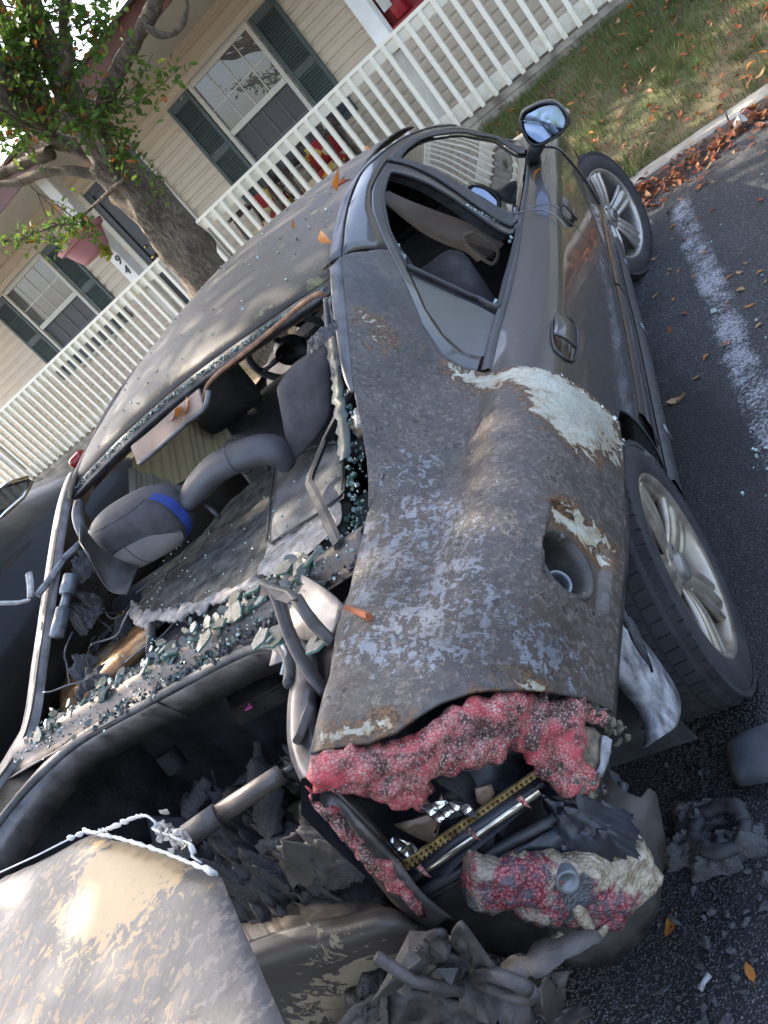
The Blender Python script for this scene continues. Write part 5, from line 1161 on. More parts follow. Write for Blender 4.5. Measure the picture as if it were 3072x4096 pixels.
fd = skin(lambda s: 2.36, lambda s: 1.342, 4.12, 9.9, 90, 90, 'front_door', [(HAN2, .02)], doordust)
def handle(H, door, k):
    c = np.mean(H, 0); P = [S(a, b, .003) for a, b in H]; m = MB(); m.tube([Vector(p) for p in spline(P + [P[0]], 40)], .0035, 6); m.build('handle_surround', MAT['dark_trim'], door, smooth=True)
    m = MB(); y0, y1 = c[0] - .060 * k, c[0] + .062 * k
    m.grid([[S(y, c[1] - .55 + .8 * j / 6, .012 + .010 * math.sin(math.pi * j / 6) * math.sin(math.pi * (.06 + .88 * i / 19))) for i, y in enumerate(np.linspace(y0, y1, 20))] for j in range(7)])
    m.build('handle', MAT['dusty'], door, smooth=True, solid=.006, attrs={'dust': [.45] * len(m.v)})
    m = MB(); m.grid([[S(y, c[1] + .30 + .35 * j / 3, -.010 - .003 * math.sin(math.pi * j / 3)) for y in np.linspace(y0 + .01, y1 - .02, 10)] for j in range(4)]); m.build('handle_bowl', MAT['mirror'], door, smooth=True, solid=.002)
handle(HAN1, rd, 1); handle(HAN2, fd, .9)
for dr, y0, y1 in ((rd, .40, 1.33), (fd, 1.35, 2.33)):
    m = MB(); n = 40; m.grid([[S(y, s, o) for y in np.linspace(y0, y1, n)] for s, o in ((8.55, .001), (8.62, .009), (8.85, .012), (9.1, .010), (9.2, .001))]); m.build('side_moulding', MAT['dusty'], dr, smooth=True, attrs={'dust': [.25] * len(m.v)})
    m = MB(); m.grid([[S(y, s, o) for y in np.linspace(y0 - .02 if dr is fd else y0 - .28, y1, n)] for s, o in ((4.0, .0), (4.02, .006), (4.25, .007), (4.3, .0))]); m.build('belt_moulding', MAT['dark_trim'], dr, smooth=True)
m = MB(); m.grid([[S(y, s, o) for y in np.linspace(.34, 2.36, 60)] for s, o in ((9.55, .002), (9.6, .016), (9.85, .022), (10.1, .016), (10.15, -.03))]); m.build('sill_moulding', MAT['dark_trim'], car, smooth=True)
m = MB()
for y in (.62, 1.35, 2.05): m.tube([S(y, 9.58, .018), S(y, 9.9, .024)], .005, 6)
m.build('sill_clip', MAT['steelcyl'], car, smooth=True)
# rear door window frame
FO = [(1.202,4.112),(1.113,2.346),(1.017,1.103),(0.950,1.084),(0.777,1.039),(0.646,1.243),(0.498,1.737),(0.358,2.226),(0.226,2.595),(0.146,3.055),(0.122,3.576),(0.120,3.903)]
FI = [(1.136,4.136),(1.059,2.396),(0.949,1.335),(0.853,1.354),(0.790,1.388),(0.711,1.485),(0.579,1.733),(0.438,2.193),(0.301,2.598),(0.235,2.967),(0.194,3.468),(0.185,3.938)]
m = MB(); m.grid(strip(FO, FI, 90, 4, .001)); wf = m.build('rear_window_frame', MAT['dusty'], rd, smooth=True, solid=.006, attrs={'dust': [.5] * len(m.v)})
def inward(P, n, d, w):
    C = resample(P, n); a = [S(*p) for p in C]; return a, [p + np.array([-d, w[1], w[2]]) for p in a]
a, b = inward(FI[:8], 60, .034, (0, 0, -.004)); m = MB(); m.grid([a, [(p + q) / 2 for p, q in zip(a, b)], b]); m.build('frame_return', MAT['rubber'], wf, smooth=True)
m = MB(); m.tube([S(p[0], p[1], -.002) for p in resample(FI[:8], 60)], .006, 6); m.build('window_seal', MAT['rubber'], wf, smooth=True)
WB = [(0.438,2.193),(0.456,2.481),(0.481,2.790),(0.497,3.213),(0.452,4.056)]
m = MB(); m.tube([Vector(S(p[0], p[1], .002)) for p in resample(WB, 20)], .012, 8, flat=.7); m.build('division_bar', MAT['dark_trim'], wf, smooth=True)
BL = [(1.136,4.136),(0.898,4.057),(0.651,3.981),(0.452,4.056)]
m = MB(); m.tube([Vector(S(p[0], p[1], .0)) for p in resample(BL, 20)], .010, 8); m.tube([Vector(S(p[0], p[1], -.022)) for p in resample(BL, 20)], .008, 8); m.grid([[Vector(S(p[0], p[1], -.005)) + Vector((-.06 * k, 0, -.05 * k)) for p in resample(BL, 12)] for k in range(3)]); m.build('belt_seal', MAT['rubber'], wf, smooth=True)
QG = [(0.422,2.236),(0.440,2.529),(0.458,2.825),(0.466,3.300),(0.414,4.057),(0.314,4.145),(0.242,4.136),(0.197,3.981),(0.188,3.700),(0.203,3.346),(0.238,2.990),(0.307,2.605)]
V, Fc = fill([(a, b * .06) for a, b in QG], .02, lambda u, v, d: tuple(S(u, v / .06, -.004)), 4); m = MB().add(V, Fc); m.build('quarter_glass', MAT['sootglass'], wf, smooth=True)
r = random.Random(12); m = MB()
for q in [(1.083,2.521),(1.092,2.562),(1.097,2.604),(1.105,2.647),(1.114,2.691),(1.123,2.737),(1.131,2.786),(1.139,2.839),(1.147,2.898),(1.158,2.964),(1.120,3.589),(1.069,3.464),(1.034,3.403),(0.494,3.828),(0.512,3.805)]:
    p = Vector(S(*q, -.002)); m.box(p, [r.uniform(.006, .013) for _ in range(3)], rot_xyz([r.uniform(0, 3) for _ in range(3)]))
m.build('glass_fringe', MAT['crumb'], wf, kind='stuff')
GF = [(0.557,1.827),(0.537,1.932),(0.543,1.989),(0.516,2.001),(0.503,2.081),(0.506,2.126),(0.473,2.132),(0.454,2.124),(0.488,2.016),(0.522,1.899)]
V, Fc = fill([(a, b * .06) for a, b in GF], .01, lambda u, v, d: tuple(S(u, v / .06, -.008)), 4); m = MB().add(V, Fc); m.build('glass_fragment', plain('pale_green_glass', (.15, .24, .21), .15, var=.3, scale=60, bump=.3), wf, solid=.004)
# front door window
PO = [(1.202,4.112),(1.113,2.346),(1.017,1.103),(1.085,1.165),(1.234,1.278),(1.426,1.452),(1.761,1.647),(2.110,1.673),(2.489,1.966),(2.463,3.762)]
PI = [(1.392,3.802),(1.203,2.363),(1.077,1.422),(1.138,1.426),(1.221,1.462),(1.372,1.533),(1.683,1.759),(1.988,1.857),(2.362,2.206),(2.304,3.853)]
m = MB(); m.grid(strip(PO, PI, 100, 4, .0015)); pf = m.build('front_window_frame', MAT['dark_trim'], fd, smooth=True, solid=.006)
GT, GB = resample(PI[2:], 40), resample([(1.077,1.422),(1.142,2.158),(1.288,2.615),(1.392,3.802),(1.741,3.742),(2.290,3.899)], 40)
m = MB(); m.grid([[S(*(GT[i] * (1 - k / 12) + GB[i] * (k / 12)), -.004) for i in range(40)] for k in range(13)]); m.build('window_glass', MAT['tint'], pf, smooth=True)
# wire hanging out of the window
w = thing('hanging_wire', 'thin grey wire hanging out over the shoulder of the doors', 'wire', (0.760,1.323,0.896))
m = MB(); m.tube(spline([Vector(S(*q, .012)) for q in [(1.287,3.680),(1.257,4.366),(1.239,4.952),(1.210,5.587),(1.156,6.167),(1.123,6.698)]], 40), .0022, 6); m.build('strand', MAT['steelcyl'], w, smooth=True)
# front fender, bonnet, windscreen
def archz(y): return .31 + math.sqrt(max(.375 ** 2 - (y - 2.735) ** 2, 0))
rows = []
ys_ = np.linspace(2.366, 3.44, 90); m = MB()
for k in range(40):
    row = []
    for y in ys_:
        zt = archz(y) if abs(y - 2.735) < .375 else .25; lo = 4.2; hi = 10.
        for _ in range(30):
            md_ = (lo + hi) / 2
            if S(y, md_)[2] > zt: lo = md_
            else: hi = md_
        s = 4.15 + (lo - 4.15) * k / 39; row.append(S(y, s))
    rows.append(row)
m.grid(rows); m.build('front_fender', MAT['dusty'], car, smooth=True, solid=.006, attrs={'dust': [.12] * len(m.v)})
m = MB(); m.grid([[(x, y, S(y, 4.1)[2] + .055 * (1 - (x / max(S(y, 4.1)[0], .1)) ** 2)) for x in np.linspace(-1, 1, 24) * S(y, 4.1)[0]] for y in np.linspace(2.42, 3.44, 40)]); m.build('bonnet', MAT['dusty'], car, smooth=True, solid=.006, attrs={'dust': [.2] * len(m.v)})
m = MB(); m.grid([[(x * (1 - t) + x * 1.18 * t, 1.88 - .10 * (x / .55) ** 2 + t * .55, roofz(x, 1.88) - .006 + t * (.93 - roofz(0, 1.88))) for x in np.linspace(-.55, .55, 24)] for t in np.linspace(0, 1, 14)]); m.build('windscreen', MAT['tint'], car, smooth=True)
m = MB(); m.grid([[np.array([-1, 1, 1]) * S(y, s) for y in np.linspace(2.36, 3.44, 40)] for s in np.linspace(4.15, 7.6, 20)]); m.build('front_fender', MAT['dusty'], car, smooth=True, attrs={'dust': [.2] * len(m.v)})
m = MB(); m.grid([[(x, 3.45 + .03 * math.sin(3.1 * (z - .2)) - .22 * (x / .75) ** 2, z) for x in np.linspace(-.74, .74, 20)] for z in np.linspace(.2, .80, 12)]); m.build('front_bumper', MAT['dark_trim'], car, smooth=True, solid=.01)
# door mirror
mr = Vector((0.911,1.930,0.981)); m = MB()
def mir(L, dy=0): return [Vector(p) + Vector((0, dy + (p[2] - mr.z) * .26 - (p[0] - mr.x) * .10, 0)) for p in L]
OUT = [(0.843,1.930,1.052),(0.862,1.930,1.067),(0.889,1.930,1.066),(0.934,1.930,1.055),(0.972,1.930,1.034),(0.988,1.930,1.013),(0.997,1.930,0.983),(0.997,1.930,0.951),(0.982,1.930,0.932),(0.948,1.930,0.921),(0.901,1.930,0.922),(0.857,1.930,0.932),(0.833,1.930,0.946),(0.823,1.930,0.971),(0.825,1.930,1.004),(0.831,1.930,1.031)]
o0 = mir(spline(OUT + [OUT[0]], 48)); cen = sum(o0, Vector()) / 48
r1 = [cen + (p - cen) * .93 for p in o0]
rows = [r1, o0] + [[cen + (p - cen) * k + Vector((0, dy, 0)) for p in o0] for k, dy in ((1.04, .012), (1.03, .045), (.92, .085), (.70, .115), (.3, .130), (.02, .133))]
m.grid(rows); mh = m.build('door_mirror', MAT['dusty'], car, smooth=True, attrs={'dust': [.2] * len(m.v)})
GL = mir([(0.852,1.930,1.041),(0.870,1.930,1.050),(0.901,1.930,1.046),(0.935,1.930,1.039),(0.969,1.930,1.021),(0.982,1.930,1.006),(0.985,1.930,0.983),(0.982,1.930,0.954),(0.967,1.930,0.937),(0.941,1.930,0.932),(0.901,1.930,0.935),(0.863,1.930,0.941),(0.850,1.930,0.960),(0.839,1.930,0.993),(0.842,1.930,1.016)], .006)
gp = [Vector(p) for p in spline([tuple(p) for p in GL] + [tuple(GL[0])], 40)][:-1]; m = MB(); m.v = [tuple(p) for p in gp]; m.f = [tuple(range(39))]; m.build('mirror_glass', MAT['mirror'], mh, solid=.003)
m = MB(); m.tube([cen + (p - cen) * .955 + Vector((0, .004, 0)) for p in o0], .006, 6); m.build('mirror_rim', MAT['rubber'], mh, smooth=True)
m = MB(); m.tube([cen + Vector((-.06, .04, -.05)), cen + Vector((-.10, .06, -.08)), S(2.06, 4.5)], [.034, .028, .034], 12); m.build('mirror_arm', MAT['dark_trim'], mh, smooth=True)
m = MB(); m.box((0.995,1.950,0.973), (.016, .03, .040), rot_xyz((0, -.5, 0)), .006); m.build('turn_lens', MAT['orange_lens'], mh, smooth=True)

# ---- wheels
def wheel(c, steer, soot, name, camber=0.0):
    w = thing(name, 'x', 'x'); del w['label'], w['category']
    w.parent = car; w.location = Vector(c) - Vector(car.location)
    w.rotation_euler = (0, camber, steer)
    def add(mb, nm, mat, par=w, **k):
        off = parent_loc(par); mb.v = [tuple(Vector(v) + off) for v in mb.v]; return mb.build(nm, mat, par, **k)
    m = MB(); m.lathe([(.225, -.10), (.26, -.112), (.295, -.108), (.314, -.092), (.320, -.06), (.3215, 0), (.320, .06), (.314, .090), (.298, .100), (.272, .104), (.248, .102), (.236, .099), (.226, .092)], (0, 0, 0), (1, 0, 0), 96); ty = add(m, 'tyre', MAT['tyre'], smooth=True)
    # tread blocks
    m = MB()
    for ring, x0, x1 in ((0, .074, .100), (1, .036, .068), (2, -.002, .030), (3, -.040, -.008), (4, -.078, -.046)):
        for i in range(60):
            t = 2 * math.pi * (i + .5 * (ring % 2)) / 60; dt = .0465; R0, R1 = .312 - (.010 if ring == 0 else 0), .3245 - (.008 if ring == 0 else 0); sk = .012 if ring in (1, 3) else 0
            P = [Vector((x, math.sin(t + d + s_) * R, math.cos(t + d + s_) * R)) for x, s_ in ((x0, 0), (x1, sk)) for d in (-dt, dt) for R in (R0, R1)]
            m.add(P, [(1, 3, 7, 5), (0, 1, 5, 4), (3, 2, 6, 7), (0, 2, 3, 1), (4, 5, 7, 6)])
    add(m, 'tread', MAT['tyre'], kind='stuff')
    mat = MAT['alloy_soot' if soot else 'alloy']
    m = MB(); m.lathe([(.186, -.06), (.202, -.02), (.208, .05), (.212, .078), (.217, .090), (.229, .098), (.233, .094), (.232, .080), (.226, .078)], (0, 0, 0), (1, 0, 0), 90); rim = add(m, 'rim', mat, smooth=True)
    m = MB(); m.lathe([(.0, -.015), (.13, -.012), (.145, -.02), (.19, -.055)], (0, 0, 0), (1, 0, 0), 40); add(m, 'brake_disc', MAT['brake'], smooth=True)
    m = MB(); m.lathe([(0, .090), (.030, .089), (.034, .084), (.036, .070)], (0, 0, 0), (1, 0, 0), 32); add(m, 'hub_cap', MAT['cap'], rim, smooth=True)
    m = MB(); m.lathe([(.030, .075), (.036, .076), (.058, .072), (.068, .060), (.066, .03)], (0, 0, 0), (1, 0, 0), 40); add(m, 'hub', mat, rim, smooth=True)
    if not soot:
        m = MB(); m.tube([Vector((.0915, math.cos(t) * .016, math.sin(t) * .016)) for t in np.linspace(0, 6.283, 25)], .0024, 5); m.box((.0915, 0, 0), (.003, .038, .006)); add(m, 'emblem', MAT['dark_trim'], rim)
    for k in range(5):
        t = 2 * math.pi * k / 5 + .3; e = Vector((0, math.sin(t), math.cos(t))); f = Vector((0, math.cos(t), -math.sin(t))); X_ = Vector((1, 0, 0)); m = MB(); rows = []
        prof = [(-1, -.016), (-.97, 0), (-.82, .006), (-.62, .003), (-.52, -.006), (-.42, -.006), (-.30, .004), (0, .009), (.30, .004), (.42, -.006), (.52, -.006), (.62, .003), (.82, .006), (.97, 0), (1, -.016)]
        for i in range(12):
            s = i / 11; R = .045 + .174 * s; w_ = .034 + .004 * (1 - s) ** 2 + .026 * s; h = .074 + .014 * s + .006 * math.sin(s * 3.1)
            rows.append([e * R + f * (w_ * a) + X_ * (h + b * (.2 + .8 * min(1, s * 2.5)) - .006) for a, b in prof])
        m.grid(rows); add(m, 'spoke', mat, rim, smooth=True, solid=.012)
        tb_ = t + math.pi / 5; m = MB(); m.lathe([(0, .012), (.008, .012), (.0095, .0), (.0095, -.02)], Vector((.066, math.sin(tb_) * .050, math.cos(tb_) * .050)), (1, 0, 0), 6); add(m, 'wheel_bolt', MAT['cap'], rim)
    return w
wheel((.782, 0, .318), 0, True, 'rear_wheel', .035); wheel((.775, 2.715, .318), rad(-20), False, 'front_wheel')
r = random.Random(2)
for sx, y in ((-.78, 0), (-.78, 2.715)):
    m = MB(); m.lathe([(.0, .1), (.2, .1), (.24, .11), (.30, .108), (.32, .08), (.322, 0), (.32, -.08), (.29, -.1), (0, -.1)], (sx, y, .318), (-1, 0, 0), 48); m.build('left_wheel', MAT['tyre'], car, smooth=True)
# wheelhouse and floor underneath
m = MB(); m.grid([[(x, .42 * math.sin(t), .31 + .42 * math.cos(t)) for x in (.50, .62, .74, .80)] for t in np.linspace(-1.75, 1.75, 40)]); m.grid([[(.51, R * math.sin(t), .31 + R * math.cos(t)) for R in (.02, .42)] for t in np.linspace(-1.75, 1.75, 24)]); m.build('rear_wheelhouse', MAT['soot'], car, smooth=True)
m = MB(); m.grid([[(x, 2.735 + .42 * math.sin(t), .31 + .42 * math.cos(t)) for x in (.45, .62, .78)] for t in np.linspace(-1.75, 1.75, 40)]); m.build('front_wheelhouse', MAT['rubber'], car, smooth=True)
m = MB(); m.box((0, 1.5, .24), (1.5, 3.6, .06)); m.build('floor_pan', MAT['soot'], car)
# torn liner at the front of the rear arch and ragged liner behind the tyre
m = MB(); P1 = spline([(0.885,0.156,0.603),(0.885,0.134,0.582),(0.885,0.162,0.537),(0.885,0.259,0.480)], 12); P2 = spline([(0.870,0.132,0.571),(0.870,0.154,0.534),(0.870,0.226,0.475),(0.870,0.292,0.404)], 12); m.grid([P1, [(np.array(a) + np.array(b)) / 2 + np.array((.012, 0, 0)) for a, b in zip(P1, P2)], P2]); m.build('torn_arch_liner', MAT['plastic_melt'], car, smooth=True, solid=.004)
for k, (L1, L2) in enumerate((([(0.860,-0.094,0.590),(0.860,-0.084,0.567),(0.860,-0.054,0.514),(0.860,-0.062,0.489),(0.860,-0.101,0.480)], [(0.855,-0.130,0.583),(0.855,-0.137,0.560),(0.855,-0.130,0.532),(0.855,-0.141,0.506),(0.855,-0.171,0.498)]), ([(0.840,-0.388,0.583),(0.840,-0.390,0.551),(0.840,-0.413,0.522),(0.840,-0.435,0.493)], [(0.830,-0.395,0.556),(0.830,-0.422,0.539),(0.830,-0.436,0.501),(0.830,-0.436,0.465)]))):
    m = MB(); m.grid([[np.array(p) + .006 * np.array([nz(i, k), nz(i * 2, k, 4), nz(i * 3, k, 2)]) for i, p in enumerate(spline(L, 24))] for L in (L1, L2)]); m.build('melted_liner', MAT['char'], car, smooth=True, solid=.006)
# pale flange behind the rear wheel
fo = [(0.800,-0.260,0.513),(0.800,-0.292,0.496),(0.800,-0.313,0.455),(0.800,-0.319,0.377),(0.800,-0.341,0.316),(0.800,-0.376,0.302),(0.800,-0.445,0.330),(0.800,-0.505,0.382)]; fi = [(0.800,-0.426,0.547),(0.800,-0.447,0.531),(0.800,-0.461,0.485),(0.800,-0.465,0.440),(0.800,-0.483,0.420),(0.800,-0.509,0.412),(0.800,-0.527,0.416),(0.800,-0.553,0.424)]
m = MB(); A1, B1 = spline(fo, 40), spline(fi, 40); m.grid([[p + np.array((-.05, .03, 0)) for p in A1], A1, A1 * .6 + B1 * .4 + np.array((.008, 0, 0)), B1, B1 + np.array((-.03, 0, -.01))]); m.build('wheelhouse_flange', MAT['flange'], car, smooth=True, solid=.003)

# ---- rear corner: lamp bucket, melted lens, strip, panels
LX = [.0, .35, .50, .58, .65, .70, .75, .79, .82, .845, .865, .88, .90]; LY = [-1.0, -.98, -.96, -.94, -.915, -.89, -.855, -.82, -.785, -.74, -.68, -.60, -.45]
def lampS(x, z, off=0.0):
    y = float(np.interp(x, LX, LY)) + (z - .8) * .10; d = (np.interp(x + .01, LX, LY) - np.interp(x - .01, LX, LY)) / .02
    n = Vector((d, -1, .1)).normalized(); return Vector((x, y, z)) + n * off
def lampfill(L, step, fn, seed=1, rag=None):
    P = [(a, c) for a, b, c in L]
    if rag: P = ragged(P, rag[0], rag[1], seed)
    return fill(P, step, lambda u, v, d: fn(u, v, d), seed)
BK = [(0.564,-0.892,0.974),(0.599,-0.882,0.961),(0.640,-0.870,0.935),(0.672,-0.857,0.918),(0.699,-0.844,0.915),(0.735,-0.820,0.905),(0.764,-0.800,0.884),(0.794,-0.776,0.844),(0.825,-0.744,0.777),(0.844,-0.717,0.699),(0.847,-0.714,0.647),(0.817,-0.769,0.646),(0.761,-0.819,0.715),(0.638,-0.892,0.726),(0.544,-0.924,0.700),(0.533,-0.923,0.735),(0.526,-0.920,0.790),(0.524,-0.912,0.869),(0.526,-0.906,0.929)]
V, Fc = lampfill(BK, .022, lambda u, v, d: tuple(lampS(u, v, -.012 - .075 * min(1, d / .035)))); m = MB().add(V, Fc); lh = m.build('lamp_housing', MAT['housing'], car, smooth=True)
def lp(L, nm, mat, off, step=.012, am=.006, rag=None, solid=.004, seed=1, par=None, bul=0.0, at=None, fr=22):
    V, Fc = lampfill(L, step, lambda u, v, d: tuple(lampS(u, v, off + am * nz(u * fr, v * fr, seed, 4) + bul * min(1, d / .03) ** .5)), seed, rag); m = MB().add(V, Fc)
    return m.build(nm, mat, par or lh, smooth=True, solid=solid)
lp([(0.549,-0.894,0.887),(0.565,-0.891,0.882),(0.576,-0.889,0.866),(0.574,-0.891,0.853),(0.556,-0.896,0.851),(0.544,-0.897,0.871)], 'reflector', MAT['reflector'], -.028, .008, .004)
lp([(0.570,-0.897,0.804),(0.592,-0.890,0.812),(0.605,-0.888,0.784),(0.604,-0.890,0.766),(0.574,-0.899,0.770),(0.548,-0.906,0.768),(0.556,-0.903,0.783)], 'reflector', MAT['reflector'], -.026, .008, .004)
lp([(0.640,-0.870,0.831),(0.660,-0.863,0.822),(0.683,-0.853,0.807),(0.699,-0.848,0.780),(0.695,-0.852,0.753),(0.680,-0.857,0.775),(0.658,-0.867,0.787),(0.633,-0.879,0.774),(0.653,-0.870,0.785),(0.648,-0.869,0.816)], 'reflector', MAT['reflector'], -.026, .008, .004)
lp([(0.556,-0.899,0.869),(0.579,-0.894,0.858),(0.573,-0.900,0.819),(0.571,-0.903,0.795),(0.558,-0.907,0.789),(0.553,-0.903,0.835)], 'heated_plate', MAT['brownplate'], -.040, .012, .003)
lp([(0.603,-0.899,0.825),(0.629,-0.891,0.813),(0.660,-0.880,0.803),(0.681,-0.868,0.819),(0.672,-0.874,0.799),(0.639,-0.892,0.774),(0.623,-0.898,0.763),(0.611,-0.899,0.794)], 'heated_plate', MAT['brownplate'], -.028, .012, .003)
lp([(0.646,-0.882,0.846),(0.665,-0.874,0.837),(0.659,-0.880,0.809),(0.643,-0.887,0.806),(0.636,-0.888,0.822)], 'heated_plate', MAT['brownplate'], -.034, .012, .003)
lp([(0.717,-0.849,0.784),(0.734,-0.839,0.771),(0.730,-0.843,0.757),(0.711,-0.857,0.753),(0.708,-0.858,0.767)], 'heated_plate', MAT['brownplate'], -.034, .012, .003)
# gold strip of lamp contacts and the bars beside it
ga, gb = Vector((0.559,-0.927,0.763)), Vector((0.779,-0.814,0.731)); gd = (gb - ga).normalized(); gu = Vector((0, 0, 1)); gu = (gu - gd * gu.dot(gd)).normalized(); gn = gd.cross(gu); gn = gn if gn.y < 0 else -gn; GL_ = (gb - ga).length
gq = Matrix((gd, gu, gn)).transposed()
m = MB(); m.box(ga.lerp(gb, .5) - gn * .003, (GL_, .016, .003), gq); st_ = m.build('contact_strip', MAT['housing'], lh)
m = MB(); 
for s_ in (-.0085, 0, .0085): m.box(ga.lerp(gb, .5) + gu * s_ + gn * .001, (GL_, .0026, .004), gq)
m.build('gold_rail', MAT['gold'], st_)
m = MB(); k = int(GL_ / .0078)
for i in range(k):
    for s_ in (-.0042, .0042): m.box(ga.lerp(gb, (i + .5) / k) + gu * s_ + gn * .002, (.0042, .0052, .006), gq)
m.build('gold_teeth', MAT['gold'], st_, kind='stuff')
m = MB(); a, b = Vector((0.552,-0.940,0.746)), Vector((0.763,-0.839,0.724)); m.tube([a, b], .0065, 10); m.build('chrome_bar', MAT['chrome'], lh, smooth=True)
m = MB(); a, b = Vector((0.551,-0.932,0.753)), Vector((0.769,-0.826,0.727)); m.tube([a, b], .012, 8, flat=.6); m.build('lamp_rib', MAT['housing'], lh, smooth=True)
m = MB(); a, b = Vector((0.563,-0.940,0.721)), Vector((0.779,-0.832,0.661)); m.tube([a, a.lerp(b, .3), a.lerp(b, .75), b], .009, 8); m.tube([a + Vector((0, 0, -.014)), b + Vector((0, 0, -.016))], .005, 8); m.build('lamp_rim', MAT['dark_trim'], lh, smooth=True)
m = MB(); a = Vector((0.654,-0.877,0.711)); m.lathe([(0, .01), (.012, .01), (.022, .0), (.024, -.02)], a, (.3, -1, .3), 16); m.build('bulb_holder', MAT['soot'], lh, smooth=True)
m = MB()
for q in ((1010,1790),(1018,1796),(1002,1800),(905,1868),(898,1872)):
    pass
for q in [(0.678,-0.900,0.767),(0.597,-0.933,0.767),(0.746,-0.859,0.748)]:
    m = MB(); m.tube([q, Vector(q) + Vector((.004, -.005, -.012)), Vector(q) + Vector((.005, -.004, -.024))], [.005, .003, .0008], 7); m.build('red_drip', MAT['redmelt'], lh, smooth=True)
# melted red lens: a thick wrinkled skin
RED = [(0.595,-0.927,0.995),(0.602,-0.924,0.999),(0.618,-0.919,0.993),(0.650,-0.909,0.981),(0.664,-0.904,0.962),(0.678,-0.898,0.945),(0.696,-0.890,0.937),(0.713,-0.879,0.932),(0.735,-0.865,0.926),(0.760,-0.846,0.918),(0.785,-0.826,0.900),(0.810,-0.802,0.865),(0.833,-0.773,0.812),(0.843,-0.757,0.781),(0.850,-0.743,0.744),(0.853,-0.736,0.708),(0.853,-0.740,0.696),(0.848,-0.752,0.705),(0.843,-0.761,0.734),(0.838,-0.771,0.740),(0.830,-0.786,0.728),(0.819,-0.807,0.714),(0.818,-0.809,0.697),(0.828,-0.796,0.667),(0.823,-0.806,0.652),(0.814,-0.819,0.657),(0.798,-0.837,0.665),(0.789,-0.846,0.671),(0.782,-0.849,0.696),(0.778,-0.851,0.712),(0.781,-0.846,0.735),(0.778,-0.848,0.750),(0.778,-0.845,0.773),(0.778,-0.842,0.797),(0.775,-0.844,0.811),(0.762,-0.855,0.808),(0.746,-0.868,0.821),(0.727,-0.879,0.835),(0.715,-0.887,0.843),(0.709,-0.891,0.849),(0.699,-0.897,0.860),(0.691,-0.900,0.864),(0.684,-0.906,0.844),(0.668,-0.914,0.837),(0.654,-0.921,0.838),(0.637,-0.927,0.850),(0.631,-0.927,0.862),(0.622,-0.929,0.883),(0.622,-0.927,0.903),(0.610,-0.929,0.920),(0.596,-0.934,0.926),(0.584,-0.936,0.944),(0.567,-0.940,0.951),(0.577,-0.936,0.971)]
def crust(L, nm, mat, off, par, step, th, am, fr, seed, at=None, rag=(.008, .004)):
    P = ragged([(a, c) for a, b, c in L], rag[0], rag[1], seed)
    def fn(u, v, d): 
        t = min(1, d / .02); return tuple(lampS(u, v, off - .014 + (th) * math.sqrt(max(t * (2 - t), 0)) + am * nz(u * fr, v * fr, seed, 4) + am * .55 * nz(u * fr * 3.3, v * fr * 3.3, seed + 4, 3)))
    V, Fc = fill(P, step, fn, seed); m = MB().add(V, Fc); A_ = {k: [f(v) for v in V] for k, f in (at or {}).items()}
    return m.build(nm, mat, par, smooth=True, solid=.006, attrs=A_)
crust(RED, 'melted_tail_lens', MAT['redmelt'], .012, lh, .0062, .018, .015, 13, 3)
LEG = [(0.574,-0.924,0.972),(0.569,-0.927,0.952),(0.586,-0.925,0.932),(0.580,-0.930,0.901),(0.573,-0.935,0.866),(0.579,-0.937,0.832),(0.584,-0.938,0.807),(0.574,-0.945,0.769),(0.572,-0.947,0.746),(0.573,-0.950,0.717),(0.567,-0.953,0.705),(0.558,-0.954,0.717),(0.554,-0.950,0.764),(0.552,-0.946,0.812),(0.557,-0.940,0.854),(0.563,-0.933,0.909),(0.561,-0.931,0.940)]
crust(LEG, 'melted_lens_leg', MAT['redmelt'], .022, lh, .006, .016, .012, 26, 8)
# fibrous block and ash at the outer end of the lamp
lp([(0.839,-0.757,0.733),(0.846,-0.745,0.704),(0.846,-0.748,0.683),(0.832,-0.776,0.672),(0.822,-0.793,0.679),(0.814,-0.802,0.702),(0.828,-0.779,0.724)], 'fibrous_end', plain('fibrous_board', (.20, .16, .11), .8, var=.4, scale=60, bump=.6, bscale=260), .004, .01, .004, (.008, .003), .006, 4)
lp([(0.842,-0.756,0.696),(0.844,-0.753,0.680),(0.833,-0.775,0.670),(0.822,-0.795,0.668),(0.816,-0.802,0.677),(0.825,-0.788,0.682)], 'white_edge', MAT['flange'], .010, .008, .004, (.008, .003), .004, 5)
m = MB(); r = random.Random(6)
for q in [(0.850,-0.741,0.734),(0.852,-0.739,0.718),(0.854,-0.734,0.703),(0.854,-0.733,0.690),(0.856,-0.731,0.675),(0.856,-0.730,0.664),(0.804,-0.824,0.700),(0.806,-0.823,0.686),(0.814,-0.814,0.675),(0.816,-0.813,0.661),(0.801,-0.829,0.684)]:
    for j in range(9): m.rock(Vector(q) + Vector((r.uniform(-.012, .012), r.uniform(-.012, .012), r.uniform(-.012, .012))), [r.uniform(.005, .018) for _ in range(3)], r)
m.build('burnt_lumps', plain('olive_char', (.10, .095, .06), .6, var=.6, scale=40, bump=.5, col2=(.02, .02, .02)), lh, kind='stuff')
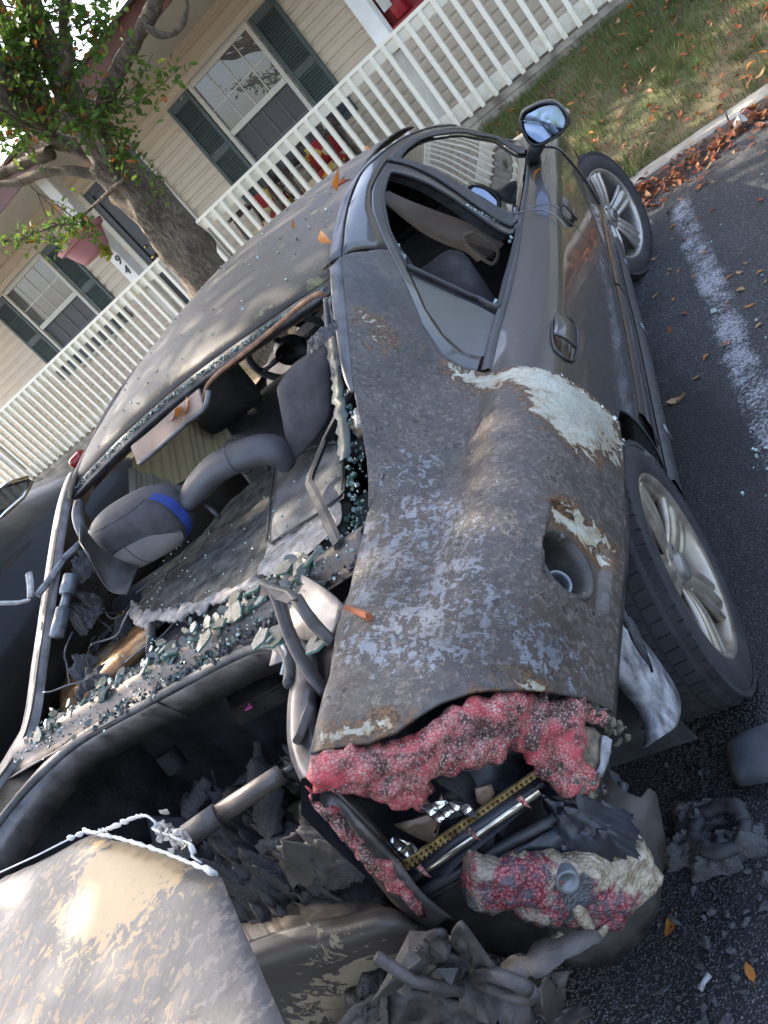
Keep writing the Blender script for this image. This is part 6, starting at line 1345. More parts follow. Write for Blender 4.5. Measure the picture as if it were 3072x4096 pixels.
# sheet metal of the corner under the lamp
CP = [(0.853,-0.708,0.673),(0.852,-0.714,0.651),(0.844,-0.738,0.635),(0.835,-0.756,0.618),(0.836,-0.759,0.585),(0.844,-0.747,0.548),(0.853,-0.723,0.535),(0.854,-0.722,0.519),(0.847,-0.743,0.499),(0.836,-0.769,0.475),(0.809,-0.813,0.445),(0.781,-0.846,0.415),(0.750,-0.874,0.406),(0.717,-0.898,0.405),(0.692,-0.914,0.404),(0.649,-0.930,0.450),(0.585,-0.945,0.534),(0.548,-0.948,0.597),(0.551,-0.942,0.658),(0.555,-0.936,0.698),(0.622,-0.915,0.700),(0.691,-0.885,0.690),(0.774,-0.828,0.654),(0.794,-0.810,0.649),(0.813,-0.789,0.642),(0.834,-0.754,0.663),(0.847,-0.727,0.677)]
V, Fc = lampfill(CP, .03, lambda u, v, d: tuple(lampS(u, v, -.022 + .006 * nz(u * 7, v * 7, 2)))); m = MB().add(V, Fc); m.build('rear_corner_panel', MAT['scorched_dark'], car, smooth=True, solid=.005)
OP = [(0.843,-0.698,0.651),(0.845,-0.697,0.632),(0.853,-0.677,0.592),(0.858,-0.666,0.551),(0.852,-0.687,0.520),(0.841,-0.715,0.516),(0.829,-0.735,0.533),(0.818,-0.751,0.569),(0.821,-0.743,0.606)]
V, Fc = lampfill(OP, .03, lambda u, v, d: tuple(lampS(u, v, -.07))); m = MB().add(V, Fc); m.build('corner_shade_sheet', MAT['soot'], car, smooth=True)  # near-black sheet behind the opening, standing in for the shade inside
m = MB(); m.tube([lampS(p[0], p[2], -.045) for p in [(0.848,-0.710,0.568),(0.841,-0.726,0.565),(0.834,-0.740,0.558)]], .009, 10); m.build('corner_bracket', MAT['dark_trim'], car, smooth=True)
m = MB(); m.grid([[(x, y, z) for x in np.linspace(.2, .66, 10)] for y, z in ((-.80, .60), (-.80, .45), (-.78, .3), (-.5, .22))]); m.build('rear_inner_panel', MAT['soot'], car, smooth=True)
# dark pleated cover between lamp and lower lens
lp([(0.627,-0.923,0.706),(0.681,-0.900,0.696),(0.742,-0.863,0.676),(0.784,-0.831,0.646),(0.791,-0.829,0.597),(0.787,-0.837,0.555),(0.751,-0.863,0.608),(0.710,-0.887,0.660),(0.665,-0.908,0.695)], 'charred_cover', MAT['housing'], -.008, .012, .010, None, .004, 2, car, .01)
crumple(tuple((0.777,-0.848,0.634)), (.11, .07, .08), 23, MAT['housing'], 'folded_cover', car, .3)
# lower lens remains
LOW = [(0.647,-0.952,0.738),(0.664,-0.943,0.747),(0.685,-0.935,0.729),(0.709,-0.923,0.702),(0.734,-0.910,0.662),(0.761,-0.893,0.624),(0.786,-0.874,0.592),(0.804,-0.857,0.570),(0.803,-0.856,0.585),(0.808,-0.851,0.584),(0.811,-0.848,0.569),(0.812,-0.850,0.542),(0.807,-0.858,0.519),(0.799,-0.869,0.505),(0.789,-0.880,0.507),(0.773,-0.895,0.500),(0.755,-0.909,0.515),(0.745,-0.918,0.505),(0.728,-0.930,0.502),(0.713,-0.940,0.512),(0.692,-0.949,0.548),(0.671,-0.954,0.601),(0.662,-0.956,0.631),(0.650,-0.960,0.652),(0.623,-0.969,0.662),(0.617,-0.969,0.678),(0.626,-0.963,0.707)]
lx0 = [(0.645,-0.955,0.715),(0.682,-0.941,0.683),(0.695,-0.939,0.637),(0.700,-0.941,0.588),(0.721,-0.929,0.562),(0.757,-0.907,0.523),(0.716,-0.937,0.520)]; lred = [Vector(p) for p in lx0]; lsoot = [Vector(p) for p in [(0.627,-0.963,0.700),(0.616,-0.969,0.679),(0.742,-0.908,0.621),(0.738,-0.913,0.601),(0.696,-0.942,0.604)]]
low = crust(LOW, 'melted_rear_lens', MAT['ambermelt'], .022, None, .0065, .040, .016, 15, 13, at={'red': lambda v: min(1, sum(math.exp(-((Vector(v) - p).length / .055) ** 2) for p in lred) * .95), 'sootm': lambda v: min(1, sum(math.exp(-((Vector(v) - p).length / .028) ** 2) for p in lsoot) * 1.2)})
own(low, (0.721,-0.923,0.620)); tag(low, 'melted lens lump, half red and half amber, stuck to the bottom of the rear corner', 'lens')
m = MB(); m.tube(spline([(0.741,-0.936,0.605),(0.738,-0.940,0.577),(0.735,-0.945,0.556),(0.722,-0.954,0.552),(0.708,-0.963,0.566),(0.701,-0.965,0.590)], 24), [.007 + .003 * math.sin(i * .35) for i in range(24)], 8); m.tube(spline([(0.756,-0.922,0.572),(0.754,-0.927,0.545),(0.741,-0.938,0.536),(0.726,-0.948,0.539)], 18), .006, 8); m.build('lens_loop', MAT['ambermelt'], low, smooth=True, attrs={'red': [.35] * len(m.v), 'sootm': [.1] * len(m.v)})
m = MB(); m.lathe([(0, -.004), (.010, -.003), (.015, .003), (.017, 0), (.017, -.02)], (0.758,-0.930,0.647), (.45, -.85, .3), 20); m.build('bulb_cup', MAT['steelcyl'], low, smooth=True)

# ---- lower rear: loading lip, peeling panel, slumped bumper
m = MB(); P1 = [(0.226,-0.955,0.739), (0.363,-0.965,0.759), (0.447,-0.965,0.747), (0.523,-0.965,0.738), (0.537,-0.970,0.689)]; P2 = [(0.253,-0.990,0.735), (0.357,-0.995,0.742), (0.461,-1.000,0.752), (0.537,-0.995,0.747), (0.549,-0.985,0.707)]; P3 = [(0.209,-0.985,0.663), (0.279,-0.985,0.654), (0.361,-0.985,0.646), (0.455,-0.985,0.669), (0.526,-0.980,0.688)]; P4 = [(0.117,-0.980,0.523), (0.175,-0.980,0.513), (0.249,-0.980,0.523), (0.361,-0.980,0.582), (0.484,-0.980,0.654)]
G = [spline(p, 50) for p in (P1, P2, P3, P4)]; G = np.array([spline([g[i] for g in G], 36) for i in range(50)]).transpose(1, 0, 2); m = MB(); m.grid(G); pe = [min(1, max(0, (.12 + .50 * (i / 35 - .25) + .38 * (1 - abs(j / 49 - .55) * 2) - .25 * (abs(i - 13) < 2)))) for i in range(36) for j in range(50)]
own(m.build('rear_cross_panel', MAT['peelcream'], car, smooth=True, solid=.006, attrs={'peel': pe}), (0, 0, 0))
m = MB(); m.grid([[(x, -.945 + .015 * nz(x * 6, z * 6), z) for x in np.linspace(-.62, .52, 30)] for z in np.linspace(.38, .60, 10)]); m.build('boot_rear_wall', MAT['scorched_dark'], car, smooth=True)
m = MB(); m.grid([spline([(0.148,-0.860,0.761), (0.228,-0.860,0.748), (0.319,-0.860,0.752), (0.386,-0.860,0.735), (0.442,-0.880,0.704)], 30), spline([(0.159,-0.900,0.732), (0.255,-0.900,0.737), (0.340,-0.900,0.737), (0.401,-0.900,0.717), (0.454,-0.910,0.692)], 30) + .008 * np.array([[0, nz(i * .4), nz(i * .5, 3)] for i in range(30)]), spline([(0.226,-0.955,0.739), (0.363,-0.965,0.759), (0.447,-0.965,0.747), (0.495,-0.965,0.741), (0.523,-0.965,0.738)], 30)]); m.build('lip_inner', MAT['scorched'], car, smooth=True)
bp = thing('slumped_bumper', 'grey melted bumper cover slumped in folds below the rear corner', 'bumper', (.35, -1.05, .2))
def fold(L1, L2, nm, k, n=30, am=.022):
    a, b = spline(L1, n), spline(L2, n); m = MB(); m.grid([[a[i] * (1 - t) + b[i] * t + am * math.sin(math.pi * t) ** .5 * np.array([nz(i * .22, t * 2, k), -.5 - nz(i * .3, t * 3, k + 1), nz(i * .25, t * 2, k + 2)]) for i in range(n)] for t in np.linspace(0, 1, 14)]); return m.build(nm, MAT['plastic_melt'], bp, smooth=True, solid=.006)
fold([(0.565,-1.000,0.710),(0.583,-1.000,0.677),(0.600,-1.000,0.638),(0.625,-1.000,0.609),(0.666,-1.000,0.580),(0.710,-1.000,0.570)], [(0.384,-0.990,0.574),(0.425,-0.990,0.544),(0.481,-0.990,0.502),(0.557,-0.990,0.514),(0.598,-0.990,0.492),(0.610,-0.990,0.452)], 'bumper_skin', 1)
fold([(0.445,-1.030,0.665),(0.498,-1.030,0.667),(0.528,-1.030,0.643),(0.562,-1.030,0.604),(0.619,-1.030,0.597),(0.661,-1.030,0.583)], [(0.159,-1.010,0.531),(0.270,-1.010,0.514),(0.347,-1.010,0.491),(0.446,-1.010,0.500),(0.555,-1.010,0.532),(0.611,-1.010,0.534)], 'bumper_fold', 5)
fold([(0.609,-1.050,0.759),(0.661,-1.050,0.797),(0.681,-1.050,0.795),(0.675,-1.050,0.780)], [(0.520,-1.030,0.673),(0.572,-1.030,0.713),(0.601,-1.030,0.720),(0.599,-1.030,0.702)], 'torn_flap', 9, 16, .01)
fold([(0.673,-1.040,0.772),(0.694,-1.040,0.786),(0.699,-1.040,0.779),(0.678,-1.040,0.699),(0.672,-1.040,0.671)], [(0.619,-1.020,0.730),(0.632,-1.020,0.712),(0.623,-1.020,0.666),(0.616,-1.020,0.636),(0.624,-1.020,0.626)], 'drooping_strip', 13, 20, .008)
fold([(0.571,-0.980,0.558),(0.615,-0.980,0.563),(0.627,-0.980,0.524),(0.620,-0.980,0.454),(0.624,-0.980,0.363)], [(0.513,-0.960,0.491),(0.546,-0.960,0.479),(0.563,-0.960,0.443),(0.556,-0.960,0.383),(0.539,-0.960,0.291)], 'bumper_tongue', 17, 24, .012)
m = MB(); c = Vector((0.667,-1.050,0.654)); m.tube([c + Vector((math.cos(t) * .038, -.012 * math.cos(t), math.sin(t) * .030)) for t in np.linspace(0, 6.283, 26)], .010, 8); m.build('socket_ring', MAT['plastic_melt'], bp, smooth=True)
m = MB(); c = Vector((0.584,-1.060,0.754)); r = random.Random(3); m.rock(c, (.06, .04, .12), r); m.rock(c + Vector((.03, .0, -.05)), (.05, .04, .07), r); m.rock(c + Vector((-.03, .01, -.03)), (.05, .03, .05), r); m.build('bracket_lump', kind='stuff', mat=MAT['plastic_melt'], parent=bp); m = MB(); m.tube([c + Vector((.0, -.01, .05)), c + Vector((.02, -.02, .0)), c + Vector((.05, -.01, -.06))], .008, 7); m.build('bracket', MAT['plastic_melt'], bp, smooth=True)
m = MB(); m.grid([[(x, -.93 + .03 * nz(x * 5, z * 5), z) for x in np.linspace(-.7, .50, 30)] for z in np.linspace(.16, .42, 8)]); m.build('bumper_beam', MAT['soot'], car, smooth=True)

# ---- detached boot lid
lid = thing('boot_lid', 'detached boot lid with flaked tan and grey paint and a white ash edge', 'boot lid', (.2, -1.15, 1.0))
lidp = [(a, b) for a, b, c in [(0.068,-0.864,1.000),(0.165,-0.902,1.000),(0.262,-0.942,1.000),(0.349,-0.980,1.000),(0.428,-1.017,1.000),(0.479,-1.041,1.000),(0.546,-1.114,1.000),(0.608,-1.177,1.000),(0.670,-1.241,1.000)]] + [(.71, -1.50), (.45, -1.86), (.02, -1.66), (-.42, -1.43), (-.66, -1.22), (-.60, -.96)] + [(a, b) for a, b, c in [(-0.191,-0.873,1.000),(-0.071,-0.872,1.000),(0.021,-0.865,1.000)]]
def lidz(u, v, d):
    b = min(1, d / .05); return (u, v, 1.0 - .014 * (1 - b) ** 2 + .003 * math.exp(-((u * .55 + v + 1.02) / .05) ** 2) + .002 * nz(u * 3, v * 3, 5))
V, Fc = fill(ragged(lidp, .03, .001, 2), .022, lidz, 7); m = MB().add(V, Fc)
tip = Vector((0.267,-0.949,1.000)); e = [max(0, 1.05 - (Vector(v) - tip).length / .30) for v in V]
m.build('lid_skin', MAT['lid'], lid, smooth=True, solid=.006, attrs={'edge': e})
V, Fc = fill([(a * .93 + .01, b * .95 - .07) for a, b in lidp], .05, lambda u, v, d: (u, v, .968 - .02 * nz(u * 6, v * 6, 1)), 8); m = MB().add(V, Fc); m.build('lid_frame', MAT['scorched_dark'], lid, smooth=True, solid=.004)
ap = [Vector((a, b, 1.004)) for a, b, c in [(0.032,-0.872,1.004),(0.079,-0.871,1.004),(0.175,-0.908,1.004),(0.270,-0.947,1.004),(0.357,-0.985,1.004),(0.435,-1.022,1.004),(0.487,-1.046,1.004)]]
m = MB(); q = resample(ap, 60); m.tube([Vector(p) + Vector((0, 0, .003 * nz(i * .5, 1))) for i, p in enumerate(q)], [max(.0006, .0022 + .0034 * nz(i * .9, 4)) for i in range(60)], 7, flat=2.6); m.build('ash_edge', MAT['ashwhite'], lid, smooth=True)
m = MB(); q = spline([(0.173,-0.918,1.030),(0.235,-0.929,1.030),(0.293,-0.934,1.030),(0.331,-0.943,1.030),(0.369,-0.967,1.030),(0.365,-0.973,1.030),(0.407,-0.993,1.030),(0.442,-1.009,1.030),(0.464,-1.021,1.030),(0.471,-1.036,1.030),(0.489,-1.047,1.030)], 60); m.tube([Vector(p) + Vector((.003 * nz(i, 2), .003 * nz(i, 5), .012 * math.sin(i / 59 * 3.14))) for i, p in enumerate(q)], [max(.0005, .0014 + .002 * nz(i * 1.1, 7)) for i in range(60)], 6, flat=3); m.build('curled_ash_strip', MAT['ashwhite'], lid, smooth=True)
m = MB(); r = random.Random(15)
for q in [(0.384,-0.978,1.035),(0.396,-0.986,1.035),(0.410,-0.993,1.035),(0.427,-1.002,1.035),(0.397,-0.978,1.035),(0.436,-1.006,1.035),(0.378,-0.963,1.035)]:
    for j in range(6): m.rock(Vector(q) + Vector((r.gauss(0, .006), r.gauss(0, .006), r.gauss(0, .006))), [r.uniform(.003, .018) for _ in range(3)], r)
m.build('ash_cluster', plain('mixed_ash', (.42, .37, .32), .8, var=.4, scale=80, bump=.4), lid, kind='stuff')
le = [Vector((a, b, .996)) for a, b, c in [(-0.202,-0.868,0.996),(-0.081,-0.867,0.996),(0.013,-0.862,0.996)]]; m = MB(); m.tube(resample(le, 30), .0016, 6); m.build('lid_edge_glint', MAT['ashwhite'], lid)  # thin white rod drawn in as a glint along the lid edge

r = random.Random(66)
for k, q in enumerate([(0.515,-1.035,0.686),(0.582,-1.035,0.700),(0.595,-1.035,0.657),(0.632,-1.035,0.656),(0.638,-1.035,0.602),(0.673,-1.035,0.590),(0.538,-1.035,0.624),(0.470,-1.035,0.633),(0.410,-1.035,0.624),(0.675,-1.035,0.549),(0.565,-1.035,0.586)]):
    ribbon(Vector(q) + Vector((r.uniform(-.03, .03), 0, r.uniform(-.03, .03))), (r.uniform(-1, 1), r.uniform(-.3, .3), r.uniform(-1, .1)), r.uniform(.06, .14), r.uniform(.035, .08), 400 + k, MAT[('plastic_melt', 'char', 'scorched_dark')[k % 3]], 'torn_strip', bp, .35)
for k, q in enumerate([(0.307,-0.880,0.721),(0.372,-0.880,0.735),(0.404,-0.880,0.721),(0.270,-0.880,0.781),(0.269,-0.880,0.737),(0.197,-0.880,0.754),(0.453,-0.880,0.780),(0.421,-0.880,0.808)]):
    crumple(tuple(q), (r.uniform(.10, .18), r.uniform(.06, .12), r.uniform(.05, .10)), 500 + k * 3, MAT[('char', 'scorched_dark', 'soot')[k % 3]], 'burnt_debris', car, .5, 1.3)

# ---- inside the car
def rbox(c, d, rot, bev, name, mat, par, seg=4, pw=None):
    bm = bmesh.new(); bmesh.ops.create_cube(bm, size=1)
    for v in bm.verts: v.co = Vector((v.co.x * d[0], v.co.y * d[1], v.co.z * d[2]))
    bmesh.ops.bevel(bm, geom=bm.edges[:], offset=bev, segments=seg, affect='EDGES', profile=.5)
    R = rot_xyz(rot); bm.verts.index_update(); m = MB(); m.add([Vector(c) + R @ v.co for v in bm.verts], [[v.index for v in f.verts] for f in bm.faces]); bm.free()
    return m.build(name, mat, par, smooth=True)
hr = None
# left rear headrest: rounded, dark cloth with grey panel and blue band
def headL(c):
    c = Vector(c); R = rot_xyz((.15, .12, .12)); m = MB(); mb_, mg = MB(), MB(); rows = []
    nu, nv = 40, 28
    def P(u, v, k=1.0):
        a = 2 * math.pi * u; ca, sa = math.cos(a), math.sin(a); sq = lambda t, e: math.copysign(abs(t) ** e, t)
        b = math.pi * (v - .5); cb, sb = sq(math.cos(b), .75), sq(math.sin(b), .75)
        return c + R @ Vector((.150 * k * sq(ca, .7) * cb, .072 * k * sq(sa, .8) * cb, .088 * k * sb))
    m.grid([[P(i / nu, j / nv) for i in range(nu)] for j in range(nv + 1)], close=True); h = m.build('headrest', MAT['seat'], car, smooth=True)
    m = MB(); m.grid([[P(.60 + .28 * i / 24, .20 + .32 * j / 12 * (1 - .35 * abs(i / 12 - 1) ** 2), 1.012) for i in range(25)] for j in range(13)]); m.build('grey_insert', MAT['grey_cloth'], h, smooth=True)
    m = MB(); m.grid([[P(.895 + .055 * i / 6 + .03 * (j / 16), .22 + .55 * j / 16, 1.012) for i in range(7)] for j in range(17)]); m.build('blue_band', MAT['blue_cloth'], h, smooth=True)
    m = MB(); m.tube([P(.585 + .31 * i / 30, .53 - .17 * abs(i / 15 - 1) ** 2, 1.014) for i in range(31)], .0016, 5); m.tube([P(.74, .05 + .48 * i / 12, 1.012) for i in range(13)], .0012, 5); m.tube([P(.885 + .03 * i / 16, .22 + .55 * i / 16, 1.014) for i in range(17)], .0014, 5); m.tube([P(.5 + .42 * i / 24, .80, 1.006) for i in range(25)], .0014, 5); m.build('stitching', MAT['dark_trim'], h)
headL((-0.188,0.000,1.131))
# middle headrest: a long padded bar bending downwards at its outer end
m = MB(); P = spline([(-0.051,0.020,1.107), (0.003,0.050,1.118), (0.077,0.060,1.126), (0.145,0.070,1.113), (0.189,0.080,1.096), (0.217,0.090,1.065), (0.206,0.100,1.024)], 30); R_ = [.030 + .018 * min(1, i / 5) * min(1, (29 - i) / 6 + .35) for i in range(30)]
m.tube(P, R_, 16, flat=.75); h = m.build('headrest', MAT['leatherette'], car, smooth=True)
m = MB(); c0 = P[17]; m.tube([Vector(P[17]) + Vector((.0, math.cos(t) * .050, math.sin(t) * .046)) for t in np.linspace(0, 6.28, 24)], .0015, 5); m.build('seam', MAT['dark_trim'], h)
m = MB(); m.tube([(0.177,0.080,1.083), (0.181,0.060,1.043)], .006, 8); m.tube([(0.000,0.020,1.077), (0.017,0.000,1.035)], .006, 8); m.build('headrest_post', MAT['dark_trim'], h, smooth=True)
# right rear headrest: flat rounded cushion
def headR():
    q = [(0.297,0.160,1.174),(0.356,0.160,1.189),(0.445,0.160,1.177),(0.461,0.160,1.158),(0.404,0.160,1.080),(0.374,0.160,1.048),(0.304,0.160,1.026),(0.239,0.160,1.018),(0.226,0.160,1.030),(0.267,0.160,1.115)]; P2 = [Vector(p) + Vector((0, (p[2] - 1.1) * .35 + (p[0] - .4) * .15, 0)) for p in q]; cs_ = spline([tuple(p) for p in P2] + [tuple(P2[0])], 40)[:-1]; c = cs_.mean(0); m = MB()
    m.grid([[c + (p - c) * k + np.array((0, dy, 0)) for p in cs_] for k, dy in ((.02, -.030), (.5, -.030), (.85, -.027), (.96, -.018), (1, 0), (.96, .03), (.8, .05), (.02, .055))], close=True); return m.build('headrest', MAT['seat'], car, smooth=True)
headR()
m = MB(); m.grid([[(x, .14 + .05 * math.sin(t) + .02 * nz(x * 3, t), .90 + .06 * math.cos(t)) for x in np.linspace(-.62, .62, 30)] for t in np.linspace(-1.2, 2.0, 14)]); m.grid([[(x, .18 + .35 * t, .90 - .42 * t) for x in np.linspace(-.64, .64, 12)] for t in np.linspace(0, 1, 6)]); m.grid([[(x, .5 + .5 * t, .50) for x in np.linspace(-.64, .64, 6)] for t in (0, 1)]); m.build('rear_seat', MAT['seat_black'], car, smooth=True)
for x in (-.36, .36):
    rbox((x, 1.02, .70), (.48, .14, .62), (-.22, 0, 0), .06, 'front_seat_back', MAT['seat_black' if x < 0 else 'seat'], car); rbox((x, 1.32, .48), (.50, .52, .16), (.08, 0, 0), .06, 'front_seat', MAT['seat_black'], car)
    rbox((x, .93, 1.10), (.27, .10, .19), (-.15, 0, 0), .045, 'front_headrest', MAT['seat_black'], car)
m = MB(); c = Vector((-.36, 1.56, .97)); R = rot_xyz((rad(-62), 0, 0)); m.tube([c + R @ Vector((math.cos(t) * .185, math.sin(t) * .185, 0)) for t in np.linspace(0, 6.283, 50)], .0165, 10); sw = m.build('steering_wheel', MAT['grey_trim'], car, smooth=True)
m = MB(); m.lathe([(0, .03), (.06, .025), (.075, 0), (.07, -.03)], c, R @ Vector((0, 0, 1)), 20)
for t in (0, 3.14, 4.71): m.tube([c + R @ Vector((math.cos(t) * .05, math.sin(t) * .05, 0)), c + R @ Vector((math.cos(t) * .18, math.sin(t) * .18, 0))], .013, 8)
m.build('wheel_centre', MAT['dark_trim'], sw, smooth=True)
m = MB(); m.grid([[(x, 1.72 + .45 * t, .86 + .09 * math.sin(2.6 * t) - .02 * (x / .7) ** 2) for x in np.linspace(-.70, .70, 24)] for t in np.linspace(0, 1, 10)]); m.grid([[(x, 1.72 + .04 * t, .86 - .35 * t) for x in np.linspace(-.70, .70, 12)] for t in (0, 1)]); da = m.build('dashboard', MAT['seat_black'], car, smooth=True)
for x, w in ((-.62, .12), (-.08, .14), (.55, .14)):
    m = MB(); m.box((x, 1.715, .80), (w, .02, .09), None, .008); m.build('vent_frame', MAT['grey_trim'], da)
    m = MB()
    for i in range(5): m.box((x, 1.700, .768 + i * .016), (w - .02, .006, .004))
    m.build('vent_slats', MAT['dark_trim'], da)
# far (left) doors from inside, with taupe top trim and pull handle
m = MB(); m.grid([[(-.70 - .03 * math.sin(z * 3), y, z) for y in np.linspace(.1, 2.3, 30)] for z in np.linspace(.35, .86, 10)]); m.build('left_door_lining', MAT['seat_black'], car, smooth=True)
lr = spline([(-.56, .25, 1.20), (-.585, .7, 1.265), (-.59, 1.2, 1.275), (-.585, 1.7, 1.22), (-.60, 2.1, 1.08)], 40); m = MB(); m.grid([lr, lr + np.array((.02, 0, .055)), lr + np.array((.07, 0, .085))]); m.build('left_cant_trim', MAT['headliner'], car, smooth=True, solid=.01)
ct = spline([(-0.300,3.644,0.971), (-0.300,3.882,0.788), (-0.300,4.251,0.512), (-0.300,4.599,0.239), (-0.300,4.817,0.033), (-0.300,4.840,-0.087)], 40)
TR1 = spline([(0.404,1.400,1.223),(0.441,1.400,1.154),(0.496,1.400,1.065),(0.552,1.400,0.978),(0.593,1.400,0.895),(0.618,1.400,0.825)], 40); TR2 = spline([(0.400,1.380,1.208),(0.419,1.380,1.128),(0.445,1.380,1.037),(0.481,1.380,0.962),(0.523,1.380,0.895),(0.535,1.380,0.842)], 40); TR3 = spline([(0.527,1.400,0.834),(0.548,1.400,0.835),(0.566,1.400,0.831),(0.575,1.400,0.815),(0.580,1.400,0.780),(0.565,1.400,0.785)], 40)
m = MB(); mid = (TR1 + TR2) / 2 + np.array((.03, 0, 0)); m.grid([TR1 + np.array((.02, .03, .0)), TR1, mid - np.array((.03, .01, 0)), TR2, TR2 + np.array((-.01, .05, -.0))]); tp = m.build('pillar_cover', MAT['taupe'], car, smooth=True)
q = [(0.552,1.370,0.945),(0.587,1.370,0.938),(0.607,1.370,0.897),(0.622,1.370,0.844),(0.611,1.370,0.818),(0.578,1.370,0.805),(0.560,1.370,0.848),(0.547,1.370,0.907)]
m = MB(); qs = spline(q + [q[0]], 30); m.tube(qs, .007, 8); m.build('belt_slider_bezel', MAT['cream_plastic'], tp, smooth=True)
m = MB()
for t in (.3, .5, .7): 
    a = Vector(q[0]).lerp(Vector(q[7]), t); b = Vector(q[3]).lerp(Vector(q[5]), t); m.tube([a, b], .005, 8, flat=.6)
m.build('belt_slider_slats', MAT['headliner'], tp, smooth=True)
# folded sunshade standing in the left side of the cabin
ss = thing('sunshade', 'golden pleated windscreen sunshade folded in the left side of the cabin', 'sunshade', (-.5, .75, .9))
def pleat(L1, L2, L3, nm, mat, k, amp):
    a, b = spline(L1, 60), spline(L2, 60); m = MB(); m.grid([[a[i] * (1 - t) + b[i] * t + np.array((amp * (1 if (i * k // 60) % 2 else -1) * .6 + amp * math.sin(i / 60 * k * 3.1416), .3 * amp * math.sin(i / 60 * k * 3.14), 0)) for i in range(60)] for t in np.linspace(0, 1, 8)]); m.build(nm, mat, ss, smooth=True)
pleat([(-0.520,0.566,1.189),(-0.520,0.726,1.169),(-0.520,0.952,1.149),(-0.520,1.176,1.122),(-0.520,1.167,1.029)], [(-0.500,0.400,1.126),(-0.500,0.473,1.076),(-0.500,0.592,1.023),(-0.500,0.768,0.986),(-0.500,1.007,0.952)], None, 'gold_pleats', MAT['goldshade'], 9, .014)
pleat([(-0.470,0.454,1.189),(-0.470,0.482,1.145),(-0.470,0.519,1.095),(-0.470,0.549,1.038),(-0.470,0.605,0.980)], [(-0.460,0.339,1.130),(-0.460,0.361,1.070),(-0.460,0.380,1.021),(-0.460,0.438,0.981),(-0.460,0.509,0.964)], None, 'silver_pleats', MAT['greyshade'], 8, .010)
m = MB(); m.box((-.53, .62, .72), (.03, .7, .5)); 
# loose things on the car ------------------------------------------------------
r = random.Random(41)
def on_roof(u, v):
    return None
for i, (p, key, s, lab) in enumerate((
    ((0.580,0.628,1.400), 'fall_orange', .075, 'curled orange brown leaf at the far edge of the car roof beside the balusters'),
    ((0.546,0.745,1.380), 'fall_red', .05, 'small red leaf beside the large curled one on the roof edge'),
    ((0.463,0.979,1.370), 'fall_tan', .05, 'pale tan leaf on the roof just above the moulding'),
    ((0.546,1.117,1.385), 'fall_orange', .035, 'little orange leaf at the front of the car roof'),
    ((0.520,0.459,1.331), 'fall_orange', .07, 'curled orange leaf caught against the roof moulding'),
    ((0.530,0.329,1.297), 'fall_orange', .035, 'tiny orange leaf by the joint of the roof moulding'),
    ((0.439,0.549,1.400), 'fall_orange', .045, 'small orange leaf in the middle of the scorched roof'),
    ((-0.695,1.938,1.330), 'fall_orange', .06, 'orange leaf on the left rear edge of the roof below the tree'),
    ((-0.427,1.454,1.335), 'fall_orange', .04, 'small orange leaf lying on the roof near its left edge'),
    ((0.856,1.475,0.935), 'fall_orange', .06, 'dry orange leaf on the shoulder of the front door behind the mirror'),
    ((0.519,-0.030,1.050), 'fall_orange', .03, 'small orange leaf beside the white scrap on the quarter panel'),
    ((0.086,0.130,1.270), 'fall_orange', .06, 'orange leaf on the sagging headliner, upper one'),
    ((0.041,0.130,1.269), 'fall_red', .055, 'rust coloured leaf on the sagging headliner, lower one'),
    ((0.066,0.130,1.273), 'fall_orange', .05, 'orange leaf in the middle of the sagging headliner'),
    ((0.700,1.306,0.911), 'fall_orange', .035, 'orange leaf fragment in the front corner of the broken door window'),
    ((-0.259,0.129,1.000), 'fall_orange', .03, 'bright orange leaf tip sticking up beside the blue banded headrest'))):
    leaf(p, s, key, lab, 'leaves on the car', r, tilt=.6)
# green-edged plates of the shattered rear window lying along the deck
def plate(p, size, seed, up, th=.0045):
    rr = random.Random(seed); k = rr.randint(5, 8); asp = rr.uniform(.45, .9); P = []
    for i in range(k):
        t = 6.283 * i / k + rr.uniform(-.3, .3); q = rr.uniform(.7, 1.1); P.append((math.cos(t) * q * size, math.sin(t) * q * size * asp))
    mb = MB(); mb.prism(P, th); me = bpy.data.meshes.new('glass_shard'); me.from_pydata(mb.v, [], mb.f); me.materials.append(MAT['shard'])
    o = bpy.data.objects.new('glass_shard', me); COL.objects.link(o); R = Vector(up).normalized().to_track_quat('Z', 'Y').to_matrix() @ Matrix.Rotation(rr.uniform(0, 6.28), 3, 'Z')
    o.matrix_world = Matrix.Translation(p) @ R.to_4x4(); return o
big = [(0.390,-0.383,1.000),(0.420,-0.417,1.000),(0.443,-0.422,1.000),(0.370,-0.398,1.000),(0.303,-0.424,1.000),(0.292,-0.444,1.000),(0.273,-0.446,1.000),(0.252,-0.454,1.000),(0.339,-0.465,1.000),(0.243,-0.409,1.000),(0.221,-0.437,1.000),(0.182,-0.429,1.000),(0.162,-0.431,1.000),(0.224,-0.471,1.000),(0.127,-0.432,1.000),(0.106,-0.434,1.000),(0.175,-0.483,1.000),(0.426,-0.611,1.000),(0.418,-0.617,1.000),(0.398,-0.610,1.000),(0.443,-0.619,1.000),(0.535,-0.678,1.000),(0.552,-0.699,1.000)]
for i, p in enumerate(big):
    tag(plate((p[0], p[1], 1.0 + .004 * i % .02), r.uniform(.014, .034), i, (r.uniform(-.2, .2), r.uniform(-.5, .05), 1)), 'large sooted piece of the shattered rear window lying on the rear deck', 'glass shard', 'large pieces of the rear window')
